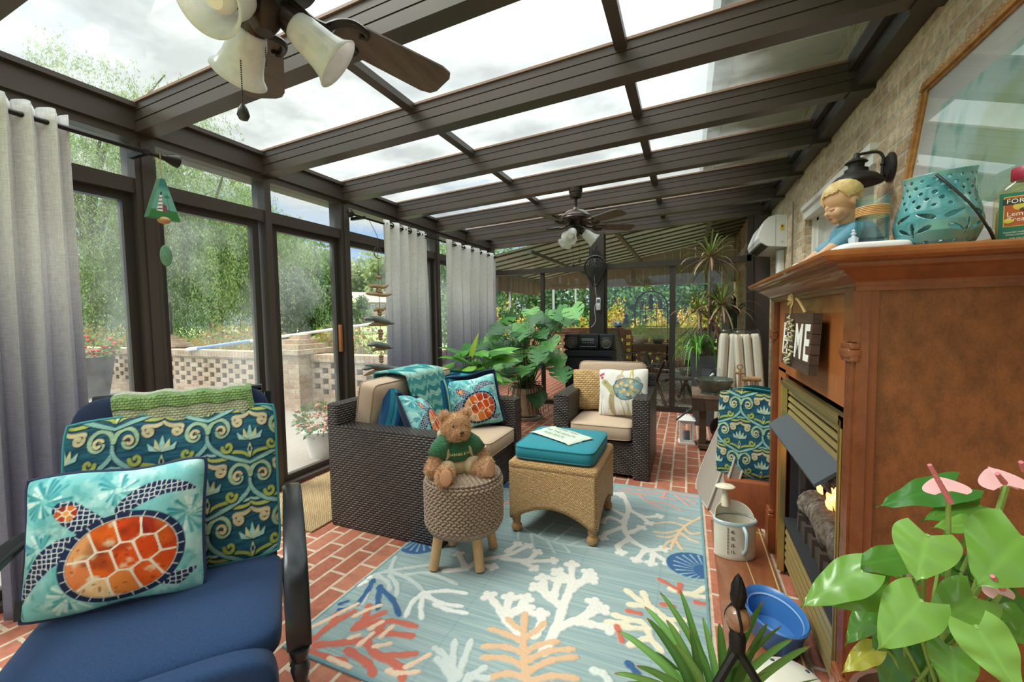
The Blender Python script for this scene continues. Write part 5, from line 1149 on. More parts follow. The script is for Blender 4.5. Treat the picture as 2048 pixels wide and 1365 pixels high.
t = NT('flame'); v = t.uv(src='Object'); sx = t.n('ShaderNodeSeparateXYZ'); t.l(v, sx.inputs[0]); e = t.n('ShaderNodeEmission'); e.inputs[1].default_value = 3.2
t.l(t.ramp(t.noise(v, 30, 3), [(.35, (1., .22, .03)), (.6, (1., .62, .2))]), e.inputs[0]); tr = t.n('ShaderNodeBsdfTransparent'); mx = t.n('ShaderNodeMixShader')
lw = t.n('ShaderNodeLayerWeight'); lw.inputs[0].default_value = .45; t.l(t.ramp(lw.outputs['Facing'], [(.2, (.5,) * 3), (.75, (.0,) * 3)]), mx.inputs[0]); t.l(tr.outputs[0], mx.inputs[1]); t.l(e.outputs[0], mx.inputs[2]); flame = t.done(mx.outputs[0])
for k in range(11):
    x, y, z, hh = rnd.uniform(.535, .60), 1.84 + k * .034, .47 + rnd.uniform(-.02, .03), rnd.uniform(.07, .17)
    MB().tube(smooth_path([(x, y, z), (x - .008, y + .006, z + hh * .35), (x + .006, y - .006, z + hh * .7), (x, y + .004, z + hh)], 3), [.006, .009, .012, .013, .012, .010, .008, .006, .004, .0015], 8).build('flame', flame, fp)
em = NT('ember'); e = em.n('ShaderNodeEmission'); em.l(em.ramp(em.noise(em.uv(src='Object'), 60, 3), [(.45, (.02, .0, .0)), (.65, (1., .16, .05))]), e.inputs[0]); e.inputs[1].default_value = 2.2
m = MB()
for k in range(60): m.ell((rnd.uniform(.50, .66), rnd.uniform(1.62, 2.2), .345 + rnd.uniform(0, .03)), (.014, .014, .01), 6)
m.build('embers', em.done(e.outputs[0]), fp)['kind'] = 'stuff'
hb_ = thing('hearth_board', 'reddish glossy wooden hearth board with gilt line in front of the fireplace', 'hearth', (.27, 2.0, 0), world=True)
MB().bev((.271, 2.02, .015), (.262, 1.42, .028), .005).build('board', wood('8f5a3a', '74422a', .3, (1, .35, 1), 8, 'hearth_wood', .3), hb_)
m = MB(); m.b2((.385, 1.32, .0285), (.391, 2.70, .0305)); m.box((.36, 2.66, .0297), (.11, .005, .002), (0, 0, R_(-30))); m.box((.30, 2.05, .0297), (.004, .9, .002), (0, 0, R_(4))); m.build('gilt_line', plain('c9b27a', .4, .3), hb_, False)
# HOME sign
sg = thing('home_sign', 'dark plank sign with white HOME letters hanging from twine on the fireplace', 'sign', (FX - .025, 1.87, 1.165), (0, R_(3), 0))
dwood = wood('5a463a', '3c2e27', .8, (1, .25, 1), 20, 'weathered_plank', 0, .2)
m = MB()
for k in range(6): m.b2((-.012, -.215 + (k % 2) * .001, -.105 + k * .035), (.014, .225 - (k % 3) * .001, -.0715 + k * .035))
m.build('planks', dwood, sg, False)
FW = Matrix(((0, 0, -1, 0), (-1, 0, 0, 0), (0, 1, 0, 0), (0, 0, 0, 1)))    # lettering read by someone looking along +X
wp = plain('e6e2da', .8, 0, .05, 40)
for s, y in (('H', .165), ('M', -.045), ('E', -.160)): text(s, .175, wp, sg, Matrix.Translation((-.0125, y, -.005)) @ FW @ Matrix.Diagonal((.85, 1, 1, 1)), 'letter', .0008, bold=.004)
g = random.Random(5); m = MB()
for k in range(70):
    a = 2 * PI * k / 70; c = Vector((-.022 + g.uniform(-.006, .004), .062 + .048 * math.cos(a), -.005 + .085 * math.sin(a))) + Vector((0, g.uniform(-.012, .012), g.uniform(-.012, .012)))
    m.ell(c, (.004, .008, .005), 8, (g.uniform(0, 3), g.uniform(0, 3), 0))
m.build('button_wreath', plain('b9ad8a', .6, 0, .35, 60), sg)['label'] = 'wreath of pale buttons in place of the letter O'
tw_ = plain('b79a63', .9, 0, .2, 80)
m = MB(); m.tube(smooth_path([(-.01, .12, .10), (-.02, .06, .15), (-.016, 0, .155), (-.008, -.09, .105)], 5), .005, 6)
for k in range(16): a = g.uniform(0, 6.28); m.tube(smooth_path([(-.02, .05, .15), (-.03, .05 + .05 * math.cos(a), .15 + .03 * math.sin(a)), (-.02, .05 + .02 * math.cos(a + 1), .15 + .02 * math.sin(a + 1))], 4), .0018, 5)
m.build('twine', tw_, sg)

# ================================================================ on the mantel
MZ = 1.428
o = thing('white_router', 'low white rounded plastic device on the mantel edge beneath the glass holder', 'device', (.465, 1.47, MZ))
m = MB(); m.puff((0, 0, .017), (.165, .12, .034), .35, .55, 48, 14); m.build('shell', plain('e6e4e2', .4, 0, .02), o, True, 0); MB().puff((0, 0, .016), (.1665, .1215, .002), .35, .5, 48, 6).build('seam', plain('a9a5a2', .5), o)
# glass candle holder
o = thing('glass_candle_holder', 'aqua glass cylinder wrapped in jute cord on the white device', 'candle holder', (.472, 1.475, MZ + .034))
ag = NT('aqua_glass'); lw = ag.n('ShaderNodeLayerWeight'); lw.inputs[0].default_value = .5
tr = ag.n('ShaderNodeBsdfTransparent'); ag.l(ag.ramp(lw.outputs['Facing'], [(.25, (.93, .98, .98)), (.95, (.45, .78, .80))]), tr.inputs[0]); gl = ag.n('ShaderNodeBsdfGlossy'); gl.inputs[1].default_value = .03; mx = ag.n('ShaderNodeMixShader'); ag.l(ag.math('ADD', ag.math('MULTIPLY', ag.math('POWER', lw.outputs['Facing'], 3.), .6), .05), mx.inputs[0]); ag.l(tr.outputs[0], mx.inputs[1]); ag.l(gl.outputs[0], mx.inputs[2]); aqua = ag.done(mx.outputs[0])
MB().lathe([(0, 0), (.034, 0), (.0365, .006), (.0365, .122), (.0375, .126), (.035, .127), (.033, .12), (.033, .012), (0, .012)], 40).build('cylinder', aqua, o)
m = MB()
for k in range(6): m.lathe([(.0375, .072 + k * .0045), (.0395, .0743 + k * .0045), (.0375, .0766 + k * .0045)], 40, cap=False)
m.build('jute_cord', plain('c49a68', .9, 0, .25, 120, .5, 300), o)
o = thing('glass_stopper', 'small clear glass perfume bottle on the white device', 'bottle', (.425, 1.455, MZ + .034))
MB().lathe([(0, 0), (.010, 0), (.012, .006), (.012, .014), (.005, .018), (.004, .022), (.0075, .026), (.003, .030), (.005, .034), (0, .040)], 8).build('bottle', plain('c9d2e0', .05, .2, .1, 90), o)
# pierced teal lantern
o = thing('ceramic_lantern', 'large teal glazed ceramic lantern pierced with holes on the mantel', 'lantern', (.60, 1.455, MZ))
Hh = [(.055, 0), (.070, .02), (.080, .045), (.0835, .068), (.080, .095), (.072, .125), (.066, .155), (.065, .180), (.070, .205)]
def rad(z):
    for (r0, z0), (r1, z1) in zip(Hh, Hh[1:]):
        if z <= z1: return r0 + (r1 - r0) * (.5 - .5 * math.cos(PI * (z - z0) / (z1 - z0))) if z0 in (.068, .155) else r0 + (r1 - r0) * (z - z0) / (z1 - z0)
    return Hh[-1][0]
na, nz = 340, 150; vs = []
for j in range(nz + 1):
    for i in range(na):
        a = 2 * PI * i / na; top = .199 + .010 * math.cos(a - .9); z = top * j / nz; r = rad(min(z, .205)); vs.append((r * math.cos(a), r * math.sin(a), z))
AA, ZZ = np.meshgrid(2 * PI * (np.arange(na) + .5) / na, .199 * (np.arange(nz) + .5) / nz); RR = np.array([[rad(z)] for z in ZZ[:, 0]]); ok = np.ones(AA.shape, bool)
for j, z in enumerate((.018, .112, .130, .147, .165, .182)):
    for k in range(17):
        hr = .0038 + .0012 * ((k * 7 + j) % 3) / 2; da = ((AA - (k * .37 + .18 * (j % 2)) + PI) % (2 * PI) - PI) * RR; ok &= (da ** 2 + (ZZ - z) ** 2) > hr * hr
for k in range(5):
    for off, z, l, w, an in ((-.30, .086, .021, .0088, .42), (.30, .086, .021, .0088, PI - .42), (-.25, .050, .017, .0080, -.5), (.25, .050, .017, .0080, PI + .5), (0., .050, .020, .0058, -1.57)):
        da = ((AA - (k * 1.2566 + off) + PI) % (2 * PI) - PI) * RR; dz = ZZ - z; u = (da * math.cos(an) + dz * math.sin(an)) / l; q = -da * math.sin(an) + dz * math.cos(an)
        ok &= ~((np.abs(u) < 1) & (np.abs(q) < w * (.62 - .38 * u) * np.sqrt(np.clip(1 - u * u, 0, 1))))
fs = [(j * na + i, j * na + (i + 1) % na, (j + 1) * na + (i + 1) % na, (j + 1) * na + i) for j in range(nz) for i in range(na) if ok[j, i]]
t = NT('teal_glaze'); v = t.uv(src='Object'); n = t.noise(v, 9, 4); 
glz = t.done(t.bsdf(t.ramp(n, [(.35, hx('3c7d82')), (.5, hx('5a989b')), (.66, hx('7d9f90'))]), .12, 0, None, .6, 0, .5))
mesh_obj('pierced_body', vs, fs, glz, o, True, 0, None, .005)
MB().lathe([(0, .001), (.055, .001), (.055, .006), (0, .006)], 40).build('base', glz, o)
m = MB(); m.tube(smooth_path([(-.030, -.064, .182), (-.015, -.085, .150), (.020, -.105, .090), (.055, -.095, .035), (.075, -.075, .010)], 6), .003, 8); m.tube(smooth_path([(.075, -.075, .010), (.082, -.06, .02), (.080, -.045, .045)], 4), .0025, 6); m.build('wire_handle', plain('242220', .5, .3), o)
# lemon oil bottle
o = thing('oil_bottle', 'flat clear bottle of lemon oil with green label and red cap on the mantel', 'bottle', (.765, 1.45, MZ), R_(-22))
liq = glass((.93, .90, .74), .5, 'amber_bottle')
m = MB()
for z0 in (0,): 
    lv = [(.048, .020, 0), (.053, .024, .008), (.054, .025, .06), (.054, .025, .115), (.050, .024, .135), (.036, .021, .150), (.024, .020, .158), (.022, .020, .172)]
    ks = [m.vs([(rx * math.copysign(abs(math.cos(a)) ** .5, math.cos(a)), ry * math.copysign(abs(math.sin(a)) ** .5, math.sin(a)), z) for a in [2 * PI * k / 40 for k in range(40)]]) for rx, ry, z in lv]
    for a, b in zip(ks, ks[1:]):
        for j in range(40): m.f.append((a + j, a + (j + 1) % 40, b + (j + 1) % 40, b + j))
m.build('bottle_body', liq, o)
MB().puff((0, 0, .052), (.098, .042, .098), .5, .3, 40, 10).build('oil', plain('d9c98f', .2, 0, .05), o)
MB().lathe([(0, .160), (.026, .160), (.027, .163), (.027, .188), (.025, .191), (0, .191)], 28, fn=lambda a, z: 1 + .02 * math.cos(28 * a)).build('cap', plain('8e1f35', .4), o)
def lab(name, w0, z0, z1, y, col): 
    q = MB(); q.grid(lambda u, v: ((u - .5) * w0, -.0256 - y, z0 + (z1 - z0) * v), 2, 2); return q.build(name, plain(col, .45, 0, .03), o, False)
lab('label', .092, .012, .128, .0006, '1f6a4f'); lab('label_panel', .074, .048, .118, .0010, 'b0531f'); lab('label_border', .077, .0465, .1195, .0008, 'd8b84a')
m = MB(); m.ell((0, -.0268, .094), (.024, .0006, .012), 24); m.build('portrait_oval', plain('c9b24a', .5), o)
m = MB(); m.ell((0, -.0276, .094), (.006, .0006, .008), 12); m.ell((0, -.0274, .086), (.014, .0005, .005), 12); m.build('portrait', plain('4a3a28', .6), o)
SR = Matrix.Rotation(R_(90), 4, 'X'); cr = plain('f0e8d4', .5, 0, 0)
m = MB(); m.b2((-.040, -.0275, .100), (.040, -.0268, .114)); m.build('name_band', plain('2a2a26', .5), o, False)
text("FORMBY'S", .0155, cr, o, Matrix.Translation((0, -.0280, .107)) @ SR, depth=.0002); text('Lemon Oil', .0155, cr, o, Matrix.Translation((0, -.0272, .076)) @ SR, depth=.0002); text('Treatment', .0150, cr, o, Matrix.Translation((0, -.0272, .063)) @ SR, depth=.0002)
text('DANGER! HARMFUL OR FATAL IF', .0050, cr, o, Matrix.Translation((0, -.0268, .032)) @ SR, depth=.0002); text('SWALLOWED. COMBUSTIBLE.', .0050, cr, o, Matrix.Translation((0, -.0268, .026)) @ SR, depth=.0002); text('8 FL OZ (1/2 PT) 236 mL', .0050, cr, o, Matrix.Translation((0, -.0268, .017)) @ SR, depth=.0002)
MB().ell((-.030, -.027, .060), (.008, .0008, .006), 12).build('lemon_print', plain('d9c04a', .5), o)
o = thing('painted_stone', 'small pale painted pebble at the far front of the mantel', 'stone', (.375, 1.83, MZ)); MB().ell((0, 0, .013), (.022, .016, .013), 16).build('stone', plain('d8c8b4', .5, 0, .1, 60), o); MB().ell((-.012, -.012, .018), (.002, .002, .002), 6).build('dot', plain('2a4a8a', .5), o)
# boy figurine leaning on his arms
o = thing('boy_figurine', 'painted figurine of a blond boy in a blue shirt leaning on the mantel', 'figurine', (.50, 1.78, MZ), world=True)
skin = plain('d2a47e', .5, 0, .06, 20, name='painted_skin'); c0 = Vector((.478, 1.76, 1.642)); m = MB(); hr = (0, R_(-24), R_(12)); E = Euler(hr).to_matrix()
def hd(x, y, z): return c0 + E @ Vector((x, y, z))
m.ell(hd(.008, 0, .010), (.052, .050, .052), 24, hr); m.ell(hd(-.018, 0, -.026), (.034, .036, .034), 20, hr); m.ell(hd(-.054, 0, -.018), (.010, .008, .008), 12, hr); m.ell(hd(-.048, 0, -.006), (.008, .006, .014), 12, hr)
m.ell(hd(-.040, 0, -.048), (.012, .015, .012), 12, hr)
for s in (-1, 1): m.ell(hd(-.032, s * .020, -.026), (.018, .017, .018), 12, hr); m.ell(hd(.010, s * .050, -.010), (.013, .008, .017), 12, hr)
for dz in (-.034, -.040): m.ell(hd(-.046, 0, dz), (.006, .012, .0035), 12, hr)
for k in range(6): m.ell(Vector((.494, 1.765, 1.60)).lerp(Vector((.515, 1.78, 1.55)), k / 5), (.028, .028, .02), 16)
for k in range(9): m.ell(Vector((.522, 1.79, 1.540)).lerp(Vector((.535, 1.80, 1.46)), k / 8), (.062 + .004 * k, .070, .035), 20)
for s in (-1, 1):
    A = [Vector((.505, 1.79 + s * .065, 1.535)), Vector((.44, 1.775 + s * .085, 1.480)), Vector((.400, 1.755 + s * .085, 1.450)), Vector((.43, 1.74 + s * .05, 1.452)), Vector((.462, 1.715 + s * .030, 1.465)), Vector((.482, 1.700 + s * .025, 1.463))]
    for a, b, ra, rb in zip(A, A[1:], (.026, .022, .018, .017, .015), (.022, .018, .017, .015, .012)):
        for k in range(6): t_ = k / 6; m.ell(a.lerp(b, t_), (ra + (rb - ra) * t_,) * 3, 10)
    for f in range(4): m.tube([A[-1] + Vector((-.004, -.008 + f * .006, .002)), A[-1] + Vector((.016 + .004 * (f in (1, 2)), -.012 + f * .0075, -.001)), A[-1] + Vector((.024 + .004 * (f in (1, 2)), -.013 + f * .008, -.012))], [.0046, .0042, .003], 6)
    m.tube([A[-1] + Vector((-.006, .012, .0)), A[-1] + Vector((.008, .020, -.006))], [.005, .0035], 6)
bd = m.build('body', skin, o, True, 0)
md = bd.modifiers.new('skin', 'REMESH'); md.mode = 'VOXEL'; md.voxel_size = .0026; md.use_smooth_shade = True; md = bd.modifiers.new('soft', 'SMOOTH'); md.iterations = 3
m = MB()
for k in range(9): m.ell(Vector((.524, 1.79, 1.545)).lerp(Vector((.537, 1.80, 1.45)), k / 8), (.065 + .004 * k, .073, .036), 20)
for s in (-1, 1):
    for k in range(8): m.ell(Vector((.510, 1.79 + s * .065, 1.538)).lerp(Vector((.452, 1.778 + s * .082, 1.490)), k / 7), (.030 - .0005 * k,) * 3, 12)
b2_ = m.build('shirt', plain('5f93a6', .6, 0, .15, 14), o, True, 0); md = b2_.modifiers.new('skin', 'REMESH'); md.mode = 'VOXEL'; md.voxel_size = .003; md.use_smooth_shade = True
g = random.Random(8); m = MB(); m.ell(hd(.016, 0, .018), (.051, .053, .051), 24, hr)
for k in range(120):
    a = 2 * PI * k / 120 + g.uniform(-.04, .04); ln = (.95 + .25 * math.cos(a)) ; P_ = []
    for q in range(8):
        th = q / 7 * (1.62 if abs(math.sin(a)) > .75 or math.cos(a) > 0 else 1.05) * g.uniform(.97, 1.03)
        P_.append(hd(.010 + .056 * math.sin(th) * math.cos(a + .28 * th), .056 * math.sin(th) * math.sin(a + .28 * th), .012 + .056 * math.cos(th)))
    m.tube(P_, [.004, .0055, .006, .006, .006, .0055, .0045, .002], 6)
m.build('hair', wood('e4cb92', 'bd9a5c', .5, (1, 1, 1), 60, 'blond_paint'), o)
m = MB()
for s in (-1, 1): m.tube([hd(-.047, s * .010, -.008), hd(-.046, s * .018, -.012), hd(-.041, s * .027, -.009)], .0013, 5)
m.tube([hd(-.0515, -.010, -.037), hd(-.0525, 0, -.038), hd(-.0515, .010, -.037)], .0012, 5); m.build('eyelids', plain('7a4a34', .6), o)

# picture leaning on the mantel
pf = thing('framed_picture', 'large gilt framed green landscape picture leaning against the brick wall', 'picture', (.785, 2.27, MZ), (0, R_(7.2), 0))
PH, PW = .77, 1.22; gold = wood('b98a4a', '8a5a2c', .35, (1, 1, 1), 30, 'gilt_frame', .2, .6)
m = MB()
for a, b in (((-PW, 0), (0, .045)), ((-PW, PH - .045), (0, PH)), ((-PW, .045), (-PW + .045, PH - .045)), ((-.045, .045), (0, PH - .045))): m.b2((-.004, a[0], a[1]), (.02, b[0], b[1])); m.b2((-.014, a[0] + (.0 if a[0] < -.1 else .012), a[1] + .010), (0, b[0] - (.0 if b[0] < -.2 else .012), b[1] - .012))
for k in range(30): m.ell((-.006, -.008, .03 + k * .0245), (.010, .010, .011), 8)
for k in range(46): m.ell((-.006, -.02 - k * .0262, PH - .008), (.010, .011, .010), 8)
m.build('gilt_frame', gold, pf)
MB().b2((.004, -PW + .04, .04), (.010, -.04, PH - .04)).build('mat_board', plain('dcd8d2', .8, 0, .02), pf, False)
P = Paint(PW - .34, PH - .32, .006, 'cfe8df'); n1 = P.noise(.25, 2); n2 = P.noise((.06, .12), 4); A = (slice(None), slice(None))
P.put(A, np.clip((n1 - .45) * 5, 0, 1) * .7, '93d2be'); P.put(A, np.clip((n2 - .55) * 6, 0, 1) * .6, '58b09b'); P.put(A, np.clip((P.noise(.18, 9) - .55) * 6, 0, 1) * .6, 'b9cf8a'); P.put(A, np.clip((.4 - P.Y / P.h) * 2, 0, 1) * .5, 'a7bf72'); P.put(A, np.clip((P.Y / P.h - .7) * 2, 0, 1) * .5, 'c9e4e0')
P.sheet('print', lambda u, v, h: (.0032 + 0 * u, -.17 - u * (PW - .34), .16 + v * (PH - .32)), vcol(.6, 0, 300, 'art_print'), pf, False)
MB().b2((-.001, -PW + .045, .045), (.0005, -.045, PH - .045)).build('picture_glass', glass((.97, .98, .98), .8, 'picture_glass', 0, .10), pf, False)

# ================================================================ around the hearth
wc = thing('watering_can', 'cream oval metal watering can with blue rim and litre marks on the hearth', 'watering can', (.232, 2.36, .030), R_(14))
en = plain('d3ccb8', .45, .1, .18, 10, name='cream_enamel'); bl_ = plain('a9bcc2', .5, .1, .12, 15)
m = MB(); m.lathe([(.0, 0), (.096, 0), (.099, .004), (.097, .02), (.101, .185), (.096, .185), (.092, .01), (0, .008)], 44, (0, 0, 0), 1, .62); m.build('body', en, wc)
MB().lathe([(.098, .176), (.104, .178), (.105, .190), (.099, .196), (.095, .19)], 44, (0, 0, 0), 1, .62, cap=False).build('rim', bl_, wc)
m = MB(); m.grid(lambda u, v: (.099 * math.cos(PI * (.0 + u)) * (1 - .06 * v), .060 * math.sin(PI * u) * (1 - .06 * v) , .19 + .075 * math.sin(PI * u) ** .8 * v), 30, 6); m.build('half_cover', en, wc, solid=.002)
m = MB(); m.tube([(-.03, .05, .235), (-.03, .055, .30), (-.03, .055, .33)], [.022, .014, .011], 14); m.lathe([(0, .328), (.046, .330), (.049, .336), (.04, .343), (0, .346)], 24, (-.03, .055, 0), 1, .75); m.build('spout_handle', plain('d9d0b4', .45, 0, .1), wc)
m = MB(); m.tube(smooth_path([(.02, -.064, .175), (.022, -.095, .15), (.022, -.092, .08), (.02, -.064, .04)], 5), .009, 8); m.build('grip', bl_, wc)
dk2 = plain('3a3a38', .8, 0, 0)
for k, s in enumerate(('1L', '2L', '3L', '4L')): text(s, .024, dk2, wc, Matrix.Translation((-.028, -.0605, .045 + k * .034)) @ SR, 'litre_mark', .0004)
m = MB(); m.b2((-.052, -.0565, .03), (-.051, -.0545, .17))
for k in range(8): m.b2((-.054, -.0568, .04 + k * .017), (-.046, -.0545, .0412 + k * .017))
m.build('scale_line', dk2, wc, False)
tb = thing('blue_planter', 'glossy blue oval planter bowl on the hearth', 'planter', (.315, 1.79, .030), R_(14))
m = MB(); m.lathe([(0, 0), (.075, 0), (.085, .01), (.098, .09), (.106, .10), (.110, .112), (.106, .118), (.100, .112), (.092, .095), (.078, .014), (0, .012)], 48, (0, 0, 0), .92, 1.35); m.build('bowl', plain('3a6eaa', .3, 0, .15, 6), tb)
m = MB(); m.lathe([(.0935, .096), (.0915, .098), (.0895, .092)], 48, (0, 0, 0), .92, 1.35, cap=False); m.build('inner_line', plain('9dbbe0', .3), tb)
ck = thing('cream_colander', 'cream ceramic oval dish with holes and blue dots turned over on the hearth', 'dish', (.315, 1.49, .030))
m = MB(); m.lathe([(.115, 0), (.122, .012), (.116, .05), (.10, .066), (.05, .076), (0, .078)], 44, (0, 0, 0), .95, 1.15); m.build('dish', plain('dcd6c6', .25, 0, .06, 30, coat=.3), ck)
m = MB()
for x, y, r in ((-.04, .085, .009), (.055, .075, .008), (.09, .0, .008), (-.09, 0, .009)): m.ell((x, y, .0665), (r, r * 1.2, .004), 12)
m.build('dots', plain('2f3f58', .4), ck)
ir = thing('iron_stand', 'black wrought iron tripod with pineapple finial and amber glass ball', 'stand', (.123, 1.15, .085))
irm = plain('1f1e1d', .5, .5, .25, 60, .4, 120, name='wrought_iron')
m = MB(); m.lathe([(0, .445), (.012, .448), (.016, .46), (.018, .478), (.015, .50), (.008, .522), (0, .535)], 48, fn=lambda a, z: 1 + .12 * math.cos(7 * a + z * 200)); m.build('pineapple_finial', irm, ir)
MB().ell((0, 0, .415), (.029, .029, .032), 18).build('glass_ball', plain('8f6a50', .08, .1, .5, 40, coat=.5), ir)
m = MB()
for k in range(3): a = k * 2.1 + .3; m.tube(smooth_path([(.012 * math.cos(a), .012 * math.sin(a), .45), (.028 * math.cos(a + .4), .028 * math.sin(a + .4), .415), (.012 * math.cos(a + .8), .012 * math.sin(a + .8), .378)], 5), .0042, 6)
m.lathe([(.012, .33), (.019, .335), (.020, .37), (.014, .385), (.01, .39)], 14); m.build('cage', irm, ir)
for a in (R_(218), R_(338), R_(95)): MB().tube([(0, 0, .335), (.13 * math.cos(a), .13 * math.sin(a), .17), (.22 * math.cos(a), .22 * math.sin(a), -.073)], [.011, .010, .010], 8).build('leg', irm, ir)
# chest, scroll cushion, folded taupe cushions, carton
tag(MB().bev((.42, 2.98, .135), (.40, .42, .268), .008).build('wood_chest', wood('9a5430', '7c3f22', .5, (1, 1, .3), 7, 'chest_wood')), 'plain reddish wooden box behind the watering can beside the fireplace', 'box')
o2 = pillow('scroll_cushion', 'teal scroll-patterned cushion standing on the wooden box beside the fireplace', (.45, 2.83, .272), (R_(-9), R_(2), R_(-4)), .42, .54, .10, None, None, teal_b, piping_t, src=[c for c in bpy.data.objects if c.name == 'front_cover'][0], pinch=.012)
o2.children[0].scale = (.42 / .57, 1, .54 / .52)
tp_m = fabric('a1968a', '8d8276', 900, name='taupe_cloth', bump=.1, var=.3)
for k, (x, lab_) in enumerate(((.165, 'taupe seat cushion leaning on the wooden box, lower front one'), (.125, 'taupe seat cushion leaning by the carton, taller rear one'))):
    o = thing('taupe_cushion', lab_, 'cushion', (x, 2.99 + .13 * k, .012), (0, R_(17 + 2 * k), R_(8)), 'folded taupe cushions'); hh = .50 + .06 * k
    q = [(-.22, 0), (.20, 0), (.20, hh - .08), (.12, hh), (-.08, hh), (-.17, hh - .10)]
    m = MB(); P_ = [tuple(v_[:2]) for v_ in smooth_path(q + q[:1], 5)][:-1]; m.prism(P_, -.03, .03, 'yz'); m.build('cover', tp_m, o, True, .5)
    m = MB()
    for s in (-.03, .03): m.tube([(s, y, z) for y, z in P_], .006, 6, True)
    m.build('piping', plain('b9aea2', .8), o)
o = thing('carton', 'open cardboard carton on the floor beneath the old cart', 'box', (.335, 3.72, 0)); cb = plain('c29a68', .85, 0, .06)
m = MB(); m.b2((-.10, -.14, 0), (.10, .14, .30)); m.build('box', cb, o, False); MB().b2((-.101, -.03, .298), (.101, .03, .302)).build('tape', plain('d9bf8c', .3), o, False)

# ================================================================ curtains and rods
t = NT('ombre_linen'); a = t.n('ShaderNodeVertexColor'); a.layer_name = 'Col'; n1 = t.noise(t.uv((1, 1, .06), src='Object'), 420, 2); n2 = t.noise(t.uv((.08, .08, 1), src='Object'), 320, 2); f = t.math('MULTIPLY', t.math('ADD', n1, n2), .5)
c = t.mix(1., a.outputs[0], t.ramp(f, [(.36, (.82,) * 3), (.62, (1.08,) * 3)]), 'MULTIPLY'); d_ = t.bsdf(c, .95, 0, t.bump(f, .3, .002), .1); tr = t.n('ShaderNodeBsdfTranslucent'); t.l(c, tr.inputs[0]); mx = t.n('ShaderNodeMixShader'); mx.inputs[0].default_value = .45; t.l(d_, mx.inputs[1]); t.l(tr.outputs[0], mx.inputs[2]); linen = t.done(mx.outputs[0])
ring_m = plain('2e2a28', .35, .6, .1)
def curtain(label, y0, y1, folds, z0=.02, z1=2.225, seed=1, amp=.048, bow=0., rings=True):
    o = thing('curtain', label, 'curtain', (-2.66, (y0 + y1) / 2, z0), world=True); g = np.random.RandomState(seed); nu, nv = folds * 22, 44; ph = g.uniform(-.35, .35, folds + 2); wv = g.uniform(.75, 1.15, folds + 2)
    V, C = [], []
    top, bot = np.array(hx('f6f4f2')), np.array(hx('9b9eb0'))
    for i in range(nu + 1):
        u = i / nu; k = u * folds; kk = int(min(k, folds - 1)); w_ = k * 2 * PI
        for j in range(nv + 1):
            v = j / nv; z = z0 + (z1 - z0) * v + .010 * math.cos(w_) * (v > .98)
            s = math.sin(w_); x = -2.66 + amp * wv[kk] * math.copysign(abs(s) ** .75, s) * (.8 + .2 * v) + .008 * math.sin(5 * v + ph[kk] * 9)
            y = y0 + (y1 - y0) * (u + .018 * math.sin(2 * w_) / 1) + .03 * (1 - v) * math.sin(k + seed) * .4 + bow * (1 - v)
            V.append((x, y, z)); q = min(1, max(0, (v - .22) / .62)); q = q * q * (3 - 2 * q); C.append(bot + (top - bot) * q)
    V = np.array(V); i = np.arange(nu)[:, None] * (nv + 1) + np.arange(nv)[None]; F = np.stack([i, i + nv + 1, i + nv + 2, i + 1], -1).reshape(-1, 4)
    mesh_obj('panel', V, F, linen, o, True, 0, np.array(C), .003)
    for k in range(folds * 2 if rings else 1):
        u = (k + .5) / (folds * 2); y = y0 + (y1 - y0) * u; m = MB(); m.tube([(-2.66 + .026 * math.cos(a), y + .012 * math.cos(a) * (1 if k % 2 else -1), 2.178 + .026 * math.sin(a)) for a in [2 * PI * q / 16 for q in range(16)]], .005, 6, True); m.build('grommet', ring_m, o)
    return o
curtain('grey ombre linen curtain gathered at the near end of the left wall', .74, 1.045, 4, .02, 2.235, 3, .046, -.02, False)
curtain('grey ombre curtain hanging just right of the driftwood mobile', 3.22, 3.94, 5, .02, 2.205, 5)
curtain('grey ombre curtain hanging behind the large monstera', 4.32, 5.74, 6, .02, 2.205, 6, .05)
def rod(label, y0, y1, fin0, fin1):
    o = thing('curtain_rod', label, 'curtain rod', (-2.66, (y0 + y1) / 2, 2.178), world=True); MB().cyl((-2.66, y0, 2.178), (-2.66, y1, 2.178), .0115, None, 10).build('rod', ring_m, o)
    for y, s, f in ((y0, -1, fin0), (y1, 1, fin1)):
        m = MB()
        if f == 1:
            m.m = Matrix.Translation((-2.66, y, 2.178)) @ Matrix.Rotation(R_(-90 * s), 4, 'X'); m.lathe([(.013, 0), (.018, .008), (.014, .018), (.017, .03), (.034, .075), (.036, .09), (.028, .096), (0, .098)], 18)
        elif f == 2: m.ell((-2.66, y, 2.178), (.034, .034, .034), 16); m.cyl((-2.66, y, 2.178), (-2.66, y + .04, 2.178), .016, None, 10)
        if f: m.build('finial', ring_m, o)
    for y in (y0 + .16, y1 - .06): MB().b2((XL, y - .012, 2.165), (-2.648, y + .012, 2.19)).build('bracket', ring_m, o, False)
rod('dark curtain rod with flared finial above the near sliding doors', -.3, 1.40, 0, 1); rod('dark curtain rod with ball finial over the two far curtains', 2.80, 5.77, 2, 0)
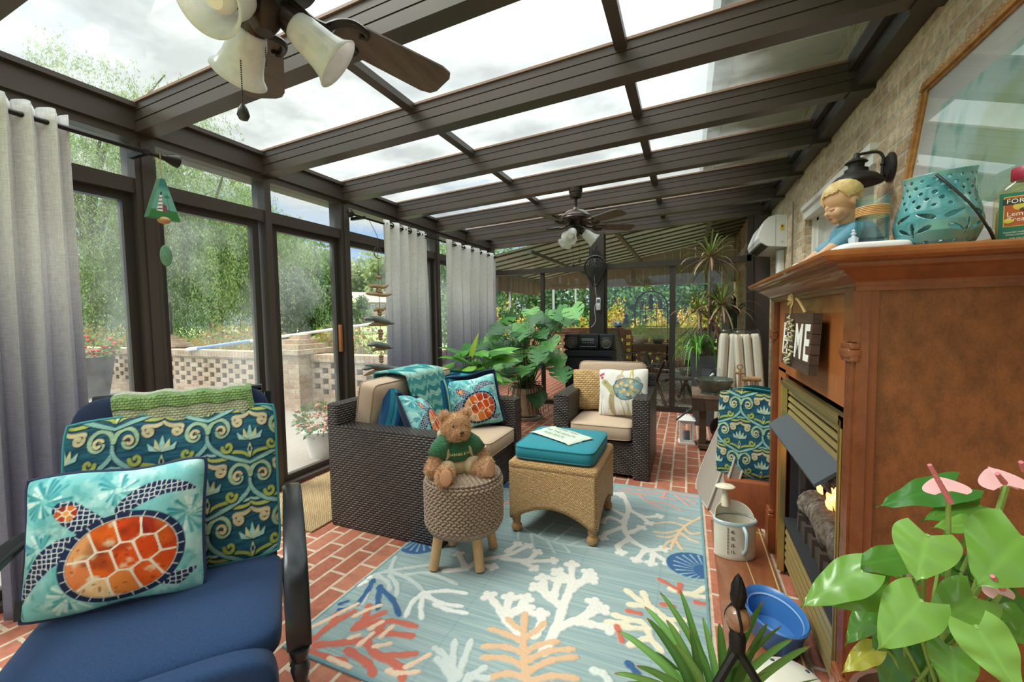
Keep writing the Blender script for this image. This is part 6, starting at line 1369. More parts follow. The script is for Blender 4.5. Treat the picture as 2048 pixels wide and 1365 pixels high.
# ================================================================ hanging ornaments
o = thing('lighthouse_chime', 'triangular painted lighthouse wind chime hanging from the near curtain rod', 'wind chime', (-2.62, 1.385, 1.93), world=True); CX = -2.62
P = Paint(.20, .22, .0028, '6fa79b'); P.put((slice(None), slice(None)), np.clip((P.Y - .15) * 30, 0, 1), '3f7f77'); P.poly([(0, 0), (.2, 0), (.2, .05), (.1, .055), (0, .045)], '3f7a45'); P.poly([(.04, .04), (.085, .04), (.08, .13), (.05, .13)], 'eceae2')
for k in range(4): P.stroke([(.047, .05 + k * .02), (.08, .055 + k * .02)], .006, '5a3040')
P.poly([(.085, .04), (.12, .04), (.12, .07), (.1, .085), (.085, .07)], '8a4a5a'); P.ell(.065, .137, .014, .01, '3a4a4a'); P.stroke([(.14, .05), (.137, .12)], .004, '6a5040')
for a in (.3, 1.2, 2.2, 3.0): P.stroke([(.137, .12), (.137 + .03 * math.cos(a), .12 + .018 * math.sin(a))], .007, '2f6a45')
def tri(u, v, h): hw = .010 + (1 - v) * .066; return (CX + .012 + 0 * u, 1.385 + (u - .5) * 2 * hw, 1.83 + v * .215)
P.sheet('painted_face', tri, vcol(.4, 0, 300, 'painted_wood'), o, False)
MB().prism([(1.385 - .076, 1.83), (1.385 + .076, 1.83), (1.385 + .010, 2.045), (1.385 - .010, 2.045)], CX - .03, CX + .011, 'yz').build('body', plain('4a7a5a', .5, 0, .15), o, False)
MB().ell((CX, 1.385, 1.825), (.03, .03, .02), 14).build('bell', plain('b98a58', .5), o)
m = MB(); m.tube([(CX, 1.385, 2.045), (CX, 1.385, 2.10)], .002, 5); m.tube([(CX, 1.385, 2.10), (-2.672, 1.37, 2.19), (-2.648, 1.40, 2.19), (CX, 1.385, 2.10)], .002, 5); m.tube([(CX, 1.385, 1.82), (CX, 1.385, 1.69)], .0015, 5); m.build('cord', plain('a98a5a', .8), o)
MB().ell((CX, 1.385, 1.635), (.006, .030, .058), 20).build('wind_catcher', plain('5f8a6a', .5, 0, .5, 25), o)
o = thing('driftwood_mobile', 'driftwood fish mobile strung on a cord from the far curtain rod', 'mobile', (-2.575, 3.03, 1.9), world=True); DX, DY = -2.575, 3.03
dw = [wood('b89878', '8a6f54', .9, (1, .3, 1), 30, 'driftwood'), wood('b89a78', '8f7355', .9, (1, .3, 1), 24, 'driftwood_pale'), plain('6f7672', .8, 0, .3, 40, name='grey_driftwood')]
m = MB(); m.tube([(-2.66, DY, 2.17), (DX, DY, 2.02), (DX, DY, .74)], .0025, 5); m.tube([(DX, DY + .05 * math.cos(a), 1.87 + .05 * math.sin(a)) for a in [2 * PI * k / 18 for k in range(16)]], .004, 6); m.build('cord', plain('4a4038', .8), o)
g = random.Random(12)
for py, L, kind in ((555, .11, 0), (573, .26, 1), (580, .09, 0), (584, .13, 0), (589, .34, 1), (619, .16, 1), (624, .06, 0), (629, .06, 0), (641, .33, 2), (648, .3, 1), (662, .08, 0), (667, .11, 0), (672, .06, 0), (678, .06, 0), (691, .27, 2), (697, .24, 1), (713, .07, 0), (718, .06, 0), (723, .06, 0), (735, .44, 2), (741, .46, 1), (752, .2, 1)):
    z = onY(757, py, DY).z; h = .018 if kind else .016
    if kind == 1: m = MB(); P_ = smooth_path([(DX, DY - L / 2, z - g.uniform(-.01, .02)), (DX, DY - L / 5, z), (DX, DY + L / 5, z - .004), (DX, DY + L / 2, z + g.uniform(0, .03))], 4); m.tube(P_, [.005 + h * .8 * math.sin(PI * i / (len(P_) - 1)) ** .6 for i in range(len(P_))], 8)
    elif kind == 2: m = MB().ell((DX, DY, z), (.04, L / 2, .030), 14, (R_(-12), 0, 0)); m.ell((DX, DY - L * .42, z + .015), (.03, .06, .02), 10); m.ell((DX, DY + L * .45, z - .03), (.02, .05, .015), 10)
    else: m = MB().ell((DX, DY, z), (.022, L / 2 * .7, h), 10, (g.uniform(-.2, .2), 0, 0))
    m.build('driftwood_fish' if kind == 2 else 'driftwood_piece', dw[kind], o)

# ================================================================ ceiling fans
walnut = wood('665a4f', '4c4239', .5, (1, .08, 1), 40, 'walnut_blade', 0, .4); oilb = plain('3a302b', .35, .6, .15, name='oil_rubbed_bronze')
t = NT('alabaster_glass'); v = t.uv(src='Object'); n = t.noise(v, 18, 5, .65); d_ = t.bsdf(t.ramp(n, [(.38, hx('d2d6da')), (.5, hx('eef1f4')), (.7, hx('e2e6ea'))]), .2, 0, None, .5, 0, .3); tr = t.n('ShaderNodeBsdfTranslucent'); tr.inputs[0].default_value = (.92, .92, .88, 1); mx = t.n('ShaderNodeMixShader'); mx.inputs[0].default_value = .55; t.l(d_, mx.inputs[1]); t.l(tr.outputs[0], mx.inputs[2]); alab = t.done(mx.outputs[0])
def fan(label, x, y, ph, chain, shade_ph):
    zt = zr(x); o = thing('ceiling_fan', label, 'ceiling fan', (x, y, zt), group='ceiling fans'); zb = -.315
    MB().lathe([(0, -.095), (.02, -.095), (.045, -.085), (.055, -.06), (.052, -.045), (.058, -.04), (.058, 0), (0, 0)][::1], 24).build('canopy', oilb, o); MB().cyl((0, 0, -.19), (0, 0, -.09), .012, None, 12).build('downrod', oilb, o)
    MB().lathe([(0, zb - .01), (.05, zb - .01), (.07, zb + .01), (.12, zb + .03), (.13, zb + .05), (.126, zb + .06), (.130, zb + .066), (.118, zb + .085), (.08, zb + .115), (.03, zb + .13), (.02, zb + .15), (0, zb + .15)], 32).build('motor', oilb, o)
    kit = MB().lathe([(0, zb - .10), (.02, zb - .10), (.034, zb - .08), (.05, zb - .05), (.045, zb - .025), (.055, zb - .01), (0, zb - .01)], 24).build('light_kit', oilb, o)
    for k in range(5):
        M = Matrix.Rotation(ph + k * 2 * PI / 5, 4, 'Z') @ Matrix.Translation((0, 0, zb - .005)) @ Matrix.Rotation(R_(-12), 4, 'X')
        m = MB(); m.m = M; q = []
        for i in range(9): a = -PI / 2 + PI * i / 8; q.append((.235 - .028 * math.cos(a) if False else .20 - .03 * math.cos(a), .058 * math.sin(a)))
        poly = [(.185, -.052), (.185, .052)] if False else []
        pts = [(.20, -.050), (.50, -.063), (.535, -.055), (.548, -.035), (.548, .035), (.535, .055), (.50, .063), (.20, .050), (.178, .03), (.178, -.03)]
        m.prism(pts, -.003, .003); m.build('blade', walnut, o, False)
        m = MB(); m.m = M; m.tube(smooth_path([(.06, 0, .01), (.12, 0, -.012), (.165, 0, -.006)], 4), .011, 8)
        for s in (-1, 1): m.tube(smooth_path([(.155, 0, -.008), (.175, s * .035, -.009), (.205, s * .052, -.009), (.245, s * .044, -.009), (.25, s * .028, -.009), (.236, s * .024, -.009)], 4), [.011 - .0002 * i for i in range(21)], 8)
        m.build('blade_iron', oilb, o)
    for k in range(3):
        a = shade_ph + k * PI * 2 / 3; ax = Vector((math.cos(a), math.sin(a), 0)); M = Matrix.Translation(ax * .054 + Vector((0, 0, zb - .055))) @ ax.to_track_quat('X', 'Z').to_matrix().to_4x4() @ Matrix.Rotation(R_(128), 4, 'Y')
        f = MB(); f.m = M; f.lathe([(.012, -.03), (.026, -.02), (.030, .0), (.032, .018), (.026, .022), (0, .022)], 18); f = f.build('socket', oilb, o)
        m = MB(); m.m = M; m.lathe([(.026, .012), (.034, .022), (.040, .043), (.043, .070), (.047, .098), (.055, .124), (.067, .139)], 36, cap=False); m.build('shade', alab, o, True, 0, solid=.003)
        m = MB(); m.m = M; m.lathe([(0, .03), (.014, .03), (.016, .055), (.029, .085), (.029, .10), (.018, .116), (0, .12)], 18); m.build('bulb', plain('e9e8e2', .3, 0, .02), f)
    for dx, dy, l, pend in chain:
        m = MB(); n = int(l / .0055)
        for i in range(n): m.ell((dx, dy, zb - .09 - i * .0055), (.0021, .0021, .0024), 5)
        c_ = m.build('pull_chain', oilb, o)
        if pend: MB().lathe([(0, -.040), (.010, -.038), (.0145, -.028), (.011, -.012), (.004, 0), (0, .002)], 14, (dx, dy, zb - .09 - l)).build('pendant', plain('3b3a36', .4, .5, .3, 80), c_)
    return o
fan('dark ceiling fan with alabaster shades nearest the eye, overhead', -.945, .735, R_(71), [(-.095, .005, .155, True), (-.055, .045, .06, False)], R_(45))
fan('dark ceiling fan with alabaster shades in front of the far glass wall', -.90, 3.605, R_(180), [(-.02, -.03, .24, True), (.03, .0, .20, True)], R_(23))

# ================================================================ on the brick wall
o = thing('wall_sconce', 'black barn wall sconce with glass bulb on the brick wall', 'lamp', (XR, 2.60, 1.965), world=True); sb = plain('32302e', .55, .3, .2, 40, .15, 200, name='black_sconce')
m = MB(); m.m = Matrix.Translation((XR - .002, 2.60, 1.965)) @ Matrix.Rotation(R_(-90), 4, 'Y'); m.lathe([(0, 0), (.060, 0), (.060, .010), (.050, .014), (.048, .020), (0, .021)], 30, (0, 0, 0), 1.15, 1); m.build('back_plate', sb, o)
SX = .762; m = MB(); m.tube(smooth_path([(XR - .02, 2.60, 1.93), (XR - .035, 2.60, 1.93), (XR - .035, 2.60, 1.985), (XR - .035, 2.60, 2.02), (XR - .06, 2.60, 2.046), (SX, 2.60, 2.044)], 4), .007, 8)
for z in (1.93, 1.985): m.ell((XR - .035, 2.60, z), (.011, .011, .011), 10)
m.ell((SX, 2.60, 2.044), (.012, .012, .010), 10); m.build('gooseneck', sb, o)
MB().lathe([(.108, 1.90), (.104, 1.912), (.08, 1.937), (.05, 1.952), (.046, 1.955), (.046, 1.972), (.034, 1.975), (.03, 1.98), (.032, 2.0), (.045, 2.006), (.030, 2.018), (.014, 2.026), (.010, 2.045), (0, 2.046)], 36, (SX, 2.60, 0), cap=False).build('shade', sb, o, solid=.003)
MB().ell((SX, 2.60, 1.905), (.028, .028, .032), 16).build('glass_bulb', glass((.9, .88, .84), .7, 'clear_bulb'), o)
o = thing('air_conditioner', 'white wall-mounted split air conditioner at the far end of the brick wall', 'air conditioner', (XR, 5.27, 1.92), world=True); acm = plain('dedfe0', .35, 0, .02)
y0, y1 = 4.87, 5.68; m = MB(); m.prism([(XR - .002, 2.235), (.80, 2.245), (.74, 2.232), (.705, 2.20), (.655, 2.075), (.648, 2.03), (.665, 1.99), (.73, 1.945), (XR - .002, 1.925)], y0, y1, 'xz'); m.build('casing', acm, o, True, .5)
m = MB(); m.b2((.655, y0 + .03, 1.978), (.70, y1 - .03, 1.99)); m.build('air_flap', plain('b9bbbd', .4), o, False); m = MB(); m.box((.712, (y0 + y1) / 2, 1.962), (.07, y1 - y0 - .06, .012), (0, R_(33), 0)); m.build('outlet', plain('3a3a3c', .6), o, False)
MB().b2((.795, y0 - .002, 1.945), (.797, y0 + .01, 2.235)).build('side_seam', plain('b4b6b8', .5), o, False)
m = MB(); m.b2((.838, y0 - .003, 2.09), (.868, y0, 2.145)); m.build('warning_sticker', plain('d9b92c', .5), o, False); m = MB(); m.ell((.853, y0 - .004, 2.13), (.009, .001, .006), 10); m.b2((.851, y0 - .004, 2.112), (.855, y0 - .003, 2.13)); m.build('sticker_print', plain('25231a', .5), o)
m = MB(); m.b2((.845, y0 - .002, 1.965), (.87, y0, 1.985)); m.build('side_plate', plain('c4c6c8', .4), o, False)
o = thing('line_cover', 'white vertical pipe cover under the air conditioner', 'pipe cover', (XR, 5.05, 0), world=True); MB().bev((.868, 5.02, .985), (.062, .11, 1.85), .012).build('cover', acm, o)
tag(MB().b2((XR - .012, 4.62, 0), (XR - .001, 4.635, 2.3)).build('cable_conduit', plain('9a8f82', .6)), 'thin pale cable conduit running down the brick wall', 'cable')

# ================================================================ houseplants
def frame_to(p, d, n):
    d = Vector(d).normalized(); n = Vector(n); x = d.cross(n); x = x.normalized() if x.length > 1e-5 else Vector((1, 0, 0)); z = x.cross(d).normalized()
    M = Matrix((x, d, z)).transposed().to_4x4(); M.translation = Vector(p); return M
def heart(m, p, d, n, L, Wd, col, cuts=0, curl=.25, fold=.15, back=.22, nu=18, nv=8, seed=0, tip=.9, wav=0.):
    g = random.Random(seed); m.m = frame_to(p, d, n); V = {}; c0 = Vector(col); ph = g.uniform(0, 6)
    k0 = len(m.v); pts = []; cols = []
    for i in range(nu + 1):
        u = i / nu; w = Wd / 2 * (math.sin(PI * min(1, (u * .93 + .07) ** .62)) ** .85) * (1 - .35 * u ** 3)
        if u > .86: w *= (1 - u) / .14 * .8 + .0 if u < 1 else 0
        for j in range(-nv, nv + 1):
            v = j / nv; y = L * u - back * L * (abs(v) ** 1.3) * (1 - u) ** 1.5; x = w * v * (1 + .12 * (1 - u) * abs(v))
            z = -curl * L * (u ** 2) * .5 - curl * .5 * Wd * v * v * (w / (Wd / 2)) ** 2 + fold * abs(x) + wav * math.sin(u * 17 + ph + v * 2) * abs(v)
            pts.append((x, y, z)); sh = 1.18 if j == 0 else (.94 + .14 * abs(v) if (i * 3 // nu) % 2 else 1.0 + .05 * abs(v)); cols.append(tuple(min(1, q * sh) for q in c0))
    m.vs(pts); m.c[-len(cols):] = cols; R2 = 2 * nv + 1
    for i in range(nu):
        for j in range(R2 - 1):
            if cuts:
                v = abs((j + .5) / nv - 1); u = (i + .5) / nu + .10 * v
                if v > .42 and .12 < u < .95 and ((u * cuts) % 1.0) < .22: continue
            m.f.append((k0 + i * R2 + j, k0 + i * R2 + j + 1, k0 + (i + 1) * R2 + j + 1, k0 + (i + 1) * R2 + j))
    m.m = None
def strap(m, P_, w, col, col2=None, tipc=None, side=None):
    P_ = smooth_path(P_, 5) if len(P_) < 8 else [Vector(p) for p in P_]; n = len(P_); k0 = len(m.v); cols = []; pts = []
    for i, p in enumerate(P_):
        t = (P_[min(i + 1, n - 1)] - P_[max(i - 1, 0)]).normalized(); s = Vector(side) if side is not None else t.cross(Vector((0, 0, 1)))
        s = s - t * s.dot(t); s = s.normalized() if s.length > 1e-5 else Vector((1, 0, 0)); u = i / (n - 1); ww = w / 2 * (math.sin(PI * (.18 + .82 * u)) ** .7 if u < 1 else 0) ; nn = s.cross(t).normalized()
        pts += [p - s * ww + nn * ww * .35, p, p + s * ww + nn * ww * .35]; cm = tipc if (tipc and u > .93) else col; c2_ = tipc if (tipc and u > .93) else (col2 or col); cols += [cm, c2_, cm]
    m.vs(pts); m.c[-len(cols):] = cols
    for i in range(n - 1):
        for j in (0, 1): m.f.append((k0 + i * 3 + j, k0 + i * 3 + j + 1, k0 + i * 3 + 3 + j + 1, k0 + i * 3 + 3 + j))
soil = plain('3a2a20', .95, 0, .3, 60, .6, 120, name='soil')
def pot(o, prof, mat, z_soil=None, r_soil=0, n=28, square=None):
    m = MB()
    if square: m.box((0, 0, square[1] / 2), (square[0], square[0], square[1]), None, square[2])
    else: m.lathe(prof, n)
    m.build('pot', mat, o)
    if z_soil: MB().lathe([(0, z_soil + .005), (r_soil, z_soil), (r_soil, z_soil - .02)], 20).build('soil', soil, o)
# monstera
mo = thing('monstera', 'large monstera with split leaves in a cream pot behind the loveseat', 'potted plant', (-1.86, 4.86, 0))
pot(mo, [(0, .045), (.13, .045), (.145, .06), (.185, .33), (.205, .335), (.21, .40), (.195, .402), (.185, .36), (0, .35)], plain('cbbfa8', .7, 0, .12, 9), .37, .185)
MB().lathe([(0, 0), (.19, 0), (.20, .012), (.205, .04), (.19, .042), (.185, .016), (0, .016)], 28).build('saucer', plain('a9a297', .6), mo)
g = random.Random(21); ml, ms = MB(), MB()
MG = [hx(x) for x in ('2c6428', '3a7532', '245424', '4a863a', '5c9646')]
spots = [(965, 690), (985, 665), (1010, 640), (1050, 655), (1075, 700), (1030, 700), (1000, 720), (1060, 740), (1105, 715), (1120, 735), (1090, 680), (1040, 675), (1085, 640), (1120, 635), (1150, 625), (1135, 640), (1100, 655), (1015, 745), (1035, 790), (1052, 765), (985, 740), (1070, 720), (1000, 690), (1100, 690), (980, 675), (1020, 725), (995, 705), (1075, 800), (1030, 660), (1060, 625), (1140, 640)]
for i, (px, py) in enumerate(spots + [(x + 14 - 9 * (k % 4), y - 12 + 7 * (k % 5)) for k, (x, y) in enumerate(spots) if y < 760]):
    yy = 4.86 + g.uniform(-.55, .28) - (.25 if py > 700 else 0); tp_ = onY(px, py, yy) - Vector((-1.86, 4.86, 0)); bs = Vector((g.uniform(-.08, .08), g.uniform(-.08, .08), .38)); dirn = Vector((tp_.x, tp_.y, 0)).normalized() if Vector((tp_.x, tp_.y, 0)).length > .05 else Vector((1, 0, 0)); dirn = (dirn * .8 + Vector((-.1, -.45, -.55 + g.uniform(-.15, .2)))).normalized()
    L = g.uniform(.20, .29); base = tp_ - dirn * L * .45
    ms.tube(smooth_path([bs, bs.lerp(base, .5) + Vector((0, 0, .12)), base], 4), .006, 5)
    heart(ml, base, dirn, Vector((g.uniform(-.3, .3), -.55, .8)), L, L * g.uniform(.85, 1.0), MG[i % 5], 3.7 if py < 780 else 0, .22, .10, .25, 22, 8, i)
ml.build('leaves', leafmat('monstera_leaf', .12, .42), mo, True, 0); ms.build('stems', plain('4f6b3a', .6), mo)
m = MB()
for k in range(26):
    a = g.uniform(-2.6, .2); r1 = g.uniform(.2, .32); m.tube(smooth_path([(g.uniform(-.1, .1), g.uniform(-.1, .1), .40), (.2 * math.cos(a), .2 * math.sin(a), .42 + g.uniform(0, .06)), (r1 * math.cos(a), r1 * math.sin(a), .28), (r1 * 1.05 * math.cos(a + .1), r1 * 1.05 * math.sin(a + .1), g.uniform(.03, .2))], 3), .0045, 4)
m.build('aerial_roots', plain('6a4f36', .9), mo)
# peace lily
pl = thing('peace_lily', 'bright green peace lily standing behind the loveseat back', 'potted plant', (-1.97, 3.62, 0))
pot(pl, [(0, 0), (.10, 0), (.13, .36), (.145, .37), (.145, .42), (.135, .42), (.13, .39), (0, .39)], plain('8a8f92', .5), .39, .128)
l_, s_ = MB(), MB()
for i in range(46):
    a = g.uniform(0, 2 * PI); rr = g.uniform(.05, .24); zt = g.uniform(.62, .95); top = Vector((rr * math.cos(a) + .05, rr * math.sin(a) * .7, zt)); d = Vector((math.cos(a), math.sin(a), g.uniform(-.3, .7) * (1 - rr))).normalized()
    s_.tube(smooth_path([(g.uniform(-.05, .05), g.uniform(-.05, .05), .38), (top.x * .4, top.y * .4, zt * .7), tuple(top)], 3), .004, 4)
    heart(l_, top, d, Vector((0, -.4, 1)), g.uniform(.20, .30), g.uniform(.11, .15), g.choice([hx(x) for x in ('4f9438', '6aae42', '3c7d30', '86c04e', '5a9f3c')]), 0, .5, .25, .05, 12, 3, i)
heart(l_, (.02, -.03, .90), (.35, 0, 1), (0, -1, .2), .26, .055, hx('b5cf4c'), 0, .15, .2, .05, 12, 3, 1)
l_.build('leaves', leafmat('lily_leaf', .3, .35), pl, True, 0); s_.build('stems', plain('5a8a3c', .6), pl)
# dracaena in a grey planter, spider plant sharing it
dp = thing('dracaena', 'tall spiky dracaena in a square charcoal planter by the back glass', 'potted plant', (.215, 5.30, 0))
pot(dp, None, plain('4a4c50', .7, 0, .12, 14), None, 0, square=(.36, .80, .80)); MB().box((0, 0, .795), (.33, .33, .02)).build('soil', soil, dp)
m = MB(); l_ = MB(); crowns = [((.02, .0, 1.93), .34, 44), ((-.10, .05, 1.32), .33, 40), ((.14, -.02, 1.38), .36, 46), ((.04, .02, 1.20), .28, 26)]
for (c, r, n) in crowns:
    c = Vector(c); m.tube(smooth_path([(c.x * .2, 0, .79), (c.x * .6, c.y * .6, .79 + (c.z - .79) * .5), tuple(c)], 5), .013, 7)
    for k in range(n):
        a = 2 * PI * k * .381966; el = 1.25 - 1.9 * (k / n) + g.uniform(-.12, .12); d = Vector((math.cos(a) * math.cos(el), math.sin(a) * math.cos(el), math.sin(el))); R2 = r * g.uniform(.8, 1.15)
        cc_ = hx(g.choice(('6a7a3c', '7d8a44', '55662f'))) if el > .45 else hx(g.choice(('8a6a5c', '9c7f6e', '6f4f48', 'a08a72', '7a6a4a')))
        strap(l_, [tuple(c), tuple(c + d * R2 * .5 + Vector((0, 0, .01))), tuple(c + d * R2 * .85 + Vector((0, 0, -.02))), tuple(c + d * R2 - Vector((0, 0, .06 * R2 / .3)))], .020, cc_, tuple(min(1, q * 1.25) for q in cc_))
m.build('stems', plain('8a7a66', .9, 0, .25, 60), dp); l_.build('leaves', leafmat('dracaena_leaf', .2, .4), dp, True, 0)
l_ = MB()
for k in range(48):
    a = g.uniform(0, 2 * PI); c = Vector((-.11, -.08, .80)); r = g.uniform(.16, .30); z1 = g.uniform(.08, .26); z2 = g.uniform(-.25, .12); cc_ = hx(g.choice(('4f8f36', '6aa845', '3a7a2c', '7fb552')))
    strap(l_, [tuple(c), (c.x + r * .4 * math.cos(a), c.y + r * .4 * math.sin(a), c.z + z1), (c.x + r * .8 * math.cos(a), c.y + r * .8 * math.sin(a), c.z + z1 * .7 + z2 * .2), (c.x + r * math.cos(a), c.y + r * math.sin(a), c.z + z2)], .016, cc_, tuple(min(1, q * 1.3) for q in cc_))
l_.build('trailing_leaves', leafmat('spider_leaf', .25, .4), dp, True, 0)['label'] = 'bright green arching leaves spilling over the planter'
# spider plant at the front edge
b0 = onY(1432, 1450, 1.24); sp = thing('spider_plant', 'strappy green spider plant with browned tips in front of the iron tripod', 'potted plant', (b0.x, b0.y, 0), world=True)
zb_ = b0.z - .02; m = MB(); m.lathe([(0, 0), (.06, 0), (.085, zb_ - .02), (.092, zb_ - .02), (.092, zb_ + .015), (.085, zb_ + .015), (0, zb_ - .005)], 24, (b0.x, b0.y, 0)); m.build('pot', plain('9a5f44', .7), sp)
tips = [(1319, 1184), (1359, 1179), (1288, 1213), (1293, 1236), (1234, 1262), (1302, 1305), (1405, 1235), (1526, 1202), (1535, 1246), (1564, 1251), (1586, 1278), (1622, 1292), (1642, 1357), (1227, 1348), (1272, 1332), (1438, 1247), (1332, 1240), (1380, 1262), (1350, 1290), (1460, 1290), (1500, 1300), (1250, 1365), (1210, 1390), (1600, 1380), (1400, 1300), (1340, 1340), (1550, 1340)]
l_ = MB()
for i, (px, py) in enumerate(tips):
    t_ = onY(px, py, 1.24 + g.uniform(-.10, .12) + (.05 if py < 1220 else 0)); bs = b0 + Vector((g.uniform(-.03, .03), g.uniform(-.03, .03), -.01)); mid = bs.lerp(t_, .5) + Vector((0, 0, .035)) + (t_ - bs).cross(Vector((0, 1, 0))).normalized() * g.uniform(-.012, .012); cc_ = hx(g.choice(('55883c', '47772f', '6a9a4c', '3b6a2a')))
    strap(l_, [tuple(bs), tuple(bs.lerp(mid, .55) + Vector((0, 0, .01))), tuple(mid), tuple(mid.lerp(t_, .6) + Vector((0, 0, .008))), tuple(t_)], g.uniform(.021, .028), cc_, tuple(min(1, q * 1.35 + .02) for q in cc_), hx('9a6a48'), (1, .35, .1))
l_.build('leaves', leafmat('spider_leaf', .25, .4), sp, True, 0)
# anthurium in the right foreground
an = thing('anthurium', 'glossy anthurium with pink spathe flowers in front of the fireplace side', 'potted plant', (.42, .95, 0), world=True)
m = MB(); m.lathe([(0, .30), (.09, .30), (.115, .46), (.125, .47), (.125, .52), (.115, .52), (.11, .50), (0, .50)], 28, (.42, .95, 0)); m.build('pot', plain('6a4a3a', .6), an); MB().lathe([(0, .503), (.108, .502)], 20, (.42, .95, 0)).build('soil', soil, an)
def ap(cx, cy, dy=0.): return onY(1600 + cx / 2.703, 860 + cy / 2.703, .95 + dy)
AG = ['5f9238', '6fa044', '4f8232', '7dac50', '457830']
lv = [((840, 300), (430, 388), 150, .10, 'k', .35), ((690, 570), (632, 815), 260, -.06, 3, .9), ((560, 690), (245, 735), 130, .0, 2, .5), ((330, 765), (8, 945), 190, -.06, 1, .55), ((470, 868), (150, 945), 170, -.03, 0, .7), ((655, 925), (430, 1190), 240, -.08, 3, .9), ((945, 905), (700, 1090), 220, -.05, 1, .75), ((1205, 580), (968, 845), 360, -.06, 1, .9), ((955, 1065), (1200, 1440), 340, -.12, 3, .9), ((820, 1180), (860, 1480), 230, -.08, 0, .8), ((560, 1090), (460, 1460), 220, .04, 4, .6), ((420, 950), (245, 1155), 100, .02, 2, .5), ((395, 1190), (232, 1305), 90, .0, 'y', .5), ((975, 410), (668, 472), 95, .08, 2, .4), ((995, 512), (728, 515), 90, .04, 1, .4), ((890, 770), (690, 720), 150, .06, 4, .6), ((980, 760), (840, 740), 110, .08, 4, .6), ((1230, 930), (1120, 1130), 220, .02, 4, .7), ((760, 1060), (520, 1160), 200, .06, 4, .6), ((700, 1160), (640, 1250), 140, .10, 4, .6), ((1240, 1020), (1180, 1150), 160, -.02, 0, .7), ((990, 950), (1130, 1060), 140, .06, 4, .6), ((600, 780), (480, 760), 90, .08, 0, .4), ((1240, 760), (1140, 800), 150, .06, 4, .6)]
ml, ms = MB(), MB(); ctr = Vector((.42, .97, .51))
for i, (b_, t_, wd, dy, c, face) in enumerate(lv):
    B, T = ap(*b_, dy), ap(*t_, dy - .035); L = (T - B).length; sc = L / math.hypot(b_[0] - t_[0], b_[1] - t_[1]); cc_ = hx('b5b24a') if c == 'y' else hx('3f7a34') if c == 'k' else hx(AG[c])
    nrm = Vector((-.25, -1, .35)) * face + Vector((0, 0, 1)) * (1 - face)
    heart(ml, B, T - B, nrm, L * 1.05, max(wd * sc, L * .5) * 1.0, cc_, 0, .20, .10, .20, 20, 6, i, wav=.003)
    ms.tube(smooth_path([ctr + Vector((g.uniform(-.04, .04), g.uniform(-.04, .04), 0)), ctr.lerp(B, .55) + Vector((0, .02, .03)), B], 4), .0032, 6)
pk = hx('eeb9bd')
def flower(b_, t_, wd, s0, s1, dy, face):
    B, T = ap(*b_, dy), ap(*t_, dy - .02); L = (T - B).length; q = MB(); heart(q, B, (T - B) if not face else Vector((-.15, .75, .55)), Vector((0, -.8, .7)) if face else Vector((.1, -1, .6)), L * (1.0 if not face else .9), (1.0 if not face else 1.15) * wd * L / math.hypot(b_[0] - t_[0], b_[1] - t_[1]), pk, 0, .12, .08, .25, 16, 6, 3)
    f = q.build('flower', leafmat('spathe', .25, .3), an, True, 0); f['label'] = 'pale pink heart-shaped spathe'
    a, b2 = ap(*s0, dy - .012), ap(*s1, dy - .03); n = 16; P_ = [a.lerp(b2, k / n) for k in range(n + 1)]; MB().tube(P_, [.0042 + .0004 * (k % 2) - .0012 * k / n for k in range(n + 1)], 10).build('spadix', plain('c9747c', .5, 0, .25, 300, .6, 700), f)
    ms.tube(smooth_path([ctr, ctr.lerp(B, .5) + Vector((.01, 0, .04)), B], 4), .0034, 6)
flower((800, 330), (930, 420), 250, (815, 395), (700, 190), -.06, True); flower((1110, 300), (985, 300), 150, (1105, 288), (1065, 238), .0, True); flower((1120, 305), (1240, 260), 90, (1215, 220), (1195, 175), .02, True); flower((1080, 890), (1240, 905), 150, (1095, 862), (1040, 792), -.06, True); flower((590, 760), (510, 780), 60, (580, 745), (540, 735), .06, False)
ml.build('leaves', leafmat('anthurium_leaf', .3, .22, .5), an, True, 0); ms.build('stems', plain('7f9f4c', .5), an)
ps = thing('plant_table', 'small dark side table carrying the anthurium pot below the frame edge', 'table', (.42, .95, 0)); MB().bev((0, 0, .285), (.34, .34, .026), .006).build('top', wood('5a3a28', '432a1c', .5, (1, 1, 1), 12, 'dark_table'), ps)
for sx in (-1, 1):
    for sy in (-1, 1): MB().bev((sx * .14, sy * .14, .136), (.03, .03, .272), .004).build('leg', wood('5a3a28', '432a1c', .5, (1, 1, 1), 12, 'dark_table'), ps)

# ================================================================ far end of the room
blkp = plain('17181a', .35, 0, .15, 30, name='black_plastic'); gm = plain('3a3c40', .3, .3, .2, 40)
st = thing('stereo', 'black boombox stereo with two speakers on a dark cabinet before the post', 'stereo', (-1.09, 5.02, .868), world=True)
m = MB(); m.bev((-1.09, 5.02, .965), (.25, .20, .19), .012); m.b2((-1.20, 4.915, 1.02), (-.98, 4.921, 1.045)); m.build('deck', blkp, st)
for x in (-1.30, -.88): c = MB().bev((x, 5.03, .962), (.165, .19, .185), .012).build('speaker', blkp, st); q = MB(); q.m = Matrix.Translation((x, 4.934, .955)) @ Matrix.Rotation(R_(90), 4, 'X'); q.lathe([(.0, .004), (.03, .006), (.055, -.002), (.062, .004), (.066, .0)], 24, cap=False); q.build('cone', plain('4a463c', .6, 0, .2), c)
m = MB(); m.b2((-1.17, 4.917, .975), (-1.02, 4.920, 1.01)); m.build('display', plain('5a6468', .2), st, False)
m = MB()
for k in range(9): m.b2((-1.185 + k * .022, 4.917, .905), (-1.17 + k * .022, 4.92, .915))
for k in range(5): m.b2((-1.16 + k * .03, 4.917, .95), (-1.14 + k * .03, 4.92, .958))
m.build('buttons', plain('8a8d90', .4, .3), st, False)
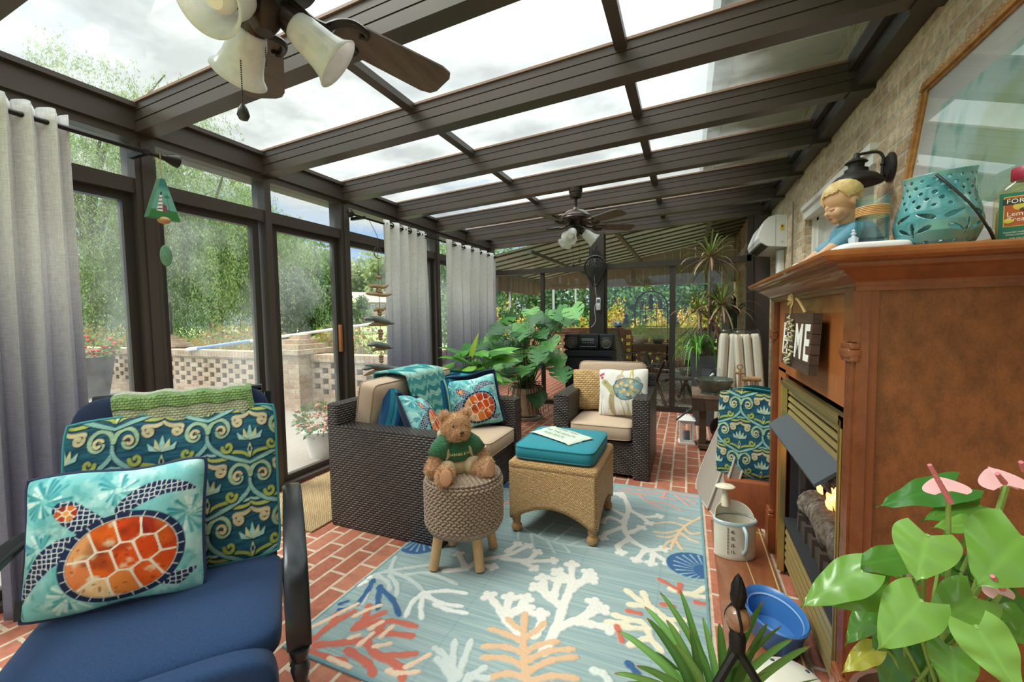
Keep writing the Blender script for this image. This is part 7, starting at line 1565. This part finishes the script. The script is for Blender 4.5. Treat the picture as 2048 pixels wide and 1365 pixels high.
ca = thing('stereo_cabinet', 'dark glossy stereo cabinet carrying the boombox', 'cabinet', (-1.08, 5.03, 0), world=True)
m = MB(); m.b2((-1.36, 4.86, .80), (-.80, 5.20, .866)); m.b2((-1.36, 4.88, 0), (-1.32, 5.20, .80)); m.b2((-.84, 4.88, 0), (-.80, 5.20, .80)); m.b2((-1.32, 5.16, 0), (-.84, 5.20, .80)); m.build('body', blkp, ca, False)
MB().b2((-1.318, 4.875, .42), (-.842, 4.89, .79)).build('front_panel', plain('26282b', .15, 0, .1), ca, False); MB().b2((-1.318, 4.875, .03), (-.842, 4.89, .41)).build('front_panel', plain('1f2124', .15, 0, .1), ca, False)
ct = thing('work_cart', 'old dark wooden factory cart on iron wheels holding a bowl near the back glass', 'cart', (.40, 4.46, 0), world=True)
ow = wood('8f7763', '66503f', .85, (.4, 1, 1), 18, 'weathered_cart'); ow2 = wood('5f4634', '45301f', .8, (.4, 1, 1), 18, 'dark_cart')
m = MB()
for k in range(5): m.b2((.045, 4.22 + k * .10, .485), (.80, 4.313 + k * .10, .52))
m.build('deck', ow, ct, False)
m = MB(); m.b2((.05, 4.225, .375), (.80, 4.27, .485)); m.b2((.05, 4.66, .375), (.80, 4.71, .485)); m.b2((.05, 4.27, .375), (.11, 4.66, .485)); m.build('frame', ow2, ct, False)
irn = plain('4a3a30', .6, .4, .3, 30, .3, 150, name='rusty_iron'); MB().b2((.045, 4.218, .37), (.15, 4.226, .49)).build('iron_corner', irn, ct, False); m = MB(); m.b2((.30, 4.212, .39), (.40, 4.226, .46)); m.cyl((.345, 4.20, .34), (.345, 4.20, .46), .022, None, 12); m.build('iron_bracket', irn, ct)
for x in (.14, .66): MB().b2((x - .03, 4.26, .045), (x + .03, 4.34, .376)).build('leg', ow2, ct, False)
MB().b2((.10, 4.20, .02), (.30, 4.40, .05)).build('foot_bar', ow2, ct, False)
for x, y in ((.33, 4.25), (.33, 4.66)):
    q = MB(); q.m = Matrix.Translation((x, y, .115)) @ Matrix.Rotation(R_(90), 4, 'X'); q.lathe([(0, -.02), (.03, -.02), (.035, -.012), (.085, -.010), (.088, -.022), (.112, -.022), (.114, 0), (.112, .022), (.088, .022), (.085, .010), (.035, .012), (.03, .02), (0, .02)], 28); q.build('wheel', irn, ct)
MB().box((-.02, 4.24, .33), (.20, .03, .012), (0, R_(-42), 0)).build('tow_bar', plain('4a4e50', .6), ct, False)
MB().cyl((.33, 4.25, .115), (.33, 4.66, .115), .012, None, 8).build('axle', irn, ct)
o = thing('ceramic_bowl', 'dark green and black ceramic bowl standing on the old cart', 'bowl', (.235, 4.36, .52))
MB().lathe([(0, .006), (.09, .006), (.10, 0), (.115, .0), (.11, .02), (.12, .035), (.155, .085), (.172, .125), (.175, .14), (.165, .142), (.15, .10), (.11, .05), (0, .04)], 44, fn=lambda a, z: 1 + (.012 * math.sin(a * 16 + z * 160) if .03 < z < .11 else 0)).build('bowl', plain('4f574a', .15, 0, .55, 12, coat=.4), o)
o = thing('glass_jar', 'clear square glass jar behind the dark bowl on the cart', 'jar', (.215, 4.60, .52)); MB().bev((0, 0, .11), (.17, .12, .215), .01).build('jar', glass((.93, .96, .95), .6, 'jar_glass'), o); MB().tube(smooth_path([(.02, -.03, .03), (.0, -.03, .12), (.03, -.02, .16)], 4), .012, 8).build('shell', plain('e2e0da', .4), o)
o = thing('driftwood_anchor', 'small anchor ornament of rope and driftwood standing on the cart by the striped cushions', 'ornament', (.50, 4.34, .52)); dwm = wood('b08a62', '8a6544', .9, (1, 1, .3), 26, 'twig')
m = MB(); m.cyl((-.05, 0, .02), (-.05, 0, .24), .014, .012, 8); m.cyl((-.09, 0, .205), (-.01, 0, .205), .012, None, 8); m.tube([(-.05 + .022 * math.cos(a), 0, .262 + .022 * math.sin(a)) for a in [2 * PI * k / 14 for k in range(14)]], .007, 6, True); m.tube(smooth_path([(-.12, 0, .07), (-.09, 0, .02), (-.05, 0, .008), (-.01, 0, .02), (.02, 0, .07)], 4), .012, 8); m.build('anchor', dwm, o)
m = MB(); m.cyl((-.03, .01, .15), (.12, .01, .155), .022, .025, 10)
for x in (.0, .045, .09): m.cyl((x, .01, .14), (x + .01, .01, .005), .014, .016, 8)
m.build('driftwood_stand', dwm, o)
ln = thing('white_lantern', 'white wooden candle lantern on the brick floor beside the cart wheel', 'lantern', (.0, 4.42, 0), R_(4)); wl = plain('ece9e2', .5, 0, .03)
m = MB(); m.b2((-.075, -.075, 0), (.075, .075, .018)); m.b2((-.07, -.07, .225), (.07, .07, .24))
for sx in (-1, 1):
    for sy in (-1, 1): m.b2((sx * .055 - .011, sy * .055 - .011, .018), (sx * .055 + .011, sy * .055 + .011, .225))
for s in (-1, 1):
    for z in (.03, .213): m.b2((-.055, s * .055 - .008, z - .012), (.055, s * .055 + .008, z + .012)); m.b2((s * .055 - .008, -.055, z - .012), (s * .055 + .008, .055, z + .012))
m.build('frame', wl, ln, False)
m = MB(); k = m.vs([(-.08, -.08, .24), (.08, -.08, .24), (.08, .08, .24), (-.08, .08, .24), (-.025, -.025, .285), (.025, -.025, .285), (.025, .025, .285), (-.025, .025, .285)]); m.f += [tuple(k + i for i in q) for q in ((3, 2, 1, 0), (4, 5, 6, 7), (0, 1, 5, 4), (1, 2, 6, 5), (2, 3, 7, 6), (3, 0, 4, 7))]; m.build('roof', wl, ln, False)
MB().tube([(0, .0 + .03 * math.cos(a), .30 + .03 * math.sin(a)) for a in [2 * PI * k / 16 for k in range(16)]], .003, 5, True).build('ring', plain('8a8a88', .3, .8), ln); MB().cyl((0, 0, .018), (0, 0, .12), .03, None, 14).build('candle', plain('6f7a86', .6), ln)
# striped cushions wrapped in clear film
t = NT('ticking'); v = t.uv(src='Object'); sx = t.n('ShaderNodeSeparateXYZ'); t.l(v, sx.inputs[0]); s1 = t.math('SINE', t.math('MULTIPLY', sx.outputs['X'], 62.)); n = t.noise(v, 40, 3)
tick = t.done(t.bsdf(t.ramp(s1, [(.55, hx('dcd3c2')), (.8, hx('c2ad92'))]), .7, 0, t.bump(n, .2, .01), .3, 0, .15))
film = glass((.97, .98, .98), .55, 'clear_film', 0, .05)
for k, (x, y, w_, ry, lab_) in enumerate(((.40, 4.90, .27, 3, 'cream striped lounge cushion in clear plastic beside the planter, left one'), (.635, 4.84, .24, -4, 'cream striped lounge cushion in clear plastic against the brick wall, right one'))):
    o = thing('wrapped_cushion', lab_, 'cushion', (x, y, 0), (R_(-4), R_(ry), R_(3)), 'wrapped striped cushions'); m = MB()
    for j in (-1, 0, 1): m.puff((j * w_ / 3, 0, .54), (w_ / 3.0, .16, 1.05), .5, .25, 28, 24)
    m.build('cushion', tick, o, True, 0); m = MB(); m.puff((0, 0, .555), (w_ * 1.06, .20, 1.12), .4, .2, 36, 20); m.build('plastic_wrap', film, o, True, 0)
# on the back post
o = thing('bug_racket', 'black hanging wire-mesh fish shaped basket on the back post', 'ornament', (-1.155, 5.68, 1.93), world=True); hm = plain('1c1c1d', .5, .3, .2)
def hp_(a, k=1.): return (-1.155 + .145 * k * (abs(math.cos(a)) ** .9) * math.copysign(1, math.cos(a)) * (1.0 if math.sin(a) > 0 else (1 + math.sin(a) * .55)), 5.68 - .02, 1.92 + (.16 if math.sin(a) > 0 else .24) * k * math.sin(a))
m = MB(); m.tube([hp_(2 * PI * k / 40) for k in range(40)], .014, 7, True); m.build('rim', hm, o)
m = MB()
for s in (.25, .5, .75): m.tube([(p[0], p[1] - .05 * (1 - s * s), p[2]) for p in [hp_(2 * PI * k / 40, s) for k in range(40)]], .004, 5, True)
for k in range(22): a = 2 * PI * k / 22; m.tube([(hp_(a, s)[0], 5.66 - .05 * (1 - s * s), hp_(a, s)[2]) for s in (1, .75, .5, .25, .02)], .0035, 5)
m.build('mesh_basket', plain('202022', .6, .2), o)
m = MB(); m.box((-1.155, 5.685, 2.10), (.09, .03, .10)); m.cyl((-1.155, 5.68, 2.14), (-1.14, 5.68, 2.22), .01, None, 8); m.build('handle', hm, o); m = MB(); m.tube(smooth_path([(-1.155, 5.66, 2.05), (-1.16, 5.655, 1.80), (-1.15, 5.66, 1.60), (-1.135, 5.70, 1.50), (-1.17, 5.70, 1.38), (-1.16, 5.70, 1.20), (-1.22, 5.70, 1.12)], 5), .003, 5); m.build('white_cord', plain('d8d8d6', .6), o)
o = thing('remote_control', 'white remote control mounted on the dark back post', 'remote', (-1.122, 5.715, 1.435), world=True); MB().bev((-1.122, 5.715, 1.435), (.06, .022, .17), .01, 3).build('case', plain('dcdedf', .4, 0, .02), o); MB().b2((-1.145, 5.701, 1.455), (-1.10, 5.7045, 1.50)).build('screen', plain('4a5050', .2), o, False)
m = MB()
for i in range(3):
    for j in range(2): m.b2((-1.142 + i * .016, 5.702, 1.385 + j * .022), (-1.132 + i * .016, 5.7045, 1.395 + j * .022))
m.build('buttons', plain('a9b0b4', .5), o, False)
# ================================================================ things on the covered patio
P = Paint(1.75, 2.7, .012, 'cfc8bc'); n = P.noise((.10, .05), 7, 2); P.put((slice(None), slice(None)), np.clip((np.sin(n * 40) - .1) * 4, 0, 1), '3a3632'); P.put((slice(None), slice(None)), (np.minimum(np.minimum(P.X, P.w - P.X), np.minimum(P.Y, P.h - P.Y)) < .05).astype(float), '4a4640')
pr = thing('patio_rug', 'black and cream swirl patterned outdoor rug on the covered patio', 'rug', (-.02, 7.5, 0), world=True); P.sheet('woven_face', lambda u, v, h: (-.90 + u * 1.75, 6.05 + v * 2.7, .004 + 0 * u), vcol(.95, 0, 300), pr, False); MB().b2((-.90, 6.05, -.009), (.85, 8.75, .003)).build('rug_backing', plain('6a655c', .9), pr, False)
t = NT('zigzag'); v = t.uv(src='Object'); sx = t.n('ShaderNodeSeparateXYZ'); t.l(v, sx.inputs[0]); ab = t.math('ABSOLUTE', t.math('SUBTRACT', t.math('FRACT', t.math('MULTIPLY', sx.outputs['X'], 4.6)), .5))
f = t.math('FRACT', t.math('ADD', t.math('MULTIPLY', t.math('ADD', sx.outputs['Z'], sx.outputs['Y']), 20.), t.math('MULTIPLY', ab, 4.4))); zig = t.done(t.bsdf(t.ramp(f, [(.50, hx('e6e0d8')), (.56, hx('6a6864'))]), .9))
def sling(label, loc, rz):
    o = thing('sling_chair', label, 'chair', loc, rz); fm = plain('8a8580', .5, .3, .1)
    m = MB(); m.grid(lambda u, v: ((u - .5) * .52, .02 + .22 * v, .38 + .62 * v), 8, 12); m.build('backrest', zig, o, True, 0, solid=.02); m = MB(); m.grid(lambda u, v: ((u - .5) * .52, -.52 + .54 * v, .42 - .05 * math.sin(v * 3) - .02 * v), 8, 12); m.build('seat', zig, o, True, 0, solid=.02)
    m = MB()
    for s in (-.28, .28): m.tube([(s, .25, 1.02), (s, .02, .38), (s, -.53, .43)], .014, 7); m.tube([(s, .10, .62), (s, -.35, .62), (s, -.45, .44)], .014, 7)
    m.build('frame', fm, o)
    for s in (-.28, .28): MB().tube([(s, -.45, .43), (s, -.48, 0.006)], .013, 7).build('leg', fm, o); MB().tube([(s, .02, .39), (s, .16, 0.006)], .013, 7).build('leg', fm, o)
    return o
sling('zigzag patterned sling chair beyond the glass behind the armchair', (-1.12, 7.35, 0), R_(55)); sling('zigzag patterned sling chair beyond the glass left of the planter', (.05, 7.25, 0), R_(-40))
o = thing('camp_chair', 'dark wooden folding chair with grey seat just outside the back glass', 'chair', (-.18, 6.38, .0), R_(30)); bw = wood('5a3f33', '3f2a22', .6, (1, 1, .3), 20, 'dark_chair_wood')
for s in (-.24, .24): MB().bev((s, .05, .33), (.03, .04, .78), .006, 2, (R_(38), 0, 0)).build('leg', bw, o); MB().bev((s * .92, .0, .24), (.03, .04, .62), .006, 2, (R_(-42), 0, 0)).build('leg', bw, o)
MB().grid(lambda u, v: ((u - .5) * .44, -.22 + .42 * v, .40 - .06 * math.sin(PI * v)), 6, 8).build('seat', plain('6f6a66', .8), o, solid=.02); MB().bev((0, -.26, .60), (.50, .03, .09), .006).build('back_rail', bw, o)
rk = thing('bakers_rack', 'black arched wire plant rack with a wooden shelf on the patio', 'rack', (-.66, 8.6, 0), world=True); bi = plain('222322', .5, .4, .1)
m = MB(); rx0, rx1, ry = -.98, -.36, 8.75; rc = (rx0 + rx1) / 2; rr = (rx1 - rx0) / 2
m.tube([(rx0, ry, .0), (rx0, ry, 1.42)] + [(rc - rr * math.cos(PI * k / 14), ry, 1.42 + rr * math.sin(PI * k / 14) * 1.05) for k in range(1, 14)] + [(rx1, ry, 1.42), (rx1, ry, 0)], .014, 7)
for z in (1.05, 1.40): m.cyl((rx0, ry, z), (rx1, ry, z), .010, None, 6)
for k in range(1, 6): x = rx0 + k * (rx1 - rx0) / 6; m.cyl((x, ry, .72), (x, ry, 1.42 if k % 2 else 1.55), .006, None, 5)
for x in (rx0, rx1): m.cyl((x, 8.40, 0), (x, 8.40, .70), .016, None, 7); m.cyl((x, 8.40, .3), (x, ry, .3), .008, None, 6)
m.build('frame', bi, rk); MB().b2((rx0 - .03, 8.36, .69), (rx1 + .03, 8.78, .72)).build('shelf', wood('b59a7a', '8f7558', .8, (.4, 1, 1), 12, 'rack_board'), rk, False); MB().b2((rx0, 8.38, .57), (rx1, 8.40, .69)).build('apron', wood('a98a68', '80654a', .8, (.4, 1, 1), 12, 'rack_apron'), rk, False); MB().b2((rx0, 8.38, .30), (rx1, 8.76, .315)).build('low_shelf', bi, rk, False); MB().b2((rx0, ry - .08, 1.395), (rx1, ry + .02, 1.402)).build('high_shelf', bi, rk, False)
def small_pot(name, label, loc, r, h, col, plant=None, cat='pot', seed=1):
    o = thing(name, label, cat, loc); MB().lathe([(0, 0), (r * .6, 0), (r * .9, h * .4), (r, h * .9), (r * 1.03, h), (r * .93, h), (r * .88, h * .85), (0, h * .8)], 24).build('pot', plain(col, .35, 0, .1, 15), o)
    if plant: g2 = np.random.RandomState(seed); e = g2.randn(160, 3) * np.array((r * .55, r * .55, h * .35)) + np.array((0, 0, h * 1.3)); e[:, 2] = np.maximum(e[:, 2], h * .9); leaf_mesh('foliage', e, .06, plant, o, seed)
small_pot('white_bowl_pot', 'round white pot with a leafy plant on the arched rack shelf', (-.86, 8.52, .72), .13, .17, 'dddcd6', [hx('7fa85a'), hx('9cbf6a')], 'pot', 3); small_pot('green_pot', 'dark green glazed pot on the arched rack shelf', (-.52, 8.52, .72), .12, .16, '3f4f46')
small_pot('grey_jar', 'grey jar on the upper rail of the arched rack, left one', (-.85, 8.72, 1.402), .05, .15, '9a8f84', None, 'jar'); small_pot('grey_jar', 'grey jar on the upper rail of the arched rack, right one', (-.50, 8.72, 1.402), .05, .15, '8f857c', None, 'jar')
o = thing('rack_figurine', 'small twisted dark figurine in the middle of the arched rack rail', 'figurine', (-.67, 8.72, 1.402)); MB().lathe([(0, 0), (.045, 0), (.035, .06), (.05, .14), (.03, .2), (.045, .26), (0, .3)], 14, fn=lambda a, z: 1 + .2 * math.cos(2 * a + z * 40)).build('figure', plain('4a443c', .6, 0, .4, 30), o)
o = thing('wicker_jug', 'grey woven jug with a handle on the low rack shelf', 'jug', (-.72, 8.30, .315)); m = MB(); m.lathe([(0, 0), (.06, 0), (.09, .05), (.085, .12), (.05, .18), (.045, .21), (0, .21)], 20); m.tube(smooth_path([(.05, 0, .19), (.12, 0, .17), (.085, 0, .08)], 4), .008, 6); m.build('jug', wicker('a8a090', '7a7468', .02, .01, .8, '4a463e', .7, 'grey_weave'), o)
o = thing('blue_frog', 'blue ceramic frog ornament on the patio wall behind the glass', 'ornament', (-1.46, 9.75, 1.0)); m = MB(); m.ell((0, 0, .06), (.11, .09, .06), 14); m.ell((-.05, -.05, .10), (.03, .03, .03), 10); m.ell((.05, -.05, .10), (.03, .03, .03), 10); m.build('body', plain('5f86b8', .3, 0, .3, 20), o)
o = thing('garden_statue', 'dark seated garden statue on the patio wall', 'statue', (-1.28, 9.75, 1.0)); m = MB(); m.lathe([(0, 0), (.09, 0), (.10, .05), (.07, .14), (.06, .2), (.03, .23), (0, .23)], 14); m.ell((0, 0, .27), (.05, .05, .055), 12); m.build('figure', plain('2e3236', .6, 0, .2), o)
o = thing('garden_statue', 'dark seated garden statue on the patio wall behind the door mullion', 'statue', (-.25, 9.75, 1.0)); m = MB(); m.lathe([(0, 0), (.09, 0), (.10, .05), (.07, .14), (.06, .2), (.03, .23), (0, .23)], 14); m.ell((0, 0, .27), (.05, .05, .055), 12); m.build('figure', plain('2e3236', .6, 0, .2), o)
o = thing('hook_stand', 'dark green iron stand with curled hooks beside the house wall on the patio', 'stand', (.62, 6.9, 0)); hg = plain('34483f', .6, .2, .2); m = MB(); m.lathe([(0, 0), (.12, 0), (.03, .04), (.025, .9), (.05, 1.0), (.055, 1.3), (.03, 1.42), (.035, 1.5), (0, 1.55)], 14)
for a in (0, .8, 2.3, PI, 4.0, 5.4): m.tube(smooth_path([(0, 0, 1.15), (.12 * math.cos(a), .12 * math.sin(a), 1.38), (.22 * math.cos(a), .22 * math.sin(a), 1.42), (.27 * math.cos(a), .27 * math.sin(a), 1.32)], 4), .010, 6)
m.build('stand', hg, o)
o = thing('bird_statue', 'grey pelican statue on a dark post on the patio behind the dracaena', 'statue', (.36, 7.6, 0)); pg = plain('55615f', .6, 0, .3, 12); m = MB(); m.ell((0, 0, 1.62), (.09, .13, .17), 14); m.ell((-.02, -.08, 1.83), (.055, .07, .055), 12); m.tube([(-.02, -.12, 1.81), (-.02, -.24, 1.72)], [.035, .012], 10); m.build('bird', pg, o); MB().cyl((0, 0, 0), (0, 0, 1.48), .055, None, 10).build('post', plain('3f332c', .8), o)
o = thing('blue_planter_box', 'blue-grey glazed planter on the patio beside the charcoal planter', 'planter', (.55, 6.3, 0)); MB().box((0, 0, .45), (.34, .34, .9), None, .85).build('box', plain('46606a', .3, 0, .2), o)
# downpipe and pale column at the house corner
stru(tag(MB().b2((.60, 8.9, 0), (.80, 9.1, 2.7)).build('column', plain('d8cfc2', .6), None, False), 'pale porch column beside the house wall'))

# repeats that the builders above did not group
GROUPS = {'turtle_cushion': 'sea turtle cushions', 'striped_cushion': 'teal striped cushions on the loveseat', 'scroll_cushion': 'teal scroll-patterned cushions', 'curtain': 'grey ombre curtains', 'curtain_rod': 'dark curtain rods',
          'sling_chair': 'zigzag sling chairs on the patio', 'garden_statue': 'dark statues on the patio wall', 'grey_jar': 'grey jars on the rack rail', 'brick_pillar': 'brick pillars in the garden wall', 'willow_tree': 'weeping willows', 'broad_tree': 'broad leafy trees behind the willows'}
for o in S.collection.objects:
    if o.parent is None and o.get('category') and not o.get('group'):
        g_ = GROUPS.get(o.name.split('.')[0])
        if g_: o['group'] = g_
